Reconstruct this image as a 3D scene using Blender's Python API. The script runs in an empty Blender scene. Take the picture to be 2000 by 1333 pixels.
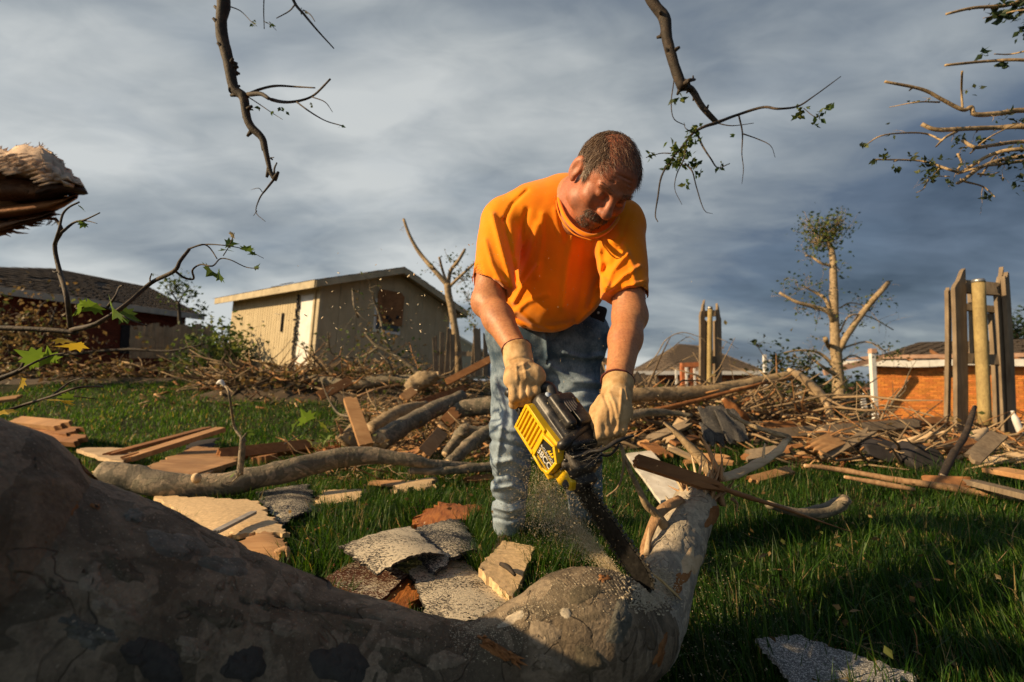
import bpy, math, random
import numpy as np
from mathutils import Vector, Matrix, noise as mnoise
random.seed(7); RNG = np.random.default_rng(11)
C = bpy.context.scene.collection
S = bpy.context.scene
# ---------------------------------------------------------------- camera, sun, sky, exposure
CAM_H = 0.72; PITCH = math.radians(4.5)
cam_d = bpy.data.cameras.new('camera'); cam = bpy.data.objects.new('camera', cam_d); C.objects.link(cam)
cam.location = (0, 0, CAM_H); cam.rotation_euler = (math.pi/2 + PITCH, 0, 0)
cam_d.lens = 18.0; cam_d.sensor_width = 36.0; cam_d.clip_start = 0.02; cam_d.clip_end = 2000
cam_d.dof.use_dof = True; cam_d.dof.focus_distance = 1.42; cam_d.dof.aperture_fstop = 3.2
S.camera = cam
SUN_AZ = math.radians(-104)     # from +Y towards +X: the sun stands low on the left, slightly behind the camera
SUN_EL = math.radians(26)
SUNV = Vector((math.sin(SUN_AZ)*math.cos(SUN_EL), math.cos(SUN_AZ)*math.cos(SUN_EL), math.sin(SUN_EL)))
sun_d = bpy.data.lights.new('sun', 'SUN'); sun = bpy.data.objects.new('sun', sun_d); C.objects.link(sun)
sun_d.energy = 5.0; sun_d.angle = math.radians(0.6); sun_d.color = (1.0, 0.72, 0.40)
sun.rotation_euler = SUNV.to_track_quat('Z', 'Y').to_euler()
S.view_settings.view_transform = 'Standard'; S.view_settings.look = 'None'
S.view_settings.exposure = 0.50; S.view_settings.gamma = 1.0; S.view_settings.use_curve_mapping = False
S.cycles.max_bounces = 6; S.cycles.diffuse_bounces = 3; S.cycles.glossy_bounces = 2
S.cycles.transparent_max_bounces = 6; S.cycles.transmission_bounces = 3
S.cycles.use_adaptive_sampling = True

class NT:
    """tiny node helper"""
    def __init__(s, tree): s.t = tree; s.t.nodes.clear()
    def n(s, kind, props=None, **ins):
        nd = s.t.nodes.new(kind)
        for k, v in (props or {}).items(): setattr(nd, k, v)
        for k, v in ins.items():
            key = int(k[1:]) if k[0] == 'i' and k[1:].isdigit() else k.replace('_', ' ')
            s.put(nd.inputs[key], v)
        return nd
    def put(s, sock, v):
        if isinstance(v, bpy.types.NodeSocket): s.t.links.new(v, sock)
        elif isinstance(v, bpy.types.Node): s.t.links.new(v.outputs[0], sock)
        else: sock.default_value = v
    def ramp(s, fac, stops, interp='LINEAR'):
        nd = s.t.nodes.new('ShaderNodeValToRGB'); r = nd.color_ramp; r.interpolation = interp
        while len(r.elements) < len(stops): r.elements.new(0.5)
        for e, (p, c) in zip(r.elements, stops):
            e.position = p; e.color = (*c, 1) if len(c) == 3 else c
        s.put(nd.inputs[0], fac); return nd.outputs[0]
    def mix(s, fac, a, b, mode='MIX'):
        nd = s.t.nodes.new('ShaderNodeMix'); nd.data_type = 'RGBA'; nd.blend_type = mode
        s.put(nd.inputs[0], fac); s.put(nd.inputs[6], c4(a)); s.put(nd.inputs[7], c4(b)); return nd.outputs[2]
    def math(s, op, a, b=0.0, clamp=False):
        nd = s.t.nodes.new('ShaderNodeMath'); nd.operation = op; nd.use_clamp = clamp
        s.put(nd.inputs[0], a); s.put(nd.inputs[1], b); return nd.outputs[0]
    def noise(s, vec, scale, detail=4, rough=0.55, dist=0.0):
        nd = s.n('ShaderNodeTexNoise', Scale=scale, Detail=detail, Roughness=rough, Distortion=dist)
        if vec is not None: s.put(nd.inputs['Vector'], vec)
        return nd.outputs[0]
    def mapping(s, vec, scale=(1,1,1), rot=(0,0,0), loc=(0,0,0)):
        nd = s.n('ShaderNodeMapping'); s.put(nd.inputs[0], vec)
        nd.inputs['Scale'].default_value = scale; nd.inputs['Rotation'].default_value = rot; nd.inputs['Location'].default_value = loc
        return nd.outputs[0]
def c4(v): return (*v, 1.0) if isinstance(v, tuple) and len(v) == 3 else v

W = bpy.data.worlds.new('World'); S.world = W; W.use_nodes = True
w = NT(W.node_tree)
tc = w.n('ShaderNodeTexCoord'); sep = w.n('ShaderNodeSeparateXYZ', i0=tc.outputs['Generated'])
sx, sy, sz = sep.outputs
zz = w.math('ADD', w.math('ABSOLUTE', sz), 0.30)
comb = w.n('ShaderNodeCombineXYZ', i0=w.math('DIVIDE', sx, zz), i1=w.math('DIVIDE', sy, zz), i2=w.math('MULTIPLY', sz, 1.2))
m1 = w.mapping(comb.outputs[0], scale=(0.8, 1.0, 1.3), rot=(0.1, 0.3, 0.7), loc=(0.4, 0.2, 0))
n1 = w.noise(m1, 0.85, 4, 0.42, 0.5)
m2 = w.mapping(comb.outputs[0], scale=(0.75, 1.25, 1.5), rot=(0.2, 0.25, 0.5), loc=(3.1, 1.7, 0))
n2 = w.noise(m2, 1.6, 6, 0.5, 0.3)
n3 = w.noise(m2, 6.5, 4, 0.55, 0.6)
cl = w.math('ADD', w.math('ADD', w.math('MULTIPLY', n1, 1.05), w.math('MULTIPLY', n2, 0.62)), w.math('MULTIPLY', w.math('SUBTRACT', n3, 0.5), 0.18))
# the storm deck is darkest overhead and thins towards the sun's side: smooth terms all round the sky
side = w.math('MULTIPLY', sx, -0.28)
low = w.math('MULTIPLY', w.math('SUBTRACT', 0.28, w.math('ABSOLUTE', sz)), 0.42)
val = w.math('ADD', w.math('ADD', cl, side), w.math('ADD', low, -0.285))
ccol = w.ramp(val, [(0.28, (0.050, 0.076, 0.118)), (0.42, (0.130, 0.175, 0.245)), (0.52, (0.265, 0.310, 0.355)),
                    (0.62, (0.44, 0.485, 0.51)), (0.76, (0.74, 0.77, 0.76))])
sky = w.n('ShaderNodeTexSky', {'sky_type': 'NISHITA', 'sun_disc': False, 'sun_elevation': SUN_EL, 'sun_rotation': SUN_AZ})
blue = w.ramp(w.noise(m2, 3.0, 3), [(0.5, (0, 0, 0)), (0.8, (1, 1, 1))])
cscaled = w.n('ShaderNodeVectorMath', {'operation': 'SCALE'}, i0=ccol); cscaled.inputs['Scale'].default_value = 5.9
skym = w.mix(w.math('SUBTRACT', 0.93, w.math('MULTIPLY', blue, 0.10)), sky.outputs[0], cscaled.outputs[0])
bg = w.n('ShaderNodeBackground', Color=skym, Strength=0.10)
w.n('ShaderNodeOutputWorld', Surface=bg.outputs[0])

# ---------------------------------------------------------------- geometry of the photograph's camera (for measuring positions)
FPX = 1000.0
_F = Vector((0, math.cos(PITCH), math.sin(PITCH))); _U = Vector((0, -math.sin(PITCH), math.cos(PITCH)))
def ray(px, py):
    return Vector((1, 0, 0))*((px-1000)/FPX) + _U*((666.5-py)/FPX) + _F
def P(px, py, d):
    r = ray(px, py); t = d/r.y
    return Vector((0, 0, CAM_H)) + r*t
def ss(x, a, b):
    t = min(1, max(0, (x-a)/(b-a))); return t*t*(3-2*t)
def ssn(x, a, b):
    t = np.clip((x-a)/(b-a), 0, 1); return t*t*(3-2*t)
def gzn(x, y):
    x = np.asarray(x, float); y = np.asarray(y, float)
    z = 0.80*ssn(y, 5.0, 11.8)*ssn(-x, -1.2, 3.6) - 1.12*ssn(y, 6.5, 15)*ssn(x, 1.2, 8.5)
    z = z - 0.6*ssn(y, 20, 45)*ssn(x, -3, 3)
    z = z + 0.018*np.sin(x*2.1+1.0)*np.cos(y*1.7) + 0.012*np.sin(x*4.7+y*3.1)
    return z
def gz(x, y):
    z = 0.80*ss(y, 5.0, 11.8)*ss(-x, -1.2, 3.6) - 1.12*ss(y, 6.5, 15)*ss(x, 1.2, 8.5) - 0.6*ss(y, 20, 45)*ss(x, -3, 3)
    return z + 0.018*math.sin(x*2.1+1.0)*math.cos(y*1.7) + 0.012*math.sin(x*4.7+y*3.1)
def G(px, py, h=0.0, tmax=60.0):
    r = ray(px, py); t = 0.3; o = Vector((0, 0, CAM_H)); pt = t
    while t < tmax:
        p = o + r*t
        if p.z <= gz(p.x, p.y) + h: break
        pt = t; t *= 1.02
    a, b = pt, t
    for _ in range(20):
        m = (a+b)/2; p = o+r*m
        if p.z <= gz(p.x, p.y)+h: b = m
        else: a = m
    return o + r*b

# ---------------------------------------------------------------- objects
def tag(o, label=None, cat=None, group=None, kind=None):
    if label: o['label'] = label
    if cat: o['category'] = cat
    if group: o['group'] = group
    if kind: o['kind'] = kind
    return o
def thing(name, label, cat, loc, group=None):
    o = bpy.data.objects.new(name, None); C.objects.link(o); o.location = Vector(loc); o.empty_display_size = 0.1
    return tag(o, label, cat, group)
def worldloc(o):
    v = Vector((0, 0, 0))
    while o is not None: v = v + Vector(o.location); o = o.parent
    return v
class M:
    def __init__(s): s.v = []; s.f = []; s.mi = []; s.cur = 0; s.c = []; s.col = None; s.n = 0
    def add(s, v, f):
        b = s.n; v = np.asarray(v, float).reshape(-1, 3); s.v.append(v); s.n += len(v)
        s.f += [tuple(i+b for i in q) for q in f]; s.mi += [s.cur]*len(f)
        if s.col is not None: s.c.append(np.tile(np.array([*s.col, 1.0]), (len(v), 1)))
        return s
    def box(s, c, size, rot=None, taper=1.0):
        x, y, z = [k/2 for k in size]
        v = [(-x,-y,-z),(x,-y,-z),(x,y,-z),(-x,y,-z),(-x*taper,-y*taper,z),(x*taper,-y*taper,z),(x*taper,y*taper,z),(-x*taper,y*taper,z)]
        R = rot if rot is not None else Matrix.Identity(3)
        v = [R @ Vector(p) + Vector(c) for p in v]
        return s.add(v, [(0,3,2,1),(4,5,6,7),(0,1,5,4),(1,2,6,5),(2,3,7,6),(3,0,4,7)])
    def tube(s, pts, rad, n=8, res=1, bump=0.0, seed=0, cap=True, flat=1.0, freq=6.0):
        v, f = tube_np(pts, rad, n, res, bump, seed, cap, flat, freq); return s.add(v, f)
    def prism(s, poly, off):
        """poly: list of Vector (planar-ish), off: Vector extrusion"""
        k = len(poly); v = [Vector(p) for p in poly] + [Vector(p)+Vector(off) for p in poly]
        return s.add(v, [tuple(range(k))[::-1], tuple(range(k, 2*k))] + [(i, (i+1) % k, k+(i+1) % k, k+i) for i in range(k)])
def catmull(pts, res):
    pts = np.asarray(pts, float)
    if res <= 1 or len(pts) < 3: return pts
    p = np.vstack([2*pts[0]-pts[1], pts, 2*pts[-1]-pts[-2]]); out = []
    for i in range(1, len(p)-2):
        for k in range(res):
            t = k/res; a, b, c, d = p[i-1], p[i], p[i+1], p[i+2]
            out.append(0.5*((2*b)+(-a+c)*t+(2*a-5*b+4*c-d)*t*t+(-a+3*b-3*c+d)*t**3))
    out.append(p[-2]); return np.array(out)
def tube_np(pts, rad, n=8, res=1, bump=0.0, seed=0, cap=True, flat=1.0, freq=6.0):
    pts = np.array([list(p) for p in pts], float); rad = np.array(rad if hasattr(rad, '__len__') else [rad]*len(pts), float)
    q = catmull(np.hstack([pts, rad[:, None]]), res); pts = q[:, :3]; rad = np.maximum(q[:, 3], 1e-4)
    k = len(pts); T = np.gradient(pts, axis=0); T /= np.linalg.norm(T, axis=1)[:, None]+1e-9
    up = np.array([0, 0, 1.0]) if abs(T[0][2]) < 0.9 else np.array([1.0, 0, 0])
    u = np.cross(up, T[0]); u /= np.linalg.norm(u); U = []
    for i in range(k):
        u = u - T[i]*np.dot(u, T[i]); u /= np.linalg.norm(u)+1e-9; U.append(u.copy())
    U = np.array(U); V = np.cross(T, U)
    a = np.linspace(0, 2*np.pi, n, endpoint=False); ca, sa = np.cos(a), np.sin(a)
    off = U[:, None, :]*ca[None, :, None] + V[:, None, :]*sa[None, :, None]*flat
    r = rad[:, None]*np.ones((1, n))
    P3 = pts[:, None, :] + off*r[..., None]
    if bump:
        nn = vnoise(P3.reshape(-1, 3)*freq, seed).reshape(k, n)-0.5
        n2 = vnoise(P3.reshape(-1, 3)*freq*3.1, seed+5).reshape(k, n)-0.5
        P3 = P3 + off*((nn+n2*0.45)*2*bump*r)[..., None]
    v = P3.reshape(-1, 3)
    i = np.arange(k-1)[:, None]*n; j = np.arange(n)[None, :]; j2 = (j+1) % n
    f = np.stack([i+j, i+j2, i+n+j2, i+n+j], -1).reshape(-1, 4).tolist()
    f = [tuple(x) for x in f]
    if cap:
        v = np.vstack([v, pts[0], pts[-1]]); c0 = k*n; c1 = k*n+1
        f += [(c0, (j+1) % n, j) for j in range(n)] + [(c1, (k-1)*n+j, (k-1)*n+(j+1) % n) for j in range(n)]
    return v, f
def _hash(ix, iy, iz, seed):
    h = (ix*374761393 + iy*668265263 + iz*2147483647 + seed*974711) & 0xffffffff
    h = ((h ^ (h >> 13))*1274126177) & 0xffffffff
    return ((h ^ (h >> 16)) & 0xffff)/65535.0
def vnoise(p, seed=0):
    p = np.asarray(p, float); fl = np.floor(p); t = p-fl; t = t*t*(3-2*t); i = fl.astype(np.int64)
    x, y, z = i[:, 0], i[:, 1], i[:, 2]; out = 0
    for dx in (0, 1):
        for dy in (0, 1):
            for dz in (0, 1):
                wgt = (t[:, 0] if dx else 1-t[:, 0])*(t[:, 1] if dy else 1-t[:, 1])*(t[:, 2] if dz else 1-t[:, 2])
                out = out + wgt*_hash(x+dx, y+dy, z+dz, seed)
    return out
def mk(name, m, mats, parent=None, smooth=True, bevel=0.0, angle=None):
    """link mesh; world coordinates in, origin at the parent's place (or at the piece's own base)"""
    v = np.vstack(m.v) if isinstance(m, M) else np.asarray(m[0], float)
    f = m.f if isinstance(m, M) else m[1]
    if parent is not None: org = worldloc(parent); loc = Vector((0, 0, 0))
    else:
        lo, hi = v.min(0), v.max(0); org = Vector(((lo[0]+hi[0])/2, (lo[1]+hi[1])/2, lo[2])); loc = org
    me = bpy.data.meshes.new(name)
    vv = v - np.array(org)
    if isinstance(f, np.ndarray):
        me.vertices.add(len(vv)); me.vertices.foreach_set('co', vv.astype(np.float32).ravel())
        k = f.shape[1]; me.loops.add(f.size); me.loops.foreach_set('vertex_index', f.astype(np.int32).ravel())
        me.polygons.add(len(f)); me.polygons.foreach_set('loop_start', np.arange(0, f.size, k, dtype=np.int32))
        me.update(calc_edges=True)
    else: me.from_pydata(vv.tolist(), [], f)
    if not isinstance(mats, (list, tuple)): mats = [mats]
    for mm in mats: me.materials.append(mm)
    if isinstance(m, M) and len(mats) > 1: me.polygons.foreach_set('material_index', m.mi)
    if isinstance(m, M) and m.c:
        a = me.color_attributes.new('Col', 'FLOAT_COLOR', 'POINT'); a.data.foreach_set('color', np.vstack(m.c).ravel())
    me.polygons.foreach_set('use_smooth', [bool(smooth)]*len(me.polygons))
    me.update()
    o = bpy.data.objects.new(name, me); C.objects.link(o); o.location = loc; o.parent = parent
    if bevel: b = o.modifiers.new('bevel', 'BEVEL'); b.width = bevel; b.segments = 2; b.limit_method = 'ANGLE'; b.angle_limit = 0.6
    if smooth and angle: me.set_sharp_from_angle(angle=angle)
    return o
def col_attr(me, arr):
    a = me.color_attributes.new('Col', 'FLOAT_COLOR', 'POINT'); a.data.foreach_set('color', np.asarray(arr, np.float32).ravel())

# ---------------------------------------------------------------- materials
def new_mat(name):
    m = bpy.data.materials.new(name); m.use_nodes = True; t = NT(m.node_tree)
    tcn = t.n('ShaderNodeTexCoord'); return m, t, tcn.outputs['Object']
def finish(m, t, col, rough=0.7, bump=None, bs=0.3, bd=0.01, spec=0.4, **kw):
    b = t.n('ShaderNodeBsdfPrincipled'); t.put(b.inputs['Base Color'], c4(col)); t.put(b.inputs['Roughness'], rough)
    t.put(b.inputs['Specular IOR Level'], spec)
    for k, v in kw.items(): t.put(b.inputs[k.replace('_', ' ')], v)
    if bump is not None:
        bn = t.n('ShaderNodeBump', Strength=bs, Distance=bd, Height=bump); t.put(b.inputs['Normal'], bn.outputs[0])
    t.n('ShaderNodeOutputMaterial', Surface=b.outputs[0]); return m
def m_plain(name, col, rough=0.6, var=0.15, scale=20, bs=0.15, spec=0.4, **kw):
    m, t, o = new_mat(name); n = t.noise(o, scale, 5)
    c = t.ramp(n, [(0.3, tuple(k*(1-var) for k in col)), (0.7, tuple(min(1, k*(1+var)) for k in col))])
    return finish(m, t, c, rough, n, bs, 0.004, spec, **kw)
def m_wood(name, a, b, scale=14, rough=0.75, grain=(1, 1, 1), bs=0.5, dirt=None):
    """grain runs along the board's longest way: stretched noise in object space, per-board rotation given by grain"""
    m, t, o = new_mat(name)
    g = t.mapping(o, scale=grain); n = t.noise(g, scale, 6, 0.62, 0.6); n2 = t.noise(o, 3.5, 4)
    c = t.ramp(n, [(0.28, a), (0.5, tuple((x+y)/2 for x, y in zip(a, b))), (0.72, b)])
    c = t.mix(t.ramp(n2, [(0.35, (0, 0, 0)), (0.75, (0.6, 0.6, 0.6))]), c, dirt or tuple(x*0.45 for x in a))
    return finish(m, t, c, rough, n, bs, 0.006, 0.25)
def m_bark(name, pal, scale=5.0, bs=0.6, fine=60, dust=0.0, lines=1.0):
    """sycamore bark: jigsaw plates of several greys and tans with thin raised rims"""
    m, t, o = new_mat(name)
    nf = t.noise(o, fine, 6, 0.65); nm = t.noise(o, scale*2.6, 6, 0.62, 0.3); na = t.noise(o, scale*0.9, 3, 0.45, 0.9); k = len(pal)
    c = t.ramp(na, [(0.30+0.42*i/k, p) for i, p in enumerate(pal)], 'CONSTANT')
    nb_ = t.noise(t.mapping(o, loc=(3, 7, 1)), scale*1.7, 3, 0.5, 1.2)
    c = t.mix(t.ramp(nb_, [(0.0, (0, 0, 0)), (0.575, (0, 0, 0)), (0.585, (0.75, 0.75, 0.75))]), c, pal[(k+1)//2])
    c = t.mix(t.ramp(nf, [(0.35, (0.65, 0.65, 0.65)), (0.62, (0, 0, 0))]), c, tuple(x*0.42 for x in pal[0]))
    c = t.mix(t.ramp(nm, [(0.48, (0, 0, 0)), (0.72, (0.6, 0.6, 0.6))]), c, tuple(min(1, x*1.25) for x in pal[-2]))
    edge = t.ramp(nb_, [(0.565, (0, 0, 0)), (0.580, (1, 1, 1)), (0.60, (0, 0, 0))])
    c = t.mix(t.math('MULTIPLY', edge, 0.5*lines), c, tuple(x*0.35 for x in pal[0]))
    if dust:
        nd = t.noise(o, 260, 2, 0.5); geo = t.n('ShaderNodeNewGeometry'); upz = t.n('ShaderNodeSeparateXYZ', i0=geo.outputs['Normal']).outputs[2]
        dm = t.math('MULTIPLY', t.ramp(nd, [(0.655, (0, 0, 0)), (0.70, (1, 1, 1))]), t.ramp(upz, [(0.25, (0, 0, 0)), (0.8, (dust,)*3)]))
        c = t.mix(dm, c, (0.62, 0.52, 0.36))
    h = t.math('ADD', t.math('MULTIPLY', nf, 0.60), t.math('ADD', t.math('MULTIPLY', t.ramp(nb_, [(0.57, (0, 0, 0)), (0.59, (1, 1, 1))]), 0.30), t.math('MULTIPLY', nm, 0.30)))
    h = t.math('SUBTRACT', h, t.math('MULTIPLY', edge, 0.35))
    return finish(m, t, c, 0.72, h, bs, 0.012, 0.35)
def m_attr(name, rough=0.7, var=0.25, scale=40, bs=0.2, trans=0.0, spec=0.3):
    m, t, o = new_mat(name); a = t.n('ShaderNodeVertexColor'); a.layer_name = 'Col'; n = t.noise(o, scale, 4)
    c = t.mix(t.ramp(n, [(0.3, (0, 0, 0)), (0.7, (var*2,)*3)]), a.outputs[0], (0.02, 0.015, 0.01))
    b = t.n('ShaderNodeBsdfPrincipled', Base_Color=c, Roughness=rough); b.inputs['Specular IOR Level'].default_value = spec
    bn = t.n('ShaderNodeBump', Strength=bs, Distance=0.004, Height=n); t.put(b.inputs['Normal'], bn.outputs[0])
    out = b.outputs[0]
    if trans:
        tr = t.n('ShaderNodeBsdfTranslucent', Color=a.outputs[0]); mx = t.n('ShaderNodeMixShader', i0=trans, i1=b.outputs[0], i2=tr.outputs[0]); out = mx.outputs[0]
    t.n('ShaderNodeOutputMaterial', Surface=out); return m
def m_shingle(name, base, speck, dust=0.5, cut=0.5):
    """asphalt granules with pale sawdust lying in drifts on upward faces"""
    m, t, o = new_mat(name)
    vo = t.n('ShaderNodeTexVoronoi', Scale=420.0); t.put(vo.inputs['Vector'], o)
    g = t.ramp(t.n('ShaderNodeSeparateColor', i0=vo.outputs['Color']).outputs[0], [(0, tuple(k*0.5 for k in base)), (0.6, base), (0.9, speck)])
    flakes = t.noise(t.mapping(o, scale=(1, 1.5, 1), rot=(0, 0, 0.6)), 115, 3, 0.6, 0.8); drift = t.noise(o, 7, 4)
    fm = t.ramp(t.math('ADD', flakes, t.math('MULTIPLY', t.math('SUBTRACT', drift, 0.5), 0.45)), [(cut-0.03, (0, 0, 0)), (cut+0.04, (1, 1, 1))])
    geo = t.n('ShaderNodeNewGeometry'); upz = t.n('ShaderNodeSeparateXYZ', i0=geo.outputs['Normal']).outputs[2]
    fm = t.math('MULTIPLY', fm, t.ramp(upz, [(0.2, (0, 0, 0)), (0.6, (dust,)*3)]))
    c = t.mix(fm, g, (0.66, 0.58, 0.44))
    return finish(m, t, c, 0.9, t.math('ADD', vo.outputs[0], fm), 0.6, 0.003, 0.2)

GR = (1.2, 0.12, 1.2)
SYC = [(0.19, 0.145, 0.095), (0.12, 0.095, 0.062), (0.26, 0.20, 0.135), (0.16, 0.12, 0.078), (0.34, 0.265, 0.18), (0.10, 0.082, 0.052)]
MB = m_bark('sycamore_bark', SYC, 4.6, 0.95, 110, 0.55, 0.8)
MB_top = m_bark('pale_sycamore_bark', [(0.44, 0.38, 0.30), (0.32, 0.28, 0.22), (0.54, 0.45, 0.33), (0.38, 0.34, 0.27), (0.24, 0.20, 0.16)], 7, 0.7, 70, 0.9)
MB_log = m_bark('log_bark', [(0.20, 0.165, 0.12), (0.14, 0.12, 0.085), (0.32, 0.25, 0.17), (0.17, 0.15, 0.10), (0.44, 0.33, 0.22)], 8, 0.7, 60, 0.3)
MB_lit = m_bark('tan_bark', [(0.34, 0.24, 0.13), (0.26, 0.19, 0.11), (0.42, 0.31, 0.18), (0.22, 0.16, 0.09)], 6, 0.6, 40, 0)
MB_dark = m_bark('dark_twig_bark', [(0.055, 0.040, 0.030), (0.035, 0.027, 0.02), (0.085, 0.06, 0.04)], 12, 0.4, 60, 0)
M_torn = m_wood('torn_wood', (0.30, 0.16, 0.075), (0.62, 0.40, 0.22), 26, 0.8, (1.5, 1.5, 0.35), 0.9)
M_pale = m_wood('fresh_pale_wood', (0.50, 0.34, 0.19), (0.78, 0.60, 0.38), 22, 0.75, (0.35, 1.4, 1.4), 0.7)
M_inner = m_wood('orange_inner_bark', (0.16, 0.055, 0.018), (0.42, 0.18, 0.06), 20, 0.8, (1, 1, 1), 0.9)
M_board = m_wood('pine_board', (0.36, 0.18, 0.075), (0.60, 0.36, 0.17), 20, 0.7, (0.15, 1.3, 1.3), 0.4)
M_board2 = m_wood('brown_board', (0.22, 0.095, 0.035), (0.42, 0.20, 0.08), 22, 0.7, (0.2, 1.4, 1.4), 0.5)
M_cedar = m_wood('reddish_splintered_wood', (0.20, 0.055, 0.012), (0.52, 0.20, 0.05), 34, 0.6, (1.6, 0.3, 1.6), 1.0)
M_greyw = m_wood('weathered_wood', (0.17, 0.125, 0.085), (0.32, 0.25, 0.17), 24, 0.85, (1.5, 1.5, 0.12), 0.7)
M_osb = m_plain('sheathing_board', (0.62, 0.45, 0.26), 0.85, 0.22, 60, 0.5, 0.2)
M_white_board = m_wood('white_board', (0.55, 0.50, 0.42), (0.80, 0.76, 0.68), 16, 0.7, (1.4, 0.3, 1), 0.3)
M_shingle_dust = m_shingle('dusty_shingle', (0.05, 0.045, 0.04), (0.14, 0.13, 0.12), 1.0, 0.44)
M_shingle_half = m_shingle('half_dusty_shingle', (0.028, 0.03, 0.036), (0.10, 0.10, 0.11), 0.95, 0.55)
M_shake = m_shingle('dusty_brown_shake', (0.10, 0.035, 0.02), (0.17, 0.07, 0.04), 0.95, 0.54)
M_shingle = m_shingle('grey_shingle', (0.20, 0.20, 0.20), (0.55, 0.54, 0.52), 0.3, 0.60)
M_roof = m_shingle('roof_shingle', (0.075, 0.058, 0.045), (0.15, 0.12, 0.095), 0.0, 0.6)
M_felt = m_plain('roofing_felt', (0.035, 0.032, 0.034), 0.9, 0.3, 12, 0.5, 0.2)
M_leaf = m_attr('leaf', 0.5, 0.12, 30, 0.25, 0.45)
M_litter = m_attr('litter', 0.85, 0.2, 30, 0.3)
M_white = m_plain('white_paint', (0.72, 0.71, 0.68), 0.5, 0.12, 6, 0.1)
M_dirt = m_plain('dirt', (0.07, 0.05, 0.032), 0.95, 0.4, 5, 0.5)
# ================================================================ THE GROUND
def build_ground():
    xs = np.concatenate([-np.geomspace(500, 14, 14), np.linspace(-12, 12, 150), np.geomspace(14, 500, 14)])
    ys = np.concatenate([-np.geomspace(60, 2.2, 8), np.linspace(-2, 20, 150), np.geomspace(22, 900, 18)])
    X, Y = np.meshgrid(xs, ys); Z = gzn(X, Y)
    n, k = X.shape; i = np.arange(n-1)[:, None]*k + np.arange(k-1)[None, :]
    f = np.stack([i, i+1, i+k+1, i+k], -1).reshape(-1, 4)
    m, t, o = new_mat('soil_and_lawn')
    a = t.noise(o, 1.3, 5); b = t.noise(o, 28, 5)
    c = t.ramp(a, [(0.35, (0.022, 0.032, 0.010)), (0.55, (0.032, 0.040, 0.014)), (0.68, (0.065, 0.045, 0.025))])
    c = t.mix(t.ramp(b, [(0.4, (0, 0, 0)), (0.7, (0.8, 0.8, 0.8))]), c, (0.02, 0.016, 0.009))
    finish(m, t, c, 0.95, b, 0.8, 0.03, 0.1)
    v = np.stack([X, Y, Z], -1).reshape(-1, 3)
    o = mk('ground', (v, f), m, None, True); tag(o, kind='structure'); return o
build_ground()

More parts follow.
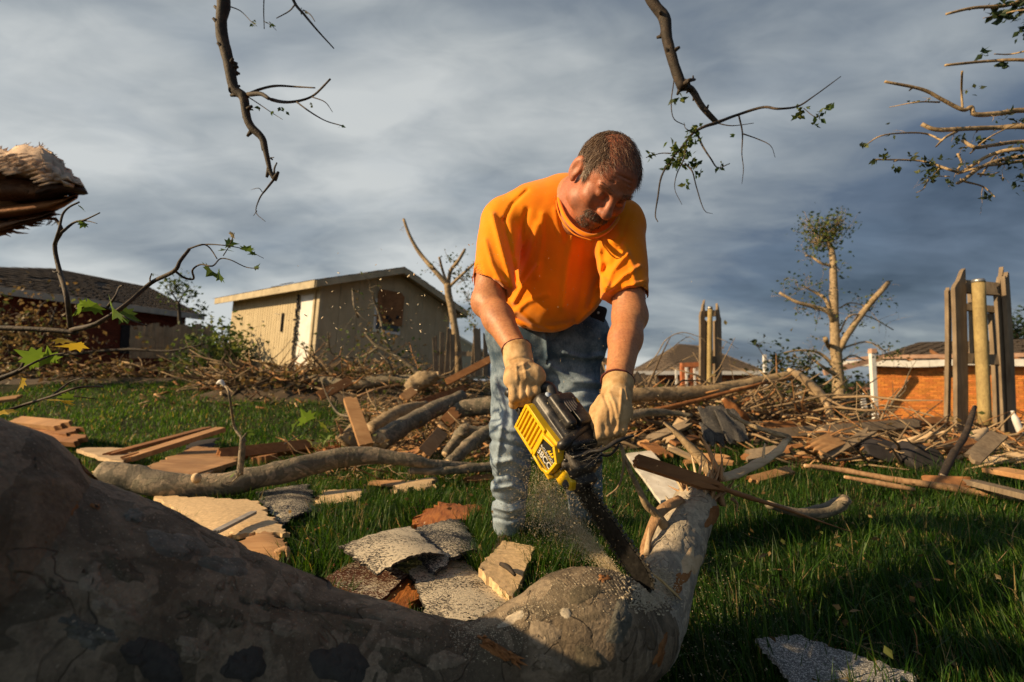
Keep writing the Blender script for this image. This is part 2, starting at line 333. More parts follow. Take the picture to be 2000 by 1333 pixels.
# ================================================================ HOUSES
def R3(a, b, c):
    return Matrix.Rotation(a, 3, 'Z') @ Matrix.Rotation(b, 3, 'Y') @ Matrix.Rotation(c, 3, 'X')
def loc_prism(m, poly, off, R, o):
    m.prism([R @ Vector(p) + o for p in poly], R @ Vector(off))
def build_shed():
    o = Vector((-4.465, 11.5, 0.80)); R = R3(0.855, 0.049, 0.037); Wd, L, H, RI = 3.9, 5.1, 2.2, 0.67
    sh = thing('garden_shed', 'olive tan wooden shed knocked askew, low gabled roof and narrow white door', 'shed', o)
    m_wall = m_wood('painted_siding', (0.47, 0.39, 0.25), (0.56, 0.47, 0.31), 3, 0.75, (1, 1, 0.2), 0.12, (0.36, 0.295, 0.185))
    m_trim = m_wood('painted_trim', (0.46, 0.39, 0.26), (0.56, 0.48, 0.33), 5, 0.7, (1, 1, 1), 0.2)
    def bx(m, a, b, tap=None):  # axis aligned in shed space
        c = [(p+q)/2 for p, q in zip(a, b)]; s = [abs(q-p) for p, q in zip(a, b)]
        return m.box(R @ Vector(c) + o, s, R)
    # siding panels, 0.6 m wide, butted with a small recessed groove
    back = M(); loc_prism(back, [(0.03, 0.03, 0), (Wd-0.03, 0.03, 0), (Wd-0.03, 0.03, H), (Wd/2, 0.03, H+RI-0.02), (0.03, 0.03, H)], (0, L-0.06, 0), R, o)
    mk('wall_core', back, M_dirt, sh, False)
    k = 8; w = Wd/k
    for i in range(k):
        x0, x1 = i*w+0.005, (i+1)*w-0.005
        def top(x): return H + RI*(1-abs(x-Wd/2)/(Wd/2)) - 0.03
        # window hole in panels 3,4
        m = M(); holes = (1.45 < (x0+x1)/2 < 2.3)
        poly = [(x0, 0, 0), (x1, 0, 0), (x1, 0, top(x1))] + ([(Wd/2, 0, top(Wd/2))] if x0 < Wd/2 < x1 else []) + [(x0, 0, top(x0))]
        loc_prism(m, poly, (0, 0.026, 0), R, o)
        for g in (0.33, 0.66):   # routed grooves read as dark strips set in
            xx = x0+(x1-x0)*g; bx(m, (xx-0.004, -0.004, 0.02), (xx+0.004, 0.0, top(xx)-0.08))
        mk('siding_panel', m, m_wall, sh, False)
    k = 9; w = L/k
    for i in range(k):
        y0, y1 = i*w+0.005, (i+1)*w-0.005
        if i == 0: y1 = 0.18
        if i == 1: y0 = 0.98
        m = M(); bx(m, (-0.0, y0, 0), (0.026, y1, H-0.02))
        for g in (0.25, 0.5, 0.75):
            yy = y0+(y1-y0)*g; bx(m, (-0.006, yy-0.003, 0.02), (0.0, yy+0.003, H-0.1))
        mk('siding_panel', m, m_wall, sh, False)
    m = M(); bx(m, (0, 0.185, 2.02), (0.026, 0.975, H-0.02)); mk('siding_panel', m, m_wall, sh, False)
    for (a, b) in (((-0.03, -0.03, 0), (0.06, 0.0, H+0.0)), ((-0.03, 0.0, 0), (-0.002, 0.1, H)), ((Wd-0.06, -0.028, 0), (Wd+0.02, -0.002, H))):
        m = M(); bx(m, a, b); mk('corner_trim', m, m_trim, sh, False, 0.004)
    dr = M(); bx(dr, (-0.012, 0.26, 0.08), (0.02, 0.90, 1.93)); d = mk('door', dr, M_white, sh, False, 0.006)
    m = M(); m.tube([R @ Vector((-0.02, 0.82, 1.0))+o, R @ Vector((-0.06, 0.82, 1.0))+o], [0.012, 0.025], 8); mk('door_knob', m, M_felt, d)
    m = M(); bx(m, (-0.035, 0.18, 0), (-0.002, 0.26, 2.02)); bx(m, (-0.035, 0.90, 0), (-0.002, 0.975, 2.02)); bx(m, (-0.035, 0.26, 1.935), (-0.002, 0.90, 2.02)); mk('door_frame', m, m_trim, sh, False)
    m = M()  # torn jamb with soot-dark insulation left of the door
    for i in range(40):
        z = 0.05+i*0.048; m.box(R @ Vector((-0.045-RNG.random()*0.02, 0.945+RNG.normal()*0.025, z))+o, (0.03, 0.05+RNG.random()*0.06, 0.05), R3(0.855+RNG.normal()*0.4, RNG.normal()*0.4, 0))
    tag(mk('torn_jamb', m, M_felt, sh, False), label='dark torn jamb beside the white door')
    m = M(); bx(m, (-0.05, 1.72, 1.08), (-0.002, 1.76, 1.55)); mk('splinter', m, M_felt, sh, False)
    # window and the plywood hanging over it
    m = M(); bx(m, (1.44, -0.03, 1.22), (2.24, -0.002, 2.05)); wf = mk('window', m, M_white, sh, False, 0.004)
    m = M(); bx(m, (1.50, -0.036, 1.29), (2.18, -0.031, 1.99)); gl = bpy.data.materials.new('window_glass'); gl.use_nodes = True
    gp = gl.node_tree.nodes['Principled BSDF']; gp.inputs['Base Color'].default_value = (0.02, 0.025, 0.03, 1); gp.inputs['Roughness'].default_value = 0.08
    mk('pane', m, gl, wf, False)
    m = M(); Rp = R @ Matrix.Rotation(-0.06, 3, 'Y')
    poly = [(-0.39, 0, -0.36), (0.36, 0, -0.42), (0.42, 0, 0.36), (0.30, 0, 0.46), (-0.33, 0, 0.48), (-0.38, 0, 0.36)]
    m.prism([Rp @ Vector(p) + o + R @ Vector((1.87, -0.07, 1.84)) for p in poly], Rp @ Vector((0, 0.02, 0)))
    m_ply = m_wood('plywood', (0.22, 0.10, 0.04), (0.38, 0.19, 0.08), 8, 0.7, (0.4, 1, 2), 0.4)
    tag(mk('plywood_sheet', m, m_ply, sh, False), label='orange brown plywood nailed over the window')
    for (x, z) in ((1.78, 1.62), (1.86, 1.55), (2.08, 1.66)):
        m = M(); m.box(R @ Vector((x, -0.09, z))+o, (0.07, 0.012, 0.10), R3(0.855, 0.5, 0.2)); mk('hole_patch', m, M_felt, sh, False)
    # roof: two slabs, fascias, shingles in courses
    ov, ef = 0.38, 0.34; sl = RI/(Wd/2)
    for s in (0, 1):
        def X(x): return x if s == 0 else Wd-x
        def zz_(x): return H + sl*x + 0.0
        m = M(); loc_prism(m, [(X(-ef), -ov, zz_(-ef)), (X(Wd/2), -ov, zz_(Wd/2)), (X(Wd/2), -ov, zz_(Wd/2)+0.03), (X(-ef), -ov, zz_(-ef)+0.03)], (0, L+2*ov, 0), R, o)
        mk('roof_deck', m, m_wall, sh, False)
        m = M()
        for r in range(9):
            xa = -ef-0.03 + r*(Wd/2+ef)/9; xb = xa+(Wd/2+ef)/9+0.05
            y = -ov-0.03
            while y < L+ov:
                wv = 0.25+RNG.random()*0.12; dz = RNG.random()*0.008
                if RNG.random() < 0.95:
                    za, zb = zz_(xa)+0.045+dz, zz_(xb)+0.034
                    loc_prism(m, [(X(xa), y, za), (X(min(xb, Wd/2+0.02)), y, zb), (X(min(xb, Wd/2+0.02)), y, zb+0.008), (X(xa), y, za+0.010)], (0, wv-0.008, 0), R, o)
                y += wv
        tag(mk('shingle', m, M_roof, sh, False), kind='stuff')
        m = M(); loc_prism(m, [(X(-ef), -ov-0.03, zz_(-ef)-0.12), (X(Wd/2), -ov-0.03, zz_(Wd/2)-0.12), (X(Wd/2), -ov-0.03, zz_(Wd/2)+0.035), (X(-ef), -ov-0.03, zz_(-ef)+0.035)], (0, 0.028, 0), R, o)
        mk('fascia_board', m, m_trim, sh, False, 0.004)
        m = M(); a, b = (X(-ef-0.028), -ov, zz_(-ef)-0.13), (X(-ef), L+ov, zz_(-ef)+0.035)
        bx(m, [min(a[0], b[0]), a[1], a[2]], [max(a[0], b[0]), b[1], b[2]]); mk('eave_board', m, m_trim, sh, False, 0.004)
    for (y, x) in ((1.2, -0.25), (3.4, 0.5), (2.4, 1.4), (0.3, 2.6), (0.6, 2.9)):   # lifted shingles on the edge
        m = M(); m.box(R @ Vector((x, y, H+sl*min(x, Wd-x)+0.09))+o, (0.28, 0.2, 0.012), R3(0.855+RNG.normal()*0.3, -0.3, 0.15)); mk('loose_shingle', m, M_roof, sh, False)
build_shed()

def brick_panel(m, A, B, z0, z1, off, bw=0.2, bh=0.068, clay=(0.78, 0.28, 0.062)):
    A = Vector(A); B = Vector(B); L = (B-A).length; d = (B-A)/L; n = Vector((d.y, -d.x, 0))
    R = Matrix((d, -n, Vector((0, 0, 1)))).transposed(); row = 0; z = z0
    while z < z1-0.02:
        x = -(row % 2)*bw/2
        while x < L:
            x0 = max(0, x)+0.005; x1 = min(L, x+bw)-0.005
            if x1-x0 > 0.03:
                k = 0.75+0.45*RNG.random(); m.col = (clay[0]*k, clay[1]*k*(0.9+0.2*RNG.random()), clay[2]*k)
                m.box(A + d*((x0+x1)/2) + n*(off+RNG.random()*0.004) + Vector((0, 0, z+bh/2)), (x1-x0, 0.03, bh-0.01), R)
            x += bw
        z += bh; row += 1
M_brick = m_attr('brick', 0.85, 0.2, 60, 0.3)
M_mortar = m_plain('mortar', (0.42, 0.24, 0.12), 0.9, 0.2, 30)
def wall_core(name, A, B, z0, z1, th, mat, parent):
    A = Vector((*A, 0)); B = Vector((*B, 0)); d = (B-A).normalized(); n = Vector((-d.y, d.x, 0))
    m = M(); m.prism([A+Vector((0, 0, z0)), B+Vector((0, 0, z0)), B+Vector((0, 0, z1)), A+Vector((0, 0, z1))], n*th); return mk(name, m, mat, parent, False)
def sheet(m, poly, t=0.06):
    poly = [Vector(p) for p in poly]; n = (poly[1]-poly[0]).cross(poly[2]-poly[0]).normalized()
    if n.z < 0: n = -n
    m.prism(poly, -n*t)
def shingle_roof(m, E0, E1, R0, R1, rows, step=0.32):
    E0, E1, R0, R1 = map(Vector, (E0, E1, R0, R1)); nrm = (E1-E0).cross(R0-E0).normalized()
    if nrm.z < 0: nrm = -nrm
    for r in range(rows):
        a, b = r/rows, (r+1.15)/rows; La, Lb = E0.lerp(R0, a), E1.lerp(R1, a); Ua, Ub = E0.lerp(R0, min(1, b)), E1.lerp(R1, min(1, b))
        k = max(1, int((Lb-La).length/step))
        for i in range(k):
            if RNG.random() < 0.03: continue
            g = 0.004; p = [La.lerp(Lb, i/k+g)+nrm*(0.03+RNG.random()*0.012), La.lerp(Lb, (i+1)/k-g)+nrm*(0.03+RNG.random()*0.012), Ua.lerp(Ub, (i+1)/k-g)+nrm*0.012, Ua.lerp(Ub, i/k+g)+nrm*0.012]
            m.prism(p, -nrm*0.008)

def build_left_house():
    th = thing('brick_house', 'dark red brick house in shade at left with grey hip roof behind fence', 'house', (-13, 15, 0.8))
    E0, E1 = Vector((-13.7, 10.0, 3.05)), Vector((-11.3, 18.6, 3.12)); R0, R1 = Vector((-15.4, 17.0, 4.50)), Vector((-14.3, 19.9, 4.42)); E2 = Vector((-18.6, 22, 3.1)); E3 = Vector((-20, 12, 3.1))
    A, B = Vector((-14.0, 10.3, 0)), Vector((-11.75, 18.3, 0))
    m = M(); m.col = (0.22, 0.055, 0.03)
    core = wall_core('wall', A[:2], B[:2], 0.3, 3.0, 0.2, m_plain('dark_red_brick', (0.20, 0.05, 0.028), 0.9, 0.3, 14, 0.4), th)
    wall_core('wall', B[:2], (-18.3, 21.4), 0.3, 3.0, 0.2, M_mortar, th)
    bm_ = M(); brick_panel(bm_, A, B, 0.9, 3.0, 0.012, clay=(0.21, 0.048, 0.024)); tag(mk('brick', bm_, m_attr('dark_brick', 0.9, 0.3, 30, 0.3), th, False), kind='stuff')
    m = M(); sheet(m, [E0, E1, R1, R0]); sheet(m, [E1, E2, R1]); sheet(m, [E3, E0, R0]); sheet(m, [E2, E3, R0, R1]); mk('roof', m, M_roof, th, False)
    m = M(); shingle_roof(m, E0, E1, R0, R1, 14); shingle_roof(m, E1, E2, R1, R1, 14); tag(mk('shingle', m, M_roof, th, False), kind='stuff')
    m = M(); d = (E1-E0).normalized(); m.prism([E0+Vector((0.02, 0, -0.17)), E1+Vector((0.02, 0, -0.17)), E1+Vector((0.02, 0, 0.02)), E0+Vector((0.02, 0, 0.02))], Vector((0.05, -0.015, 0)))
    mk('fascia', m, m_plain('old_white_fascia', (0.50, 0.46, 0.40), 0.7, 0.15, 5), th, False)
    m = M(); m.prism([A.lerp(B, .72)+Vector((0.05, 0, 1.6)), A.lerp(B, .80)+Vector((0.05, 0, 1.6)), A.lerp(B, .80)+Vector((0.05, 0, 2.5)), A.lerp(B, .72)+Vector((0.05, 0, 2.5))], Vector((0.03, 0, 0))); mk('window', m, M_felt, th, False)
build_left_house()

def build_right_house():
    th = thing('brick_house', 'low orange brick house at right, white fascia and its roof torn open', 'house', (16, 16, -1.15))
    A, B = Vector((12.1, 17.2, 0)), Vector((22.5, 12.8, 0)); z0, z1 = -1.3, 1.22
    wall_core('wall', A[:2], B[:2], z0, z1, 0.2, M_mortar, th); wall_core('wall', (12.25, 17.3), (18.6, 25), z0, z1, -0.2, M_mortar, th)
    m = M(); brick_panel(m, A, B, z0+0.1, z1, 0.012); tag(mk('brick', m, M_brick, th, False), kind='stuff')
    d = (B-A).normalized()
    m = M(); a, b = A-d*0.9, B; n = Vector((d.y, -d.x, 0)); k = 26
    for i in range(k):  # dented white metal fascia
        p, q = a.lerp(b, i/k), a.lerp(b, (i+1)/k-0.001); w0 = 0.03*math.sin(i*1.1); w1 = 0.03*math.sin(i*1.1+1.1)
        m.prism([p+n*0.35+Vector((0, 0, 1.20+w0)), q+n*0.35+Vector((0, 0, 1.20+w1)), q+n*0.35+Vector((0, 0, 1.40+w1*.4)), p+n*0.35+Vector((0, 0, 1.40+w0*.4))], n*0.04)
    mk('fascia', m, M_white, th, False)
    m = M(); m.prism([a+n*0.33+Vector((0, 0, 1.22)), b+n*0.33+Vector((0, 0, 1.22)), b-n*0.1+Vector((0, 0, 1.22)), a-n*0.1+Vector((0, 0, 1.22))], Vector((0, 0, 0.03))); mk('soffit', m, M_white, th, False)
    m = M()   # what is left of the roof: decking that starts behind the torn eave
    E0, E1 = A.lerp(B, 0.02)+Vector((0.3, 1.2, 1.45)), B+Vector((0.3, 1.2, 1.45)); r0 = A.lerp(B, 0.30)+Vector((0.8, 4.2, 2.25)); r1 = B+Vector((0, 4.2, 2.25)); sheet(m, [E0, E1, r1, r0], 0.1)
    sheet(m, [E0, r0, A+Vector((6.4, 8, 1.4))], 0.1); mk('roof', m, M_roof, th, False)
    m = M(); shingle_roof(m, E0+Vector((0, 0, .02)), E1, r0, r1, 8, 0.4); tag(mk('shingle', m, M_roof, th, False), kind='stuff')
    for i in range(13):
        p = A.lerp(B, 0.03+i*0.08); L = 0.5+RNG.random()*0.9; m = M(); q = p-n*0.25+Vector((0, 0, 1.33)); m.box(q-n*L/2+Vector((0, 0, L*0.14)), (0.045, L+0.5, 0.12), R3(math.atan2(d.y, d.x), 0, 0.28)); mk('rafter', m, M_board2, th, False)
    # long bare wall plate lying along the eave and a board slipping off it
    m = M(); m.prism([a+n*0.18+Vector((0, 0, 1.46)), b+n*0.18+Vector((0, 0, 1.46)), b+n*0.18+Vector((0, 0, 1.58)), a+d*0.9+n*0.18+Vector((0, 0, 1.58))], n*0.09)
    m_pink = m_wood('pinkish_plate', (0.42, 0.24, 0.16), (0.62, 0.42, 0.30), 10, 0.7, (.2, 1, 1), 0.3); mk('wall_plate', m, m_pink, th, False)
    m = M(); m.box(A.lerp(B, 0.20)+n*0.06+Vector((0, 0, 0.98)), (0.26, 0.06, 0.16), R3(math.atan2(d.y, d.x), 0, 0)); mk('vent', m, M_board, th, False)
    s = M(); pq = [P(1618, 728, 16.2), P(1712, 700, 16.6)]; s.box((pq[0]+pq[1])/2, ((pq[1]-pq[0]).length, 0.1, 0.17), R3(0, -math.atan2(pq[1].z-pq[0].z, pq[1].x-pq[0].x), 0)); mk('slipped_rafter', s, m_pink, th, False)
    p = P(1703, 690, 15.2); g = gz(p.x, p.y)
    t2 = thing('white_post', 'thin white porch post standing at the left corner of the orange brick wall', 'post', (p.x, p.y, g))
    m = M(); m.box(Vector((p.x, p.y, (p.z+g-0.1)/2)), (0.13, 0.13, p.z-g+0.1)); mk('post_shaft', m, M_white, t2, False, 0.006)
    m = M(); m.box(Vector((p.x+0.02, p.y, p.z+0.06)), (0.20, 0.2, 0.14), None, 0.75); mk('post_cap', m, m_pink, t2, False, 0.01)
build_right_house()

def build_mid_house():
    D = 36; g = -1.2
    th = thing('brick_house', 'distant house with broad brown hip roof beyond the debris, porch framing in front', 'house', (P(1365, 740, D).x, D, g))
    ez = P(1300, 726, D).z; L = P(1238, 726, D); R_ = P(1500, 726, D); L.z = R_.z = ez
    r0, r1 = P(1325, 672, D+3), P(1372, 676, D+3.5); bl, br = L+Vector((1, 7, 0)), R_+Vector((-0.5, 7, 0))
    m = M(); sheet(m, [L, R_, r1, r0]); sheet(m, [bl, L, r0]); sheet(m, [R_, br, r1]); sheet(m, [br, bl, r0, r1]); mk('roof', m, M_roof, th, False)
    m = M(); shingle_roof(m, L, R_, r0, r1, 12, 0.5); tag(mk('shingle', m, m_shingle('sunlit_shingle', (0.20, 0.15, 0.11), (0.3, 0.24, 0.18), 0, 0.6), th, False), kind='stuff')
    wall_core('wall', (L.x+0.6, D+0.7), (R_.x-0.6, D+0.7), g-0.3, ez, 0.2, m_plain('orange_brick_far', (0.36, 0.12, 0.045), 0.9, 0.2, 3), th)
    m = M(); m.box(((L.x+R_.x)/2, D-0.02, ez-0.1), (R_.x-L.x, 0.06, 0.26)); mk('fascia', m, M_white, th, False)
    for px in (1310, 1345, 1430, 1475):
        p = P(px, 745, D+0.66); m = M(); m.box((p.x, D+0.66, ez-1.1), (0.9, 0.06, 1.1)); w_ = mk('window', m, M_felt, th, False)
    # orange brick porch piers and white posts nearer
    d2 = 26
    pr = thing('porch_frame', 'broken orange brick porch frame with white posts, left of the distant fence posts', 'porch', (P(1350, 740, d2).x, d2, gz(8, d2)))
    for px in (1334, 1352, 1383):
        p = P(px, 715, d2); q = P(px, 790, d2); m = M(); m.box((p.x, d2, (p.z+q.z)/2), (0.26, 0.26, p.z-q.z)); mk('pier', m, m_plain('orange_brick_pier', (0.40, 0.13, 0.05), 0.9, 0.2, 6), pr, False)
    for y in (714, 744):
        p, q = P(1330, y, d2), P(1398, y-4, d2); m = M(); m.box((p+q)/2, ((q-p).length, 0.3, 0.22), R3(0, -0.05, 0)); mk('beam', m, m_plain('orange_beam', (0.42, 0.15, 0.06), 0.9, 0.2, 6), pr, False)
    for px, y0, y1 in ((1321, 720, 762), (1341, 718, 765), (1357, 720, 765), (1367, 722, 762)):
        p = P(px, y0, d2-0.4); q = P(px, y1, d2-0.4); m = M(); m.box((p+q)/2, (0.09, 0.09, (p-q).length)); mk('white_post', m, M_white, pr, False)
    p = P(1494, 693, 24); q = P(1494, 740, 24)
    t3 = thing('vent_pipe', 'short white pipe with a cross arm beyond the arched bare trunk', 'pipe', (p.x, 24, q.z-0.6))
    m = M(); m.box(((p.x+q.x)/2, 24, (p.z+q.z)/2-0.3), (0.13, 0.13, p.z-q.z+0.6)); mk('pipe', m, M_white, t3, False)
    m = M(); m.box((p.x+0.1, 24, p.z-0.28), (0.42, 0.08, 0.09)); mk('cross_arm', m, M_white, t3, False)
build_mid_house()

def jag_board(m, p0, p1, w, t, nrm=(0, 0, 1), j0=0.0, j1=0.0, bend=0.0, n=6, cols=7, warp=0.0, rng=RNG, slant=0):
    """plank from p0 to p1; j0/j1 = how far the ends splinter"""
    p0, p1 = Vector(p0), Vector(p1); d = (p1-p0); L = d.length; d.normalize(); nr = Vector(nrm); s = d.cross(nr).normalized(); nr = s.cross(d).normalized()
    e0 = rng.random(cols+1)*j0; e1 = rng.random(cols+1)*j1; 
    if slant: e1 = e1*0.25+(np.linspace(1, 0, cols+1) if slant > 0 else np.linspace(0, 1, cols+1))*j1
    tops = []; bots = []
    for i in range(n+1):
        f = i/n; row = []; rb = []
        for c in range(cols+1):
            a = e0[c]*(1-f); b = e1[c]*f; q = p0 + d*(L*f + a - b) + s*((c/cols-0.5)*w) + nr*(bend*4*f*(1-f) + warp*math.sin(f*5+c))
            row.append(q+nr*t/2); rb.append(q-nr*t/2)
        tops.append(row); bots.append(rb)
    v = [q for r in tops for q in r]+[q for r in bots for q in r]; k = cols+1; N = (n+1)*k; f = []
    for i in range(n):
        for c in range(cols):
            a = i*k+c; f += [(a, a+1, a+k+1, a+k), (N+a, N+a+k, N+a+k+1, N+a+1)]
        f += [(i*k, (i+1)*k, N+(i+1)*k, N+i*k), (i*k+cols, N+i*k+cols, N+(i+1)*k+cols, (i+1)*k+cols)]
    for c in range(cols):
        f += [(c, N+c, N+c+1, c+1), (n*k+c, n*k+c+1, N+n*k+c+1, N+n*k+c)]
    m.add([list(q) for q in v], f); return m

# ---------------------------------------------------------------- broken fence posts
def fence_posts(label, D, boards, pipes, rails, loc_px):
    b0 = P(*loc_px, D); t = thing('broken_fence_post', label, 'fence post', (b0.x, D, gz(b0.x, D)), 'snapped gate posts')
    for (xt, yt, xb, yb, wpx, jag, th, dd) in boards:
        a, b = P(xt, yt, D+dd), P(xb, yb, D+dd); m = M(); jag_board(m, b, a, wpx*D/1000, 0.04, (0.35, -1, 0), 0, jag, 0.01, 10, 5, slant=(1 if xt < loc_px[0] and jag > .15 else (-1 if jag > .15 and len(boards) < 5 else 0)) or (1 if jag > .15 else 0)); 
        mk('board', m, M_greyw, t, False)
    for (xt, yt, xb, yb, r, dd) in pipes:
        a, b = P(xt, yt, D+dd), P(xb, yb, D+dd); m = M(); m.tube([b, b.lerp(a, .5), a], [r, r, r], 14, 4, 0.02); mk('post', m, M_lichen, t)
        m = M(); m.tube([a, a+Vector((0, 0, 0.035))], [r*1.1, r*0.9], 14); mk('cap', m, M_steel, t)
    for (x0, y0, x1, y1, h, dd) in rails:
        a, b = P(x0, y0, D+dd), P(x1, y1, D+dd); m = M(); jag_board(m, a, b, h*D/1000, 0.05, (0, -1, 0.1), 0.03, 0.05, 0, 3, 5); mk('rail', m, M_greyw, t, False)
M_lichen = m_wood('lichened_post', (0.30, 0.22, 0.10), (0.52, 0.40, 0.17), 30, 0.8, (1.5, 1.5, 0.8), 0.8)
M_steel = m_plain('galvanised_steel', (0.45, 0.45, 0.44), 0.4, 0.2, 20, 0.1, 0.5, Metallic=0.8)
fence_posts('two tall grey boards and a round post snapped off, before the orange brick wall', 5.6,
    [(1871, 520, 1876, 866, 33, 0.22, 0, 0), (1851, 560, 1849, 830, 9, 0.1, 0, 0.25), (1948, 518, 1966, 868, 24, 0.28, 0, 0.10), (1962, 530, 1978, 868, 14, 0.1, 0, 0.04), (1934, 600, 1946, 830, 9, 0.1, 0, 0.3), (1896, 560, 1900, 700, 14, 0.1, 0, 0.35)],
    [(1911, 552, 1924, 830, 0.058, -0.08)], [(1880, 560, 1950, 566, 26, 0.08), (1880, 600, 1950, 606, 14, 0.25), (1875, 700, 1962, 704, 20, 0.1), (1845, 730, 1880, 732, 14, 0.3)], (1905, 850))
fence_posts('narrow pair of grey boards round a pole, in front of the distant hip roof', 7.4,
    [(1371, 582, 1369, 800, 10, 0.25, 0, 0), (1377, 625, 1376, 800, 12, 0.05, 0, 0.2), (1403, 586, 1404, 800, 9, 0.25, 0, 0), (1397, 625, 1396, 800, 8, 0.05, 0, 0.2)],
    [(1387, 604, 1385, 800, 0.036, -0.05)], [(1370, 614, 1402, 612, 12, 0.05), (1369, 705, 1402, 703, 14, 0.05)], (1387, 800))
def picket_fence(label, cat, pk, D, group=None):
    c = P(pk[len(pk)//2][0], 700, D); t = thing('wooden_fence', label, cat, (c.x, D, gz(c.x, D)), group)
    for (px, yt, yb, w, lean) in pk:
        a, b = P(px, yb, D), P(px+lean, yt, D+RNG.normal()*0.03); m = M(); jag_board(m, a, b, w*D/1000, 0.025, (0.3, -1, 0), 0, 0.06, 0.01, 5, 4); mk('picket', m, M_greyw, t, False)
    xs = [q[0] for q in pk]; ym = sum(q[1]*0.5+q[2]*0.5 for q in pk)/len(pk)
    m = M(); jag_board(m, P(min(xs)-4, ym, D+.05), P(max(xs)+4, ym+2, D+.05), 0.09, 0.04, (0, -1, 0)); mk('rail', m, M_greyw, t, False)
picket_fence('weathered picket fence standing in front of the left brick house', 'fence', [(258+i*9.3, 634+RNG.normal()*2, 700, 8.6, 2) for i in range(14)], 12.3)
picket_fence('pale broken picket panel between the left fence and the shed', 'fence', [(388, 632, 700, 10, 1), (399, 636, 700, 9, 3), (411, 634, 700, 9, 0)], 11.2)
picket_fence('dark leaning pickets and a grey post just behind the man', 'fence', [(852, 655, 735, 9, -3), (862, 646, 735, 9, 2), (872, 640, 735, 9, 6), (884, 650, 735, 9, 0), (922, 640, 735, 8, 8), (934, 640, 735, 14, -3), (948, 650, 735, 9, 0)], 10.2)
picket_fence('brown fence panel leaning left beside the arched trunk', 'fence', [(1255+i*12, 722+i*3, 790, 11, -26) for i in range(5)], 9.0)
picket_fence('short broken pickets behind the man between his arm and leg', 'fence', [(1190, 640, 760, 11, 4), (1176, 655, 760, 10, 0)], 8.5)
# grey-blue gable far behind the small tree
gb = thing('far_house', 'small blue grey gable roof far behind the tree beside the shed', 'house', (P(890, 700, 30).x, 30, 0.3))
m = M(); m.prism([P(845, 655, 30), P(862, 637, 30), P(950, 690, 30), P(950, 740, 30), P(845, 740, 30)], Vector((0, 6, 0))); mk('wall', m, m_plain('slate_siding', (0.06, 0.08, 0.09), 0.8, 0.1, 3), gb, False)
m = M(); m.prism([P(862, 635, 29.6), P(955, 690, 29.6), P(955, 694, 29.6), P(862, 640, 29.6)], Vector((0, 7, 0))); mk('roof', m, m_plain('blue_grey_roof', (0.10, 0.13, 0.16), 0.6, 0.1, 3), gb, False)
fr = thing('far_house', 'low red roofed house far off between the right tree and the white post', 'house', (P(1670, 790, 48).x, 48, -2.2))
m = M(); m.box((P(1680, 775, 48).x, 50, -1.9), (6, 4, 1.6)); mk('wall', m, m_plain('grey_siding', (0.2, 0.2, 0.19), 0.8, 0.1, 3), fr, False)
m = M(); c = P(1680, 760, 48); m.box((c.x, 50, c.z-0.12), (7, 5, 0.42), None, 0.9); mk('roof', m, m_plain('red_tile_far', (0.36, 0.14, 0.08), 0.8, 0.1, 3), fr, False)

# ================================================================ TREES AND BRANCHES
LEAF = []
def leaf_shape():
    """five lobed sycamore leaf, unit size, in xy, stalk at origin, folded a little on the midrib"""
    a = [(0, 0), (-0.10, 0.06), (-0.46, -0.02), (-0.34, 0.17), (-0.60, 0.34), (-0.34, 0.38), (-0.40, 0.62), (-0.17, 0.56), (-0.10, 0.74), (0, 1.0), (0.10, 0.74), (0.17, 0.56), (0.40, 0.62), (0.34, 0.38), (0.60, 0.34), (0.34, 0.17), (0.46, -0.02), (0.10, 0.06)]
    v = [(x, y, 0.25*abs(x)-0.12*y*y) for x, y in a]; v.append((0, 0.42, -0.02)); k = len(a)
    return np.array(v), [(i, (i+1) % k, k) for i in range(k)]
LV, LF = leaf_shape()
def add_leaf(m, p, size, col, rng=RNG, down=0.3):
    d = Vector((rng.normal(), rng.normal(), rng.normal()*0.6-down)).normalized(); q = d.to_track_quat('Y', 'Z').to_matrix() @ Matrix.Rotation(rng.random()*6.28, 3, 'Y')
    m.col = col; m.add(LV @ np.array(q).T*size + np.array(p), LF)
SV = np.array([(0, 0, 0), (-0.3, 0.4, 0.05), (-0.12, 0.75, 0), (0, 1, -0.1), (0.12, 0.75, 0), (0.3, 0.4, 0.05)]); SF = [(0, 5, 4, 1), (1, 4, 3, 2)]
def small_leaf(m, p, size, col, rng=RNG):
    d = Vector((rng.normal(), rng.normal(), rng.normal()*0.6-0.3)).normalized(); q = d.to_track_quat('Y', 'Z').to_matrix() @ Matrix.Rotation(rng.random()*6.28, 3, 'Y')
    m.col = col; m.add(SV @ np.array(q).T*size + np.array(p), SF)
def pxline(pts, D, dvar=0.0, seed=0):
    r = np.random.default_rng(seed+3); out = []
    for i, p in enumerate(pts):
        dd = p[2] if len(p) > 2 else D + (r.normal()*dvar if i else 0); out.append(P(p[0], p[1], dd))
    return out
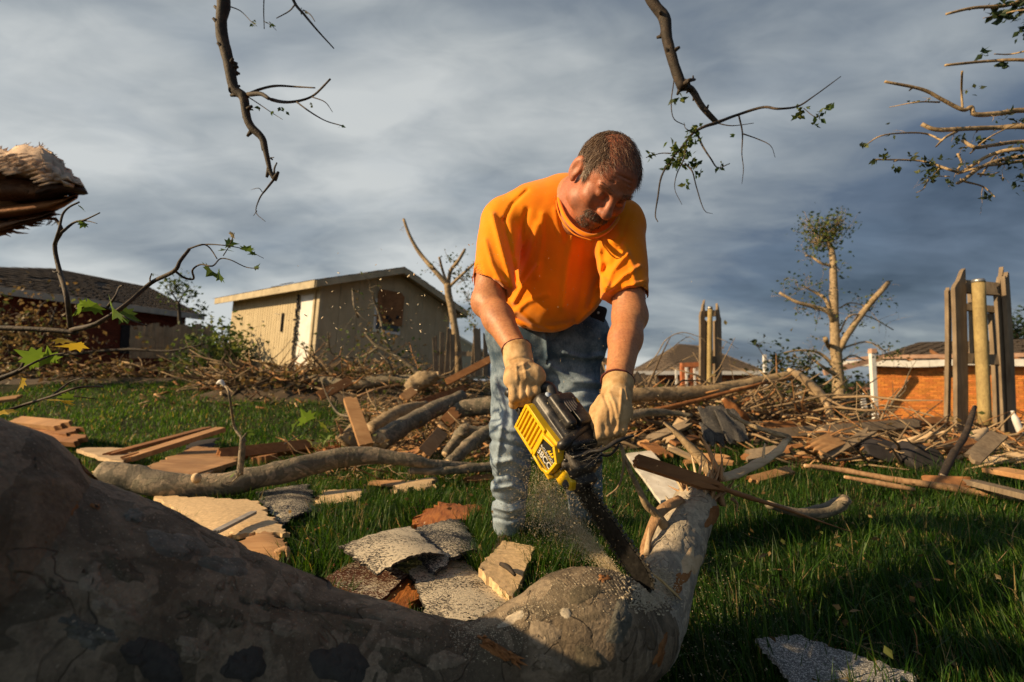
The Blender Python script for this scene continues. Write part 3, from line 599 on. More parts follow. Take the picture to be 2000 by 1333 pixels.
def twigs(m, line, r0, n, ln, rng, leaves=None, lsize=0.05, depth=1, droop=0.0, lcol=None, spread=1.0, lprob=0.5):
    L = catmull([list(p) for p in line], 3); 
    for i in range(n):
        k = int(rng.uniform(0.15, 1.0)*(len(L)-1)); p = Vector(L[k]); d = Vector(L[min(k+1, len(L)-1)])-Vector(L[max(k-1, 0)])
        d = d.normalized()*0.6 + Vector((rng.normal(), rng.normal()*0.6, rng.normal()))*0.7*spread; d.normalize(); pts = [p]; l = ln*rng.uniform(0.4, 1.2); q = p
        for j in range(4):
            d = (d + Vector((rng.normal()*0.3, rng.normal()*0.3, rng.normal()*0.3-droop))).normalized(); q = q+d*l/4; pts.append(q)
        rr = r0*rng.uniform(0.35, 0.8); m.tube(pts, [rr, rr*0.8, rr*0.6, rr*0.45, rr*0.2], 5)
        if depth > 0: twigs(m, pts, rr*0.7, 2, ln*0.45, rng, leaves, lsize, depth-1, droop, lcol, spread, lprob)
        if leaves is not None and rng.random() < lprob:
            for j in range(rng.integers(1, 5)):
                c = lcol[rng.integers(len(lcol))]; k2 = 0.7+0.6*rng.random(); small_leaf(leaves, pts[-1-rng.integers(0, 2)]+Vector(rng.normal(size=3))*lsize*0.6, lsize*rng.uniform(.6, 1.2), (c[0]*k2, c[1]*k2, c[2]*k2), rng)
GREENS = [(0.10, 0.15, 0.03), (0.06, 0.11, 0.025), (0.16, 0.19, 0.04), (0.04, 0.08, 0.02)]
DRY = [(0.22, 0.14, 0.05), (0.30, 0.20, 0.08), (0.14, 0.10, 0.04), (0.10, 0.12, 0.03)]
def tree(name, label, cat, D, limbs, mat, bark_bump=0.15, ntw=5, tl=0.6, tr=0.012, leaf=0.07, lcol=GREENS, seed=1, crown_pts=(), loc=None, group=None, dvar=0.15, lprob=0.5, droop=0.0):
    rng = np.random.default_rng(seed); base = P(limbs[0][0][0][0], limbs[0][0][0][1], D) if loc is None else Vector(loc)
    t = thing(name, label, cat, base, group); first = True; lv = M(); tw = M()
    for i, (pts, r0, r1) in enumerate(limbs):
        ln = pxline(pts, D, 0 if first else dvar, seed+i); k = len(ln); m = M(); m.tube(ln, [r0+(r1-r0)*j/(k-1) for j in range(k)], 12 if r0 > 0.03 else 7, 4, bark_bump, seed+i, True, 1.0, 1.2/max(r0, 0.02)*0.15+3)
        mk('trunk' if first else 'limb', m, mat, t); first = False
        twigs(tw, ln, tr, ntw if i else max(2, ntw//2), tl, rng, lv, leaf, 1, droop, lcol, 1.0, lprob)
    for (px, py, r, n, dd) in crown_pts:
        for j in range(n):
            q = P(px, py, D+dd)+Vector(rng.normal(size=3))*r*0.26; c = lcol[rng.integers(len(lcol))]; k2 = 0.6+0.8*rng.random(); small_leaf(lv, q, leaf*rng.uniform(.6, 1.3), tuple(x*k2 for x in c), rng)
            if j % 6 == 0: tw.tube([P(px, py+8, D+dd), (P(px, py, D+dd)+q)/2+Vector(rng.normal(size=3))*r*.1, q], [tr*0.6, tr*.5, tr*.25], 4)
    if tw.v: tag(mk('twigs', tw, mat, t), kind='stuff')
    if lv.v: tag(mk('leaves', lv, M_leaf, t, False), kind='stuff')
    return t
# right hand broken tree
tree('broken_tree', 'storm stripped pale tree with one leafy tuft on top, left of the orange brick wall', 'tree', 12.5,
 [([(1646, 850), (1640, 780), (1634, 700), (1630, 640), (1628, 560), (1626, 500), (1617, 470), (1614, 450)], 0.155, 0.04),
  ([(1636, 690), (1655, 655), (1690, 605), (1720, 570), (1735, 552)], 0.085, 0.055), ([(1628, 630), (1618, 610), (1590, 600), (1555, 590), (1522, 572)], 0.07, 0.03),
  ([(1627, 620), (1612, 585), (1598, 575), (1570, 560)], 0.05, 0.02), ([(1628, 520), (1605, 515), (1585, 502), (1574, 500)], 0.035, 0.02),
  ([(1634, 690), (1620, 680), (1612, 662)], 0.05, 0.05), ([(1634, 720), (1600, 690), (1560, 685), (1530, 690)], 0.045, 0.015), ([(1634, 735), (1600, 712), (1585, 700)], 0.05, 0.02),
  ([(1640, 650), (1660, 617), (1700, 620), (1745, 645)], 0.025, 0.012), ([(1640, 602), (1660, 592), (1690, 598), (1706, 600)], 0.018, 0.01),
  ([(1646, 680), (1690, 668), (1720, 680), (1740, 700)], 0.024, 0.01), ([(1645, 705), (1665, 695), (1690, 705)], 0.03, 0.015), ([(1614, 455), (1598, 470), (1585, 440)], 0.03, 0.01), ([(1616, 480), (1630, 460), (1634, 430)], 0.03, 0.01)],
 MB_lit, 0.14, 7, 0.6, 0.009, 0.085, GREENS, 5, [(1611, 462, 0.7, 200, 0), (1597, 452, 0.7, 110, 0.1), (1583, 436, 0.7, 110, 0.2), (1590, 470, 0.7, 60, 0.2), (1626, 450, 0.7, 100, -0.1), (1636, 433, 0.7, 110, -0.2), (1634, 470, .8, 60, 0), (1608, 446, .5, 60, 0), (1600, 475, .6, 90, 0), (1640, 520, .5, 30, 0), (1560, 560, .8, 60, 0), (1600, 600, .8, 60, 0), (1700, 600, 1.0, 60, 0), (1745, 690, .6, 50, 0), (1585, 505, 0.3, 14, 0), (1560, 605, 0.5, 14, 0), (1580, 690, 0.5, 40, 0), (1605, 760, 0.4, 40, -1)])
tree('broken_tree', 'bare forked tree rising just behind the right end of the shed', 'tree', 10.6,
 [([(896, 735), (893, 680), (885, 620), (876, 575), (874, 555)], 0.085, 0.07), ([(876, 560), (850, 530), (820, 495), (800, 460), (788, 428)], 0.055, 0.03), ([(875, 560), (880, 530), (895, 510), (908, 488)], 0.045, 0.03),
  ([(874, 555), (865, 530), (858, 503)], 0.03, 0.025), ([(878, 560), (910, 530), (930, 512)], 0.035, 0.02), ([(850, 528), (845, 522), (843, 520)], 0.02, 0.01)],
 MB_lit, 0.12, 3, 0.35, 0.008, 0.07, GREENS, 8, [(905, 540, 0.55, 90, 0.4), (915, 580, 0.5, 70, 0.4), (880, 505, 0.3, 30, 0.2), (918, 610, 0.4, 50, 0.5), (925, 640, 0.3, 30, 0.5)])
tree('small_tree', 'small leafy tree showing over the roof end of the left house', 'tree', 16,
 [([(352, 640), (350, 610), (348, 590)], 0.06, 0.04), ([(348, 592), (335, 570), (330, 555)], 0.03, 0.01), ([(348, 592), (362, 570), (372, 560)], 0.03, 0.01)], MB_dark, 0.1, 4, 0.6, 0.01, 0.13, GREENS, 12, [(350, 565, 1.0, 120, 0), (335, 560, .6, 50, 0), (370, 575, 0.6, 40, 0), (395, 600, 0.4, 24, 0), (398, 612, 0.4, 24, 0)])
tree('small_tree', 'dark green tree at the far right edge behind the brick house', 'tree', 24,
 [([(1995, 740), (1990, 680), (1985, 650)], 0.12, 0.06), ([(1986, 660), (1975, 640), (1970, 632)], 0.05, 0.02)], MB_dark, 0.1, 4, 1.0, 0.02, 0.22, [(0.03, 0.06, 0.02), (0.04, 0.07, 0.03)], 14, [(1985, 655, 1.6, 220, 0), (2010, 640, 2.0, 260, 0), (1972, 640, 0.8, 60, 0)])
tree('leafy_sapling', 'dark leafy sapling between the white pipe and the pale broken tree', 'sapling', 10.5,
 [([(1545, 790), (1530, 730), (1515, 690)], 0.03, 0.01), ([(1550, 790), (1570, 740), (1590, 700)], 0.03, 0.01), ([(1535, 740), (1495, 700), (1475, 668)], 0.012, 0.006)], MB_dark, 0.1, 6, 0.45, 0.008, 0.10, [(0.03, 0.055, 0.018), (0.05, 0.08, 0.02)], 15,
 [(1518, 705, .5, 90, 0), (1560, 720, .5, 90, 0), (1590, 740, .4, 70, 0), (1530, 745, .6, 120, 0), (1478, 670, .12, 12, 0), (1580, 700, .3, 40, 0), (1605, 770, .5, 100, 0), (1540, 790, .6, 120, 0)])

tree('shrub', 'green shrub behind the pickets filling the gap left of the shed', 'shrub', 13.2,
 [([(415, 745), (412, 700), (408, 665)], 0.03, 0.01), ([(430, 745), (440, 705), (446, 672)], 0.03, 0.01), ([(400, 745), (390, 700), (384, 672)], 0.03, 0.01)], MB_dark, 0.1, 5, 0.5, 0.01, 0.14, GREENS, 17,
 [(395, 690, 1.3, 420, 0), (420, 700, 1.5, 520, 0), (445, 690, 1.3, 420, 0), (380, 715, 1.3, 360, 0), (430, 725, 1.6, 520, 0), (405, 735, 1.6, 420, 0)])
tree('tree_line', 'low dark hedge along the horizon left of the right broken tree', 'hedge', 45,
 [([(1540, 800), (1540, 785), (1540, 775)], 0.12, 0.06)], MB_dark, 0.1, 2, 1.0, 0.03, 0.5, [(0.03, 0.05, 0.02), (0.04, 0.065, 0.02)], 18, [(1480+i*17, 776+(i*7) % 5, 4.0, 130, 0) for i in range(13)])
# ---------------------------------------------------------------- branches against the sky
def branch(name, label, cat, D, limbs, mat, bark=0.12, ntw=0, tl=0.2, tr=0.004, leaf=0.05, lcol=GREENS, seed=1, big=(), tufts=(), group=None, dvar=0.05, lprob=0.4, droop=0.1, sub='twig', minr=0.0):
    rng = np.random.default_rng(seed); base = P(limbs[0][0][0][0], limbs[0][0][0][1], limbs[0][0][0][2] if len(limbs[0][0][0]) > 2 else D)
    t = thing(name, label, cat, base, group); lv = M(); tw = M()
    for i, (pts, r0, r1) in enumerate(limbs):
        ln = pxline(pts, D, 0 if i == 0 else dvar, seed+i); k = len(ln); m = M()
        m.tube(ln, [r0+(r1-r0)*j/(k-1) for j in range(k)], 12 if r0 > 0.015 else 7, 5, bark, seed+i, True, 1.0, 14)
        if r0 > 0.012:   # knots and snapped side shoots
            for j in range(int(3+k)):
                q = ln[rng.integers(k-1)].lerp(ln[min(k-1, rng.integers(k-1)+1)], 0.0); a = ln[min(k-2, j % (k-1))]; b = ln[min(k-1, j % (k-1)+1)]; q = a.lerp(b, rng.random())
                dr = Vector(rng.normal(size=3)).normalized(); m.tube([q, q+dr*r0*1.5], [r0*0.45, r0*0.2], 6)
        mk('stem' if i == 0 else sub, m, mat, t)
        if ntw: twigs(tw, ln, tr, ntw, tl, rng, lv, leaf, 1, droop, lcol, 1.0, lprob)
    for (px, py, dd, size, col) in big:
        m = M(); add_leaf(m, P(px, py, D+dd), size, col, rng); mk('leaf', m, M_leaf, t, False)
    for (px, py, r, n, dd) in tufts:
        for j in range(n):
            q = P(px, py, D+dd)+Vector(rng.normal(size=3))*r*0.32; c = lcol[rng.integers(len(lcol))]; k2 = 0.6+0.8*rng.random(); small_leaf(lv, q, leaf*rng.uniform(.6, 1.3), tuple(x*k2 for x in c), rng)
    if tw.v: tag(mk('twigs', tw, mat, t), kind='stuff')
    if lv.v: tag(mk('leaves', lv, M_leaf, t, False), kind='stuff')
    return t
branch('hanging_branch', 'dark crooked branch hanging from above over the shed, bare tip', 'branch', 2.2,
 [([(425, -90), (436, 0), (432, 60), (446, 120), (457, 172), (475, 190), (481, 225), (490, 248), (512, 270), (520, 300), (528, 335), (536, 351)], 0.029, 0.009),
  ([(455, 120), (452, 150), (455, 178)], 0.022, 0.018), ([(484, 185), (510, 184), (530, 195), (560, 200), (590, 196), (615, 185), (645, 155)], 0.010, 0.004), ([(486, 184), (510, 174), (540, 168), (580, 170), (615, 172)], 0.007, 0.003),
  ([(580, 200), (600, 215), (620, 228), (640, 238), (668, 246)], 0.004, 0.002), ([(610, 190), (635, 200), (650, 220)], 0.003, 0.001), ([(485, 190), (505, 203), (530, 220), (552, 234)], 0.003, 0.001),
  ([(536, 350), (520, 370), (507, 388), (500, 415), (518, 433)], 0.005, 0.001), ([(536, 345), (536, 330), (541, 318)], 0.005, 0.003), ([(532, 312), (528, 309), (535, 308)], 0.004, 0.002), ([(502, 412), (495, 422)], 0.002, 0.001), ([(512, 375), (505, 368), (490, 371)], 0.002, 0.001)],
 MB_dark, 0.13, 0, tufts=[(493, 211, 0.01, 4, 0), (507, 211, 0.01, 4, 0), (553, 212, 0.02, 6, 0), (530, 218, 0.01, 3, 0), (611, 205, .01, 3, 0), (665, 246, 0.01, 3, 0)], leaf=0.022, seed=21)
branch('hanging_branch', 'thin forked twigs entering at the top edge, right of the dark crooked branch', 'branch', 2.3,
 [([(560, -40), (575, 5), (595, 30), (620, 60), (652, 95)], 0.009, 0.003), ([(592, 20), (605, 28), (615, 42)], 0.003, 0.002), ([(577, 8), (565, 22), (540, 36)], 0.004, 0.002), ([(516, -20), (515, 20), (516, 57)], 0.003, 0.002), ([(515, 42), (530, 50), (540, 60)], 0.002, 0.001),
  ([(446, 12), (470, 22), (490, 42), (502, 52)], 0.003, 0.001)], MB_dark, 0.1, tufts=[(493, 44, 0.015, 6, 0), (529, 50, 0.015, 5, 0), (592, 21, 0.02, 6, 0)], leaf=0.02, seed=22)
branch('hanging_branch', 'dark broken branch hanging above the man, leafy twigs drooping from its tip', 'branch', 2.3,
 [([(1250, -60), (1272, 0), (1297, 35), (1303, 80), (1318, 130), (1333, 175)], 0.030, 0.022), ([(1330, 170), (1350, 175), (1372, 210), (1400, 240)], 0.019, 0.011), ([(1336, 165), (1345, 158), (1357, 156)], 0.013, 0.006),
  ([(1400, 240), (1375, 248), (1352, 262), (1330, 290), (1312, 310), (1292, 345), (1285, 385), (1280, 420), (1285, 434)], 0.008, 0.002), ([(1400, 240), (1440, 225), (1490, 210), (1520, 213), (1558, 208), (1590, 188), (1642, 150)], 0.008, 0.002),
  ([(1400, 241), (1430, 246), (1472, 241)], 0.003, 0.0015), ([(1443, 226), (1450, 260), (1449, 300), (1452, 330), (1449, 360)], 0.004, 0.001), ([(1452, 262), (1480, 272), (1505, 285), (1514, 308)], 0.003, 0.001),
  ([(1362, 262), (1372, 285), (1388, 310), (1402, 328), (1425, 320)], 0.005, 0.002), ([(1340, 280), (1336, 310), (1322, 340), (1318, 370), (1332, 400)], 0.004, 0.001), ([(1338, 320), (1352, 335), (1360, 365), (1375, 410), (1392, 418)], 0.004, 0.001), ([(1310, 300), (1290, 300), (1262, 308)], 0.003, 0.002),
  ([(1318, 120), (1316, 160), (1311, 200), (1316, 232), (1338, 245)], 0.003, 0.002), ([(1316, 95), (1320, 130), (1317, 150)], 0.004, 0.003), ([(1570, 212), (1590, 228), (1605, 226)], 0.002, 0.001), ([(1360, 262), (1340, 252), (1336, 240)], 0.003, .001)],
 MB_dark, 0.13, 0, tufts=[(1330, 300, 0.10, 60, 0), (1318, 315, 0.06, 30, 0), (1355, 255, 0.05, 24, 0), (1350, 275, 0.04, 20, 0), (1355, 320, 0.04, 14, 0), (1365, 340, 0.02, 8, 0), (1338, 358, 0.03, 8, 0), (1315, 195, 0.02, 6, 0), (1330, 190, 0.02, 6, 0), (1410, 326, 0.02, 6, 0), (1568, 212, 0.025, 8, 0), (1558, 227, 0.015, 5, 0), (1600, 225, 0.035, 12, 0), (1615, 215, 0.02, 6, 0), (1270, 302, 0.02, 8, 0), (1434, 265, 0.01, 3, 0), (1595, 242, .015, 4, 0)], leaf=0.032, seed=23)
branch('hanging_branch', 'sunlit tan branches reaching in at the right edge, topmost with dark leaves', 'branch', 2.8,
 [([(2060, -20), (2000, 0), (1960, 12), (1900, 16), (1848, 28)], 0.013, 0.007), ([(2060, 30), (2000, 20), (1950, 30), (1920, 36)], 0.006, 0.002), ([(2080, 130), (2000, 118), (1930, 120), (1846, 128)], 0.010, 0.007), ([(2020, 96), (1975, 106), (1942, 106)], 0.006, 0.003)],
 MB_lit, 0.1, 0, tufts=[(1955, 5, 0.05, 20, 0), (1990, 15, 0.10, 50, 0), (1965, 28, 0.04, 14, 0), (1945, 30, 0.03, 10, 0), (1920, 104, 0.03, 10, 0), (1965, 126, 0.03, 10, 0), (2005, 60, 0.08, 30, 0)], leaf=0.045, lcol=[(0.03, 0.06, 0.03), (0.05, 0.08, 0.03)], seed=24, dvar=0.1)
branch('hanging_branch', 'lower sheaf of tan bare limbs with small leaves at the right edge', 'branch', 2.8,
 [([(2100, 225), (2000, 216), (1950, 222), (1905, 224), (1897, 210), (1880, 215), (1840, 195), (1800, 175), (1728, 160)], 0.015, 0.008), ([(2100, 260), (2000, 248), (1950, 250), (1890, 252), (1830, 254), (1800, 243)], 0.015, 0.011), ([(2100, 285), (2000, 277), (1940, 284), (1905, 288), (1880, 275)], 0.013, 0.008),
  ([(2100, 300), (1990, 292), (1930, 305), (1880, 335), (1855, 332), (1800, 315), (1705, 312)], 0.013, 0.004), ([(2100, 300), (1980, 308), (1920, 325), (1885, 350), (1870, 358)], 0.013, 0.009), ([(2060, 306), (1960, 320), (1920, 325), (1870, 340)], 0.010, 0.006),
  ([(1880, 215), (1878, 180), (1879, 140)], 0.006, 0.005), ([(1835, 200), (1790, 200), (1737, 210)], 0.005, 0.002), ([(1868, 258), (1845, 270), (1828, 287)], 0.008, 0.004), ([(1840, 275), (1810, 262), (1770, 260), (1720, 266), (1690, 285)], 0.006, 0.003),
  ([(1885, 355), (1920, 365), (1943, 385)], 0.006, 0.003), ([(1870, 300), (1878, 320), (1865, 335)], 0.006, 0.004), ([(1895, 300), (1930, 270), (1990, 240)], 0.004, 0.003), ([(1813, 350), (1805, 368), (1790, 377)], 0.003, 0.002), ([(1855, 345), (1830, 345), (1800, 350)], 0.003, 0.002), ([(1910, 340), (1935, 342), (1952, 336)], 0.006, 0.003), ([(1915, 345), (1940, 310), (1950, 300)], 0.005, 0.004)],
 MB_lit, 0.1, 1, 0.12, 0.003, 0.035, seed=25, tufts=[(1685, 282, 0.02, 6, 0), (1725, 303, 0.03, 12, 0), (1710, 314, 0.02, 8, 0), (1778, 306, 0.03, 10, 0), (1750, 325, 0.02, 5, 0), (1815, 320, 0.07, 30, 0), (1822, 335, 0.05, 20, 0), (1815, 350, 0.03, 10, 0), (1870, 275, 0.05, 20, 0), (1920, 278, 0.05, 18, 0), (1990, 245, 0.05, 20, 0), (1965, 225, 0.03, 8, 0), (1928, 388, 0.03, 8, 0), (1992, 350, 0.10, 30, 0), (1975, 300, 0.06, 20, 0), (1855, 358, 0.02, 6, 0), (1980, 318, 0.06, 20, 0)], lcol=[(0.06, 0.09, 0.03), (0.10, 0.13, 0.04), (0.04, 0.06, 0.03)], dvar=0.12, lprob=0.2)
# left foreground shoots with sycamore leaves
G1, G2, YL = (0.16, 0.26, 0.03), (0.10, 0.17, 0.03), (0.62, 0.44, 0.04)
branch('leafy_branch', 'crooked bare shoot with long side stem and a few lobed green leaves at left', 'branch', 1.75,
 [([(-60, 640), (0, 641), (60, 643), (110, 646), (150, 650)], 0.010, 0.008), ([(138, 640), (130, 580), (116, 530), (107, 480), (120, 450), (110, 430), (100, 428)], 0.009, 0.005), ([(106, 478), (115, 450), (122, 420), (135, 405), (155, 395)], 0.005, 0.003), ([(120, 455), (145, 435), (165, 430), (195, 416)], 0.005, 0.002), ([(150, 434), (170, 432), (190, 437)], 0.003, 0.001), ([(112, 532), (107, 532), (103, 530)], 0.003, 0.002),
  ([(140, 645), (180, 636), (210, 620), (250, 592), (295, 553), (340, 530), (352, 510), (370, 487)], 0.009, 0.005), ([(368, 487), (395, 478), (410, 485), (424, 506)], 0.003, 0.002), ([(372, 485), (400, 478), (440, 480), (480, 488), (515, 505)], 0.003, 0.001), ([(342, 530), (360, 543), (378, 545), (376, 528), (392, 517), (415, 520), (430, 506), (450, 508), (480, 522), (505, 525)], 0.004, 0.0015), ([(294, 553), (293, 545), (296, 535)], 0.003, 0.002), ([(436, 500), (448, 480), (458, 455)], 0.002, 0.001), ([(210, 600), (225, 580), (233, 562), (240, 558)], 0.005, 0.003), ([(150, 603), (180, 600), (215, 605), (255, 625), (288, 637)], 0.004, 0.002)],
 MB_dark, 0.12, 0, seed=31, big=[(445, 488, 0, 0.05, G2), (440, 478, 0, 0.045, G2), (480, 492, 0, 0.045, G2), (415, 530, 0, 0.075, G2), (220, 600, -0.1, 0.095, G1), (190, 592, -.05, 0.07, G1), (170, 596, 0, 0.07, G1), (235, 608, 0, 0.07, G2), (458, 460, 0, 0.03, (0.5, 0.4, 0.2)), (495, 525, 0, 0.03, G2), (500, 497, 0, .03, G2), (430, 535, 0, 0.05, G2), (152, 402, 0, .03, G2), (165, 434, 0, .03, G2)])
branch('leafy_branch', 'low shoot with yellow and green lobed leaves at the left edge above the trunk', 'branch', 1.25,
 [([(-50, 760), (0, 740), (38, 724), (50, 705), (62, 695)], 0.007, 0.004), ([(38, 724), (60, 712), (100, 695), (130, 690)], 0.003, 0.002), ([(-20, 815), (50, 790), (100, 775), (150, 758), (200, 755)], 0.004, 0.002), ([(100, 775), (140, 745), (170, 738)], 0.003, 0.001), ([(110, 770), (150, 775), (190, 780)], 0.002, 0.001)],
 MB_dark, 0.1, 0, seed=32, big=[(52, 700, 0, 0.045, G1), (78, 702, 0, 0.055, G1), (165, 670, 0.1, 0.065, YL), (112, 660, 0.2, 0.05, YL), (42, 735, 0, 0.045, YL), (110, 780, -0.05, 0.055, YL), (145, 778, 0, 0.04, G1), (92, 712, 0, 0.05, G1), (8, 800, 0, .04, YL)])
branch('bent_shoot', 'thin bare shoot with a torn white tip standing in front of the lawn', 'shoot', 2.6,
 [([(468, 928), (472, 890), (474, 855)], 0.017, 0.013), ([(474, 858), (458, 835), (452, 800), (446, 765), (436, 752), (424, 750)], 0.007, 0.005), ([(470, 925), (455, 940), (440, 945)], 0.005, 0.002), ([(474, 856), (480, 848), (486, 840)], 0.005, 0.002)],
 MB_log, 0.1, 0, seed=33, big=[(480, 845, 0, 0.05, G2), (455, 930, 0, 0.04, G1)])
m = M(); m.tube([P(424, 750, 2.6), P(432, 746, 2.6), P(440, 757, 2.6)], [0.006, 0.011, 0.004], 8, 3, 0.2)
t_ = mk('torn_paper', m, M_white); tag(t_, 'white scrap caught on the tip of the bent bare shoot', 'scrap')
branch('leafy_branch', 'small sprig of bright green lobed leaves over the splintered stump', 'branch', 4.2,
 [([(555, 868), (585, 850), (610, 838)], 0.006, 0.003), ([(610, 838), (622, 825), (640, 815)], 0.003, 0.002)], MB_dark, 0.1, 0, seed=34,
 big=[(600, 825, 0, 0.16, G1), (625, 832, 0.1, 0.14, (0.30, 0.36, 0.05)), (575, 832, 0, 0.12, G2), (640, 845, 0, 0.12, G1), (608, 862, 0, 0.14, (0.4, 0.42, 0.12)), (590, 845, 0, 0.1, G1), (650, 825, 0, .1, G2)])
# brush in front of the shed: grey limbs with half withered leaves
branch('fallen_branch', 'branching pale limb with withered leaves leaning up against the shed gable', 'branch', 8.8,
 [([(835, 745), (800, 715), (765, 690), (735, 675), (712, 650)], 0.05, 0.02), ([(765, 690), (750, 655), (742, 620), (732, 590), (727, 570)], 0.03, 0.012), ([(770, 735), (760, 710), (740, 690)], 0.025, 0.015), ([(700, 620), (692, 600), (688, 565)], 0.018, 0.01), ([(688, 700), (648, 690), (640, 650)], 0.018, 0.01), ([(760, 690), (790, 700), (805, 690)], 0.02, 0.01), ([(740, 678), (700, 700), (660, 695)], 0.02, 0.01)],
 MB_log, 0.12, 3, 0.6, 0.010, 0.075, GREENS+DRY, 35, tufts=[(725, 665, 0.8, 60, 0), (755, 655, 0.5, 40, 0), (710, 695, 0.9, 100, 0), (760, 715, 0.9, 110, 0), (700, 575, 0.2, 8, 0), (800, 720, 0.6, 60, 0)], lprob=0.8, dvar=0.3)
branch('fallen_branch', 'leafy green shrub branch beside the left end of the shed', 'branch', 10.5,
 [([(380, 740), (378, 700), (385, 650)], 0.03, 0.01), ([(400, 740), (410, 700), (420, 660)], 0.03, 0.01), ([(430, 735), (440, 690), (432, 640)], 0.03, 0.01)],
 MB_dark, 0.1, 4, 0.5, 0.01, 0.11, GREENS, 36, tufts=[(425, 655, 0.8, 160, 0), (430, 690, .7, 120, 0), (370, 700, 0.7, 110, 0), (400, 725, 0.8, 140, 0), (385, 665, .3, 30, 0)], lprob=0.8)
branch('fallen_branch', 'brown leaved brush heaped before the dark red house wall', 'branch', 9.6,
 [([(-40, 690), (20, 650), (60, 610), (90, 590)], 0.03, 0.01), ([(60, 700), (95, 640), (110, 600)], 0.03, 0.01), ([(20, 700), (10, 640), (-10, 600)], 0.02, 0.01), ([(90, 700), (160, 690), (250, 683), (330, 686), (400, 672)], 0.035, 0.015)],
 MB_dark, 0.1, 7, 0.7, 0.012, 0.10, DRY+[(0.12, 0.07, 0.03)], 37, tufts=[(20, 640, 1.3, 260, 0), (85, 650, 1.1, 260, 0), (60, 675, 1.4, 260, 0), (130, 690, 1.0, 160, 0), (-10, 680, 1.0, 150, 0)], lprob=0.8)
branch('fallen_branch', 'dark brush with olive leaves under the arched bare trunk', 'branch', 7.4,
 [([(1430, 800), (1470, 760), (1520, 740), (1560, 730)], 0.03, 0.012), ([(1500, 830), (1530, 770), (1560, 745)], 0.03, 0.01), ([(1440, 830), (1500, 800), (1580, 790)], 0.03, 0.015), ([(1580, 830), (1560, 790), (1600, 770)], .02, .01)],
 MB_dark, 0.1, 7, 0.5, 0.01, 0.08, [(0.05, 0.075, 0.02), (0.10, 0.09, 0.03), (0.16, 0.13, 0.04)], 38, tufts=[(1500, 780, 1.2, 260, 0.2), (1560, 790, 1.0, 180, 0.2), (1450, 800, 0.8, 120, 0.2), (1530, 770, .4, 60, -.2)], lprob=0.7)
branch('fallen_branch', 'thin arching twigs between the man and the distant hip roof', 'branch', 6.8,
 [([(1262, 720), (1285, 690), (1300, 665), (1330, 650), (1365, 658), (1380, 670)], 0.008, 0.004), ([(1262, 720), (1300, 690), (1340, 660), (1358, 665)], 0.006, 0.003), ([(1270, 740), (1320, 710), (1365, 690)], 0.008, 0.004), ([(1285, 770), (1300, 755), (1308, 742)], 0.012, 0.006), ([(1400, 660), (1420, 668), (1442, 682)], 0.005, 0.002)],
 MB_lit, 0.1, 2, 0.25, 0.004, 0.05, DRY, 39, lprob=0.2)

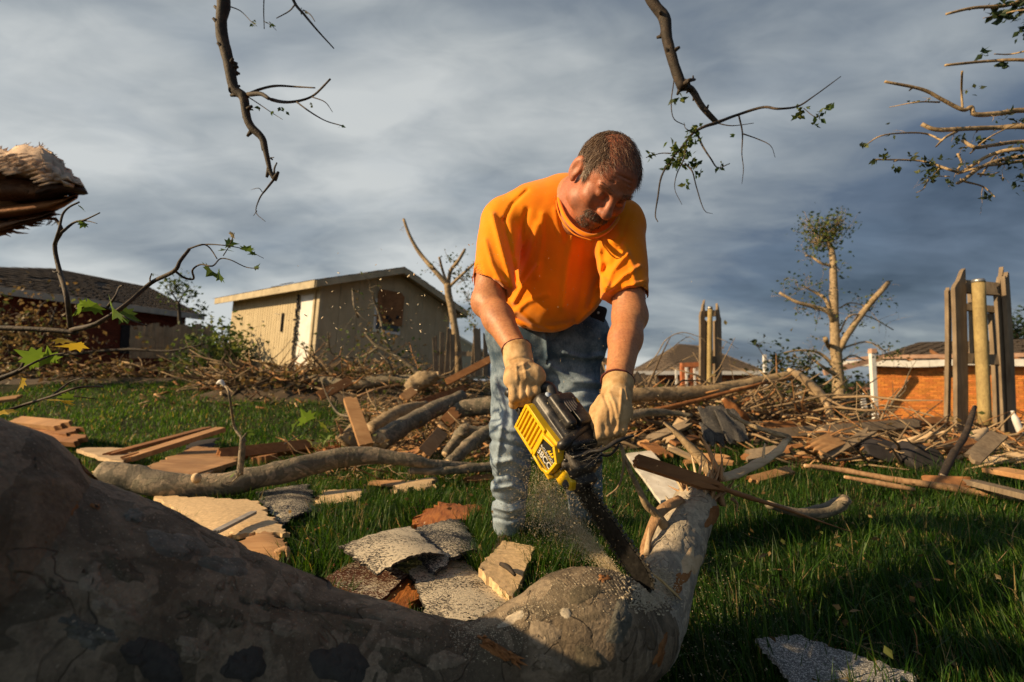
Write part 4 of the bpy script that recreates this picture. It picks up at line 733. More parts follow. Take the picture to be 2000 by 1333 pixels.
# torn limb end, upper left, close to the lens
def torn_limb():
    t = thing('torn_limb', 'thick torn limb end jutting in at upper left, pale shredded wood above brown bark', 'limb', P(-60, 380, 0.85))
    D = 0.85; rng = np.random.default_rng(4)
    m = M(); m.tube([P(-420, 470, D+0.1), P(-150, 400, D+0.05), P(0, 366, D), P(70, 360, D), P(110, 364, D-.01)], [0.078, 0.072, 0.062, 0.046, 0.02], 40, 8, 0.10, 3, True, 1.0, 16); mk('wood_core', m, M_torn, t)
    def flap(name, top, bot, mat, dd, th):
        m = M(); k = len(top); fr = []; 
        for (x, y) in top: fr.append((x, y, dd))
        n = 6; v = []; 
        for i in range(k):
            for j in range(n+1):
                f = j/n; x = top[i][0]*(1-f)+bot[i][0]*f; y = top[i][1]*(1-f)+bot[i][1]*f
                v.append(P(x, y, D-0.068+dd+0.05*(2*f-1)**2+0.007*(rng.random()-0.5)))
        N = len(v); v += [q+Vector((0.002, th, 0)) for q in v]; f = []
        for i in range(k-1):
            for j in range(n):
                a = i*(n+1)+j; f += [(a, a+1, a+n+2, a+n+1), (N+a, N+a+n+1, N+a+n+2, N+a+1)]
        for i in range(k-1): f += [(i*(n+1), (i+1)*(n+1), N+(i+1)*(n+1), N+i*(n+1)), (i*(n+1)+n, N+i*(n+1)+n, N+(i+1)*(n+1)+n, (i+1)*(n+1)+n)]
        for j in range(n): f += [((k-1)*(n+1)+j, (k-1)*(n+1)+j+1, N+(k-1)*(n+1)+j+1, N+(k-1)*(n+1)+j)]
        m.add([list(q) for q in v], f); return mk(name, m, mat, t)
    # pale torn wood on top: a jagged plate with ridges, spikes along its broken rim
    Mp = m_wood('pale_torn_face', (0.62, 0.44, 0.31), (0.92, 0.74, 0.58), 40, 0.85, (0.5, 1.6, 1.6), 1.0, (0.44, 0.29, 0.19))
    rim = [(-80, 286), (-40, 284), (-5, 289), (14, 298), (30, 286), (50, 282), (66, 291), (78, 286), (90, 300), (101, 303), (104, 318), (117, 322), (121, 336), (133, 339), (141, 353)]
    low_ = [(-80, 340), (-40, 340), (-5, 338), (14, 337), (30, 340), (50, 346), (62, 352), (74, 351), (85, 358), (95, 359), (103, 362), (112, 359), (120, 360), (131, 357), (142, 357)]
    flap('torn_wood_face', rim, low_, Mp, -0.018, 0.02)
    flap('torn_wood_face', [(x-16, y+13) for x, y in rim], [(x-10, y-4) for x, y in low_], Mp, -0.030, 0.012)
    m = M()
    for i in range(210):
        k_ = rng.integers(1, len(rim)); f_ = rng.random(); x = rim[k_-1][0]*(1-f_)+rim[k_][0]*f_; y = rim[k_-1][1]*(1-f_)+rim[k_][1]*f_+2; d = D-0.03+rng.random()*0.06; L_ = 3+rng.random()**2*12; an = rng.normal()*0.5-0.45
        w = 0.0012+rng.random()*0.002; m.tube([P(x-5, y+5, d), P(x, y, d), P(x+L_*math.cos(an), y+L_*math.sin(an), d)], [w, w*.8, 0.0003], 4)
    for i in range(70):   # long ridges of the torn face
        x = -70+rng.random()*170; y = np.interp(x, [-70, 50, 140], [300, 300, 350])+rng.random()*np.interp(x, [-70, 40, 100, 140], [34, 40, 36, 4]); a = P(x-22, y+6, D-.098); b = P(x, y, D-.102); c = P(x+16, y-1, D-.094); w = 0.0010+rng.random()*0.002; m.tube([a, b, c], [w*.3, w, 0.0003], 4)
    tag(mk('shredded_fibres', m, Mp, t, False), kind='stuff')
    Mb = m_bark('brown_bark', [(0.16, 0.07, 0.03), (0.12, 0.055, 0.028), (0.20, 0.10, 0.05), (0.11, 0.09, 0.05)], 16, 0.8, 90, 0)
    flap('bark_sheet', [(-80, 336), (-20, 337), (20, 338), (50, 345), (75, 350), (100, 358)], [(-80, 405), (-20, 402), (30, 398), (60, 396), (90, 392), (120, 386)], Mb, 0, 0.006)
    flap('bark_tongue', [(70, 368), (90, 356), (115, 354), (140, 356), (158, 364), (163, 374)], [(68, 388), (95, 384), (120, 380), (140, 379), (156, 379), (164, 377)], m_bark('dark_bark', [(0.07, 0.03, 0.016), (0.05, 0.024, 0.014)], 16, 0.5, 90, 0), -0.012, 0.006)
    flap('bark_sheet', [(-80, 400), (0, 400), (60, 394), (100, 388), (130, 384), (145, 378)], [(-80, 436), (0, 430), (50, 424), (90, 416), (118, 402), (143, 386)], M_inner, 0.006, 0.006)
    flap('bark_sheet', [(-80, 430), (0, 430), (40, 428), (80, 420), (100, 412)], [(-80, 470), (0, 455), (38, 438), (78, 428), (98, 420)], Mb, 0.014, 0.006)
    m = M()
    for i in range(46):
        x = rng.random()*110; y = 455-x*0.32+rng.normal()*4; m.tube([P(x-25, y-8, D-.03), P(x, y, D-.035), P(x+6+rng.random()*16, y+rng.normal()*4, D-.035)], [0.003, 0.002, 0.0004], 4)
    for i in range(9):
        x = 90+rng.random()*20; y = 425; m.tube([P(x, y, D-.03), P(x+4, y+8, D-.03), P(x+rng.normal()*5, y+16, D-.03)], [0.0008, 0.0006, 0.0003], 3)
    tag(mk('hanging_splinters', m, M_inner, t, False), kind='stuff')
torn_limb()

# ================================================================ THE BIG FALLEN TRUNK
LOG = [(-450, 1175, 0.66, 0.27), (-250, 1200, .74, .256), (-60, 1228, .79, .243), (120, 1268, .83, .230), (300, 1305, 0.88, 0.210), (550, 1335, 0.95, 0.172), (790, 1345, 1.00, 0.126), (930, 1345, 1.03, 0.112),
       (1050, 1285, 1.05, 0.112), (1150, 1235, 1.08, 0.122), (1222, 1238, 1.16, 0.103), (1265, 1215, 1.28, 0.084), (1300, 1130, 1.38, 0.071), (1330, 1050, 1.50, 0.068), (1358, 985, 1.60, 0.064)]
def big_log():
    t = thing('fallen_tree', 'huge grey brown sycamore trunk lying across the foreground, curving up to a splintered end', 'trunk', (P(1150, 1300, 1.08).x, 1.1, 0.0))
    rng = np.random.default_rng(9)
    pts = [P(a, b, c) for a, b, c, r in LOG]; pre = [(-1.95, -1.3, 0.62, 0.30), (-1.72, -0.5, 0.66, 0.305), (-1.50, 0.12, 0.62, 0.29)]; pts = [Vector(p[:3]) for p in pre]+pts; LR = [p[3] for p in pre]+[r for *_, r in LOG]; v, f = tube_np(pts, LR, 220, 36, 0.014, 4, True, 1.0, 4)  # leading points: unseen stretch of trunk, added to shade the near side
    v = np.array(v); ctr = catmull([[*p, r] for p, r in zip(pts, LR)], 36)
    # knots: raised rings with sunken middles, shallow dents, plate edges of the shedding bark
    k = 220; n = (len(v)-2)//k; body = v[:n*k].reshape(n, k, 3); rad = body-ctr[:, None, :3]; nrm = rad/np.linalg.norm(rad, axis=2, keepdims=True); q = body.reshape(-1, 3)
    plates = vnoise(q*9+3*vnoise(q*5, 2)[:, None], 31); step = ssn(plates, 0.47, 0.50)*0.0026 + ssn(plates, 0.62, 0.64)*0.0018
    fine = (vnoise(q*60, 7)-0.5)*0.0016 + (vnoise(q*26, 9)-0.5)*0.0030
    disp = step+fine
    knots = [(285, 945, 0.85, 0.020), (95, 905, 0.62, 0.03), (72, 985, 0.6, 0.028), (1005, 1215, 0.95, 0.02), (150, 1235, .62, .05)]
    for (a, b, c, r) in knots:
        p = P(a, b, 1.0)-Vector((0, 0, CAM_H)); p = np.array(p.normalized()); o = np.array([0, 0, CAM_H]); w = q-o; al = w@p; perp = np.linalg.norm(w-al[:, None]*p, axis=1)/np.maximum(al, .1)*1.0
        front = (nrm.reshape(-1, 3)@p) < 0; dd = perp/r
        disp += np.where(front, 0.003*np.exp(-((dd-1)/0.25)**2)-0.003*np.exp(-(dd/0.7)**2), 0)
    # one long drying crack
    for (seg) in ([(470, 1173), (540, 1180), (600, 1190), (700, 1203), (745, 1210)], [(720, 1268), (790, 1280), (830, 1300)]):
        for (a, b), (c, d) in zip(seg[:-1], seg[1:]):
            z = q-np.array([0, 0, CAM_H]); F_ = np.array(_F); U_ = np.array(_U); dep = z@F_; X = 1000+1000*z[:, 0]/dep; Y = 666.5-1000*(z@U_)/dep
            L2 = (c-a)**2+(d-b)**2; tt = np.clip(((X-a)*(c-a)+(Y-b)*(d-b))/L2, 0, 1); ds = np.hypot(X-a-tt*(c-a), Y-b-tt*(d-b))
            disp -= np.where((nrm.reshape(-1, 3)@F_ < 0) & (dep > 0.2), 0.012*np.exp(-(ds/2.2)**2), 0)
    body = body + nrm*disp.reshape(n, k, 1); v[:n*k] = body.reshape(-1, 3)
    o = mk('trunk', (v, f), MB, t)
    # bark gets paler and finer on the upper piece: a second bark material by position along the log
    me = o.data; me.materials.append(MB_top); mi = np.zeros(len(me.polygons), np.int32); ring = 36*11
    split = 36*13+14
    for r in range(n-1):
        if r >= split: mi[r*k:(r+1)*k] = 1
    me.polygons.foreach_set('material_index', mi)
    # loose bark plates standing proud, with orange inner bark beneath
    from mathutils.kdtree import KDTree
    w_ = q-np.array([0, 0, CAM_H]); dep_ = w_@np.array(_F); rn = nrm.reshape(-1, 3); facing = ((rn*w_).sum(1) < 0) & (dep_ > 0.2); ids = np.flatnonzero(facing)
    PX = 1000+1000*w_[ids, 0]/dep_[ids]; PY = 666.5-1000*(w_[ids]@np.array(_U))/dep_[ids]; ok_ = (PX > -60) & (PX < 1500) & (PY > 700) & (PY < 1500); ids = ids[ok_]; PX = PX[ok_]; PY = PY[ok_]; dd_ = dep_[ids]
    kd = KDTree(len(ids))
    for i in range(len(ids)): kd.insert((PX[i], PY[i], 0), i)
    kd.balance()
    def on_log(px, py, lift=0.0):
        near = kd.find_n((px, py, 0), 6); dm = min(dd_[i] for _, i, _ in near); i = next(i for _, i, _ in near if dd_[i] < dm+0.05); j = ids[i]
        return Vector(q[j])+Vector(rn[j])*lift, Vector(rn[j])
    def patch(name, cx, cy, rx, ry, ang, mat, lift, n_=18, jag=0.25, th=0.003, label=None):
        m = M(); ring_ = []; ph = rng.random(3)*6.28; n_ = max(n_, 30)
        for i in range(n_):
            a = 6.283*i/n_; rr_ = 1+jag*(0.5*math.sin(2*a+ph[0])+0.45*math.sin(3*a+ph[1])+0.3*math.sin(5*a+ph[2])+0.25*(rng.random()-0.5)); x, y = math.cos(a)*rx*rr_, math.sin(a)*ry*rr_; ring_.append((cx+x*math.cos(ang)-y*math.sin(ang), cy+x*math.sin(ang)+y*math.cos(ang)))
        rows = [[on_log(cx, cy, lift)[0]]]
        for s in (0.35, 0.7, 1.0): rows.append([on_log(cx+(x-cx)*s, cy+(y-cy)*s, lift if s < 1 else lift-th)[0] for x, y in ring_])
        vv = rows[0]+rows[1]+rows[2]+rows[3]; ff = [(0, 1+i, 1+(i+1) % n_) for i in range(n_)]
        for b in (1, 1+n_): ff += [(b+i, b+n_+i, b+n_+(i+1) % n_, b+(i+1) % n_) for i in range(n_)]
        ff = [x[::-1] for x in ff]; m.add([list(p) for p in vv], ff); o_ = mk(name, m, mat, t)
        if label: o_['label'] = label
        return o_
    M_scar = m_wood('orange_scar', (0.20, 0.075, 0.022), (0.40, 0.19, 0.07), 40, 0.8, (1, 1, 1), 0.9)
    M_plate = m_bark('raised_plate', [(0.17, 0.16, 0.13), (0.12, 0.115, 0.09)], 12, 0.6, 90, 0.7)
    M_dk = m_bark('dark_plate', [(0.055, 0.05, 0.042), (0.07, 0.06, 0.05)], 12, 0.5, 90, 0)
    patch('bare_patch', 80, 1038, 18, 34, 0.1, M_scar, 0.002, label='orange bare wound low on the trunk'); patch('bare_patch', 138, 985, 16, 22, 0, M_scar, 0.002); patch('bare_patch', 190, 898, 20, 9, 0.3, M_scar, 0.002); patch('bare_patch', 187, 990, 10, 5, 0.3, M_scar, 0.002)
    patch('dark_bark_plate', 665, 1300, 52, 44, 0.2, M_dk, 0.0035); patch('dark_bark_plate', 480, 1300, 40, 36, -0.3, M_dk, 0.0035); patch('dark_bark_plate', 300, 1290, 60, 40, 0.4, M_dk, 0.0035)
    patch('bark_plate', 345, 1065, 60, 26, 0.35, M_plate, 0.003, 22, .3); patch('bark_plate', 440, 1105, 44, 20, 0.2, M_plate, 0.003, 20, .3); patch('bark_plate', 1105, 1198, 13, 11, 0.4, MB_top, 0.0016, 16, 0.06, label='small oval pale knot on the lobe'); patch('bark_plate', 262, 1008, 20, 13, 0, M_plate, .004, 18, .2)
    patch('bark_plate', 640, 1110, 13, 34, -0.2, M_dk, 0.003, 16, 0.25); patch('bark_plate', 1000, 1210, 26, 9, -0.5, MB_top, 0.003); patch('bark_plate', 170, 1235, 55, 26, .2, M_plate, .003, 22, .3); patch('bark_plate', 1210, 1215, 22, 44, 0.3, M_plate, 0.003, 20, .3)
    patch('torn_patch', 975, 1272, 48, 9, 0.5, M_scar, 0.004, 20, 0.7, label='rust red torn slit in the bark below the lobe'); patch('bare_patch', 1180, 1130, 14, 8, 0.2, M_scar, 0.0015, 16, .5); patch('bare_patch', 1350, 1100, 16, 30, 0.3, M_pale, 0.003, 20, .5, label='tan bare patch on the upper piece'); patch('bare_patch', 1330, 1135, 14, 22, 0.6, M_scar, 0.0025, 18, .6)
    patch('bare_patch', 1395, 1010, 14, 30, 0.4, M_scar, 0.003, 18, .6); patch('bare_patch', 1290, 1275, 10, 26, 0.3, M_scar, 0.003, 18, .6); patch('bark_plate', 1320, 1050, 22, 26, 0, MB_top, 0.003, 18, .35)
    M_lp = m_bark('pale_plate', [(0.30, 0.235, 0.16), (0.24, 0.19, 0.13), (0.34, 0.27, 0.19)], 14, 0.7, 110, 0.4)
    M_mp = m_bark('olive_plate', [(0.13, 0.105, 0.066), (0.10, 0.082, 0.052), (0.16, 0.125, 0.082)], 14, 0.7, 110, 0.4)
    for (x, y, rx, ry, a_) in ((60, 900, 40, 16, .6), (240, 1110, 46, 18, .5), (180, 1130, 20, 34, .2), (420, 1200, 60, 20, .4), (560, 1225, 34, 16, .2), (590, 1150, 22, 14, .5), (700, 1225, 26, 14, .3), (800, 1235, 40, 12, .2), (870, 1290, 34, 18, .1), (1060, 1240, 24, 34, .8), (1140, 1160, 30, 18, -.5), (1150, 1290, 36, 22, .2), (1240, 1160, 16, 26, .2),
                               (20, 1060, 40, 50, .2), (230, 1200, 50, 24, .3), (110, 1160, 34, 22, 1.), (530, 1180, 24, 12, .2), (380, 1270, 40, 22, .2), (770, 1290, 36, 22, .2), (1080, 1300, 36, 20, .3), (1340, 1020, 14, 20, .3), (1300, 1070, 12, 24, .2), (1375, 1020, 12, 22, .2), (1330, 1180, 16, 30, .4)):
        up_ = x > 1280; patch('bark_plate', x, y, rx, ry, a_, (MB_top if up_ else (M_lp if rng.random() < .5 else M_mp)), 0.0016+rng.random()*0.0012, 26, 0.3, 0.0022)
    m = M()
    for i in range(34):   # ragged slivers in the slit
        x = 930+rng.random()*80; y = 1245+(x-930)*0.55+rng.normal()*4; a, nr = on_log(x, y, 0.001); b, _ = on_log(x+10+rng.random()*14, y+6+rng.random()*10, 0.010+rng.random()*0.006); m.tube([a, (a+b)/2+nr*0.003, b], [0.003, 0.0025, 0.0005], 4)
    tag(mk('slivers', m, M_scar, t, False), kind='stuff')
    # the saw kerf and its raised yellow slivers
    m = M()
    for i in range(7): m.tube([P(1272+i*3, 1120+i*2, 1.235), P(1292+i*3, 1134+i*3, 1.24), P(1322+i*1.5, 1160+i*2, 1.26)], [0.002, 0.003, 0.0008], 5)
    mk('cut_slivers', m, m_wood('yellow_fresh_cut', (0.62, 0.42, 0.18), (0.80, 0.60, 0.30), 50, 0.6, (1, 1, 1), 0.5), t, False)
    # the splintered end: a fan of torn slats, strap of wood curling right, side twigs
    def spl(pxs, r0, r1, mat, name, flat=0.35, bump=0.2, seed=0, n=10, label=None):
        m = M(); L = [P(a, b, c) for a, b, c in pxs]; k = len(L); rr = [r0+(r1-r0)*i/(k-1) for i in range(k)]; m.tube(L, rr, n, 5, bump, seed, True, flat, 22); o_ = mk(name, m, mat, t)
        if label: o_['label'] = label
        return o_
    for i in range(46):
        x0 = 1335+rng.random()*80; y0 = 985+rng.normal()*14; x1 = 1370+rng.normal()*34; y1 = 950-abs(rng.normal())*38; z0 = 1.56+rng.random()*0.08
        spl([(x0, y0, z0), ((x0+x1)/2+rng.normal()*4, (y0+y1)/2, z0), (x1, y1, z0-0.02+rng.random()*.06)], 0.011+rng.random()*0.014, 0.001, M_torn if i % 3 else M_pale, 'splinter', 0.4, 0.3, i, 6)
    spl([(1410, 940, 1.58), (1395, 905, 1.6), (1380, 870, 1.62), (1365, 848, 1.63)], 0.022, 0.002, M_torn, 'splinter', 0.4, 0.3, 61, 8); spl([(1408, 940, 1.56), (1410, 900, 1.56), (1405, 868, 1.57)], 0.010, 0.001, M_torn, 'splinter', 0.4, 0.3, 62, 6)
    spl([(1258, 1110, 1.37), (1262, 1060, 1.41), (1290, 1000, 1.46), (1330, 975, 1.52)], 0.010, 0.016, M_torn, 'splinter', 0.5, 0.3, 63, 8, 'tan torn edge down the left side of the upper piece')
    spl([(1262, 1085, 1.38), (1266, 1050, 1.4), (1268, 1030, 1.41)], 0.008, 0.001, M_pale, 'splinter', 0.4, 0.2, 64)
    m = M(); jag_board(m, P(1236, 898, 1.50), P(1428, 962, 1.52), 0.036, 0.022, (0.1, -0.9, 0.4), 0.012, 0.1, 0.004, 10, 6); mk('long_splinter', m, M_board2, t, False)
    spl([(1400, 950, 1.52), (1450, 968, 1.54), (1520, 990, 1.60), (1600, 1018, 1.66), (1665, 1040, 1.70)], 0.019, 0.002, M_board2, 'long_splinter', 0.5, 0.25, 66, 9, 'long brown splinter reaching out right over the grass')
    spl([(1405, 935, 1.60), (1440, 925, 1.68), (1490, 900, 1.78), (1520, 880, 1.84), (1536, 860, 1.88)], 0.030, 0.014, M_pale, 'wood_strap', 0.4, 0.22, 67, 14, 'curled strap of pale torn wood rising to the right')
    spl([(1534, 864, 1.88), (1540, 855, 1.9), (1510, 846, 1.92), (1470, 832, 1.97), (1430, 812, 2.02), (1420, 800, 2.04)], 0.012, 0.006, MB_lit, 'twig', 1, 0.1, 68); spl([(1490, 898, 1.78), (1492, 880, 1.78), (1494, 866, 1.78)], 0.010, 0.003, M_pale, 'splinter', 0.5, 0.2, 69)
    spl([(1400, 938, 1.6), (1375, 905, 1.62), (1345, 870, 1.65), (1315, 840, 1.68), (1297, 825, 1.7)], 0.020, 0.006, MB_lit, 'twig', 1, 0.15, 70)
    spl([(1300, 1030, 1.46), (1282, 1005, 1.45), (1262, 985, 1.44), (1245, 950, 1.43), (1228, 915, 1.42), (1212, 870, 1.41)], 0.014, 0.005, MB_lit, 'twig', 1, 0.15, 71); spl([(1214, 875, 1.41), (1218, 910, 1.41), (1208, 950, 1.42), (1185, 970, 1.43)], 0.004, 0.002, MB_lit, 'twig', 1, 0.1, 72)
    spl([(1330, 1000, 1.60), (1310, 985, 1.60), (1300, 970, 1.62)], 0.03, 0.004, MB_top, 'splinter', 0.5, 0.2, 73)
    spl([(1430, 975, 1.62), (1440, 985, 1.62), (1438, 1000, 1.62)], 0.010, 0.002, M_torn, 'splinter', 0.5, 0.3, 74); spl([(1500, 985, 1.9), (1560, 1002, 1.95), (1620, 1000, 2.0), (1652, 975, 2.03)], 0.014, 0.022, MB_log, 'branch', 1, 0.15, 75)
    # short dead twig on the lobe and sawdust on top
    m = M()
    for i in range(2600):
        x = 880+rng.random()*400; y0 = np.interp(x, [880, 930, 1000, 1100, 1180, 1240, 1290], [1213, 1212, 1188, 1120, 1108, 1122, 1130]); y = y0+2+abs(rng.normal())*36
        p, nr = on_log(x, min(y, 1290), 0.0006); s = 0.0003+rng.random()**2*0.0011; R = Matrix.Rotation(rng.random()*6.28, 3, 'Z') @ Matrix.Rotation(rng.random()*6.28, 3, 'X'); c = 0.75+rng.random()*0.25; m.col = (0.72*c, 0.62*c, 0.45*c); m.box(p, (s*2.4, s, s*0.7), R)
    for i in range(2600):   # the pale heap between lobe and upper piece
        x = 1272+rng.normal()*20; y = 1152+rng.normal()*17; p, nr = on_log(x, y, 0.0008+rng.random()*0.002); s = 0.0009+rng.random()*0.0016; R = Matrix.Rotation(rng.random()*6.28, 3, 'Z') @ Matrix.Rotation(rng.random()*6.28, 3, 'X'); c = 0.75+rng.random()*0.25; m.col = (0.72*c, 0.62*c, 0.45*c); m.box(p, (s*2.6, s*1.2, s*0.8), R)
    tag(mk('sawdust', m, M_litter, t, False), kind='stuff')
    return t
big_log()

# ================================================================ BOARDS, SHINGLES, LOGS ON THE GROUND
EXCL = []   # ground the grass does not grow through (quads in x,y)
def slab(name, label, cat, quad, t, mat, h=0.02, curl=0.0, jag=0.006, n=16, seed=0, excl=True, thing_parts=None, sag=0.0, group=None):
    """flat sheet given by four picture corners laid on the ground; curl lifts an edge"""
    rng = np.random.default_rng(seed+100); hs = h if hasattr(h, '__len__') else [h]*4
    c = [G(x, y, hh) for (x, y), hh in zip(quad, hs)]; v = []; 
    for i in range(n+1):
        for j in range(n+1):
            u, w_ = i/n, j/n; p = c[0]*(1-u)*(1-w_)+c[1]*u*(1-w_)+c[2]*u*w_+c[3]*(1-u)*w_
            if i in (0, n) or j in (0, n): p = p+Vector((rng.normal()*jag, rng.normal()*jag, 0))
            p = p+Vector((0, 0, curl*math.sin(u*3.14)*math.sin(w_*1.57+0.3) + sag*(u-0.5)**2*4 + 0.0005*rng.normal())); v.append(p)
    N = len(v); v += [q-Vector((0, 0, t)) for q in v]; k = n+1; f = []
    for i in range(n):
        for j in range(n):
            a = i*k+j; f += [(a, a+k, a+k+1, a+1), (N+a, N+a+1, N+a+k+1, N+a+k)]
        f += [(i*k, N+i*k, N+(i+1)*k, (i+1)*k), (i*k+n, (i+1)*k+n, N+(i+1)*k+n, N+i*k+n), (i, i+1, N+i+1, N+i), (n*k+i, N+n*k+i, N+n*k+i+1, n*k+i+1)]
    v = np.array([list(q) for q in v])
    if (np.cross(v[k]-v[0], v[1]-v[0]))[2] < 0: f = [x[::-1] for x in f]
    if excl: EXCL.append([(p.x, p.y) for p in c])
    o = mk(name, (v, f), mat, None, True, angle=0.6); tag(o, label, cat, group); return o
slab('roof_shingle', 'sawdust covered shingle sheet with a curled left corner, topmost of the pile', 'shingle', [(664, 1066), (800, 1028), (868, 1082), (738, 1122)], 0.008, M_shingle_dust, [0.13, 0.13, 0.12, 0.10], 0.03, 0.004, 24, 1)
slab('roof_shingle', 'dark shingle half under the dusty sheet, behind it towards the man', 'shingle', [(790, 1040), (900, 1012), (945, 1075), (850, 1120)], 0.012, M_shingle_half, [0.10, 0.08, 0.05, 0.09], 0.03, 0.008, 20, 2)
slab('roof_shingle', 'large sawdust covered shingle running down to the big trunk', 'shingle', [(800, 1112), (893, 1078), (1010, 1190), (850, 1240)], 0.010, M_shingle_dust, [0.07, 0.06, 0.04, 0.05], 0.01, 0.006, 24, 3)
slab('roof_shake', 'reddish brown shake dusted with sawdust under the topmost shingle', 'shake', [(628, 1132), (705, 1088), (800, 1120), (735, 1180)], 0.018, M_shake, [0.06, 0.07, 0.06, 0.05], 0, 0.004, 12, 4)
slab('wood_chunk', 'wet looking rust brown wood chunk in the gap beneath the shingles', 'wood', [(690, 1180), (760, 1120), (830, 1150), (780, 1215)], 0.05, M_cedar, [0.04, 0.045, 0.05, 0.04], 0.0, 0.012, 12, 5)
slab('splintered_board', 'bright rust coloured splintered board behind the dusty shingles', 'board', [(806, 1018), (862, 980), (945, 992), (880, 1050)], 0.03, M_cedar, [0.07, 0.08, 0.06, 0.06], 0.01, 0.022, 22, 6)
osb = slab('sheathing_offcut', 'tan sheathing offcut with a bark sliver on it, right of the shingles', 'board', [(934, 1108), (984, 1056), (1044, 1068), (1002, 1172)], 0.03, M_osb, [0.10, 0.10, 0.09, 0.06], 0.0, 0.004, 16, 7)
m = M(); a, b = G(978, 1102, 0.105), G(1006, 1124, 0.10); m.tube([a, (a+b)/2+Vector((0, 0, 0.008)), b], [0.007, 0.010, 0.005], 8, 3, 0.3, 3); tag(mk('bark_sliver', m, MB_dark), 'short dark bark sliver lying on the tan sheathing offcut', 'bark')
slab('sheathing_board', 'broad tan sheathing board behind the big trunk, ragged right end', 'board', [(300, 968), (500, 978), (560, 1042), (425, 1050)], 0.02, M_osb, [0.08, 0.08, 0.07, 0.07], 0.012, 0.010, 24, 8)
m = M(); jag_board(m, G(420, 1040, 0.11), G(498, 1000, 0.11), 0.03, 0.012, (0, 0, 1), 0.01, 0.02); tag(mk('metal_strip', m, m_plain('dull_strip', (0.30, 0.27, 0.24), 0.45, 0.3, 30, .2, .5), None, False), 'narrow grey strip lying across the broad tan sheathing board', 'strip')
slab('wood_chunk', 'smooth orange brown wood piece below the broad tan board', 'wood', [(462, 1062), (520, 1036), (560, 1060), (540, 1100)], 0.06, M_board, [0.07, 0.08, 0.07, 0.05], 0.01, 0.006, 12, 9)
m = M(); m.tube([G(540, 1080, .06), G(560, 1072, .08), G(563, 1100, .03)], [0.012, 0.01, 0.006], 7, 4, .2); tag(mk('torn_strip', m, M_torn), 'curled torn wood strip at the end of the orange brown piece', 'wood')
slab('roof_shingle', 'crumpled black shingle speckled white, right of the broad tan board', 'shingle', [(500, 962), (600, 946), (625, 1000), (548, 1030)], 0.010, M_shingle_half, [0.05, 0.05, 0.03, 0.04], 0.03, 0.012, 24, 10)
slab('wood_piece', 'small tan board piece in the grass with a broken edge', 'wood', [(616, 985), (632, 958), (716, 955), (690, 980)], 0.02, M_osb, 0.05, 0.01, 0.01, 12, 11)
slab('wood_piece', 'pale torn plank strip in the grass below the long mid log', 'wood', [(770, 958), (775, 945), (850, 932), (848, 948)], 0.02, M_pale, 0.05, 0.02, 0.02, 14, 12)
slab('wood_piece', 'thin flat sliver of pine left of the pale torn strip', 'wood', [(718, 945), (725, 938), (790, 938), (785, 948)], 0.012, M_board, 0.05, 0.0, 0.008, 8, 13)
slab('roof_shingle', 'grey granule shingle flat in the grass at the bottom edge', 'shingle', [(1478, 1248), (1560, 1240), (1790, 1320), (1560, 1345)], 0.010, M_shingle, [0.085, 0.08, 0.05, 0.06], 0.0, 0.004, 24, 14)
slab('white_board', 'white weathered board lying behind the splintered log end', 'board', [(1222, 886), (1272, 880), (1345, 965), (1290, 978)], 0.02, M_white_board, [0.12, 0.12, 0.10, 0.10], 0, 0.003, 10, 15)
def plank(label, a, b, w, t, mat, ha=0.05, hb=0.05, nrm=(0, 0, 1), j0=0.04, j1=0.1, bend=0, name='board', cat='board', n=8, da=None, db=None, group=None):
    p = P(*a, da) if da else G(*a, ha); q = P(*b, db) if db else G(*b, hb); m = M(); jag_board(m, p, q, w, t, nrm, j0, j1, bend, n); o = mk(name, m, mat, None, False, 0.002); tag(o, label, cat, group); return o
plank('long pine board propped over the lawn, its raised end pointing right', (222, 905), (434, 838), 0.14, 0.04, M_board, 0.10, 0.28, (-0.2, -0.4, 1), 0.2, 0.02)
plank('narrower split board lying against the propped pine board', (200, 892), (410, 836), 0.09, 0.03, M_board2, 0.12, 0.25, (-.2, -.8, 1), 0.2, 0.05)
slab('pine_plank', 'wide split pine plank with a stepped broken end behind the mid log', 'plank', [(270, 918), (385, 872), (480, 880), (400, 932)], 0.03, M_board, [0.12, 0.12, 0.10, 0.08], 0.0, 0.02, 22, 16)
plank('pine plank edge lying parallel in front of the wide split plank', (350, 935), (458, 902), 0.10, 0.03, M_board, 0.08, 0.08, (0, -.3, 1), 0.1, 0.05)
plank('dark brown rail lying from the bent shoot to the splintered stump', (425, 892), (616, 870), 0.10, 0.09, M_board2, 0.08, 0.12, (0, -1, 0.5), 0.02, 0.1)
plank('short brown block end behind the bent shoot', (505, 905), (530, 898), 0.12, 0.1, M_board2, 0.05, 0.05, (0, -1, .4), 0.01, 0.01)
plank('reddish board leading to the foot of the splintered stump', (520, 920), (640, 900), 0.12, 0.03, M_board2, 0.05, 0.06, (0, -.5, 1), .05, .1)
slab('white_plank', 'sun bleached plank behind the big trunk at left', 'plank', [(150, 878), (170, 874), (262, 875), (240, 905)], 0.03, M_pale, 0.12, 0, 0.012, 14, 17)
slab('black_felt', 'flap of black roofing felt beneath the raised pine board', 'felt', [(355, 885), (380, 862), (430, 855), (410, 880)], 0.01, M_felt, 0.08, 0.03, 0.01, 10, 18)
for i, (a, b, lb) in enumerate([((30, 822), (130, 832), 'tan board end showing above the trunk at far left'), ((60, 838), (150, 846), 'second dark board stacked under the tan board at far left'), ((70, 855), (165, 862), 'lowest brown board of the far left stack'), ((-20, 785), (46, 776), 'orange board poking in from the left edge over the lawn')]):
    plank(lb, a, b, 0.14, 0.05, [M_board, M_board2, M_board2, M_board][i], 0.25-0.05*i, 0.25-0.05*i, (0, -.5, 1), .05, .1)
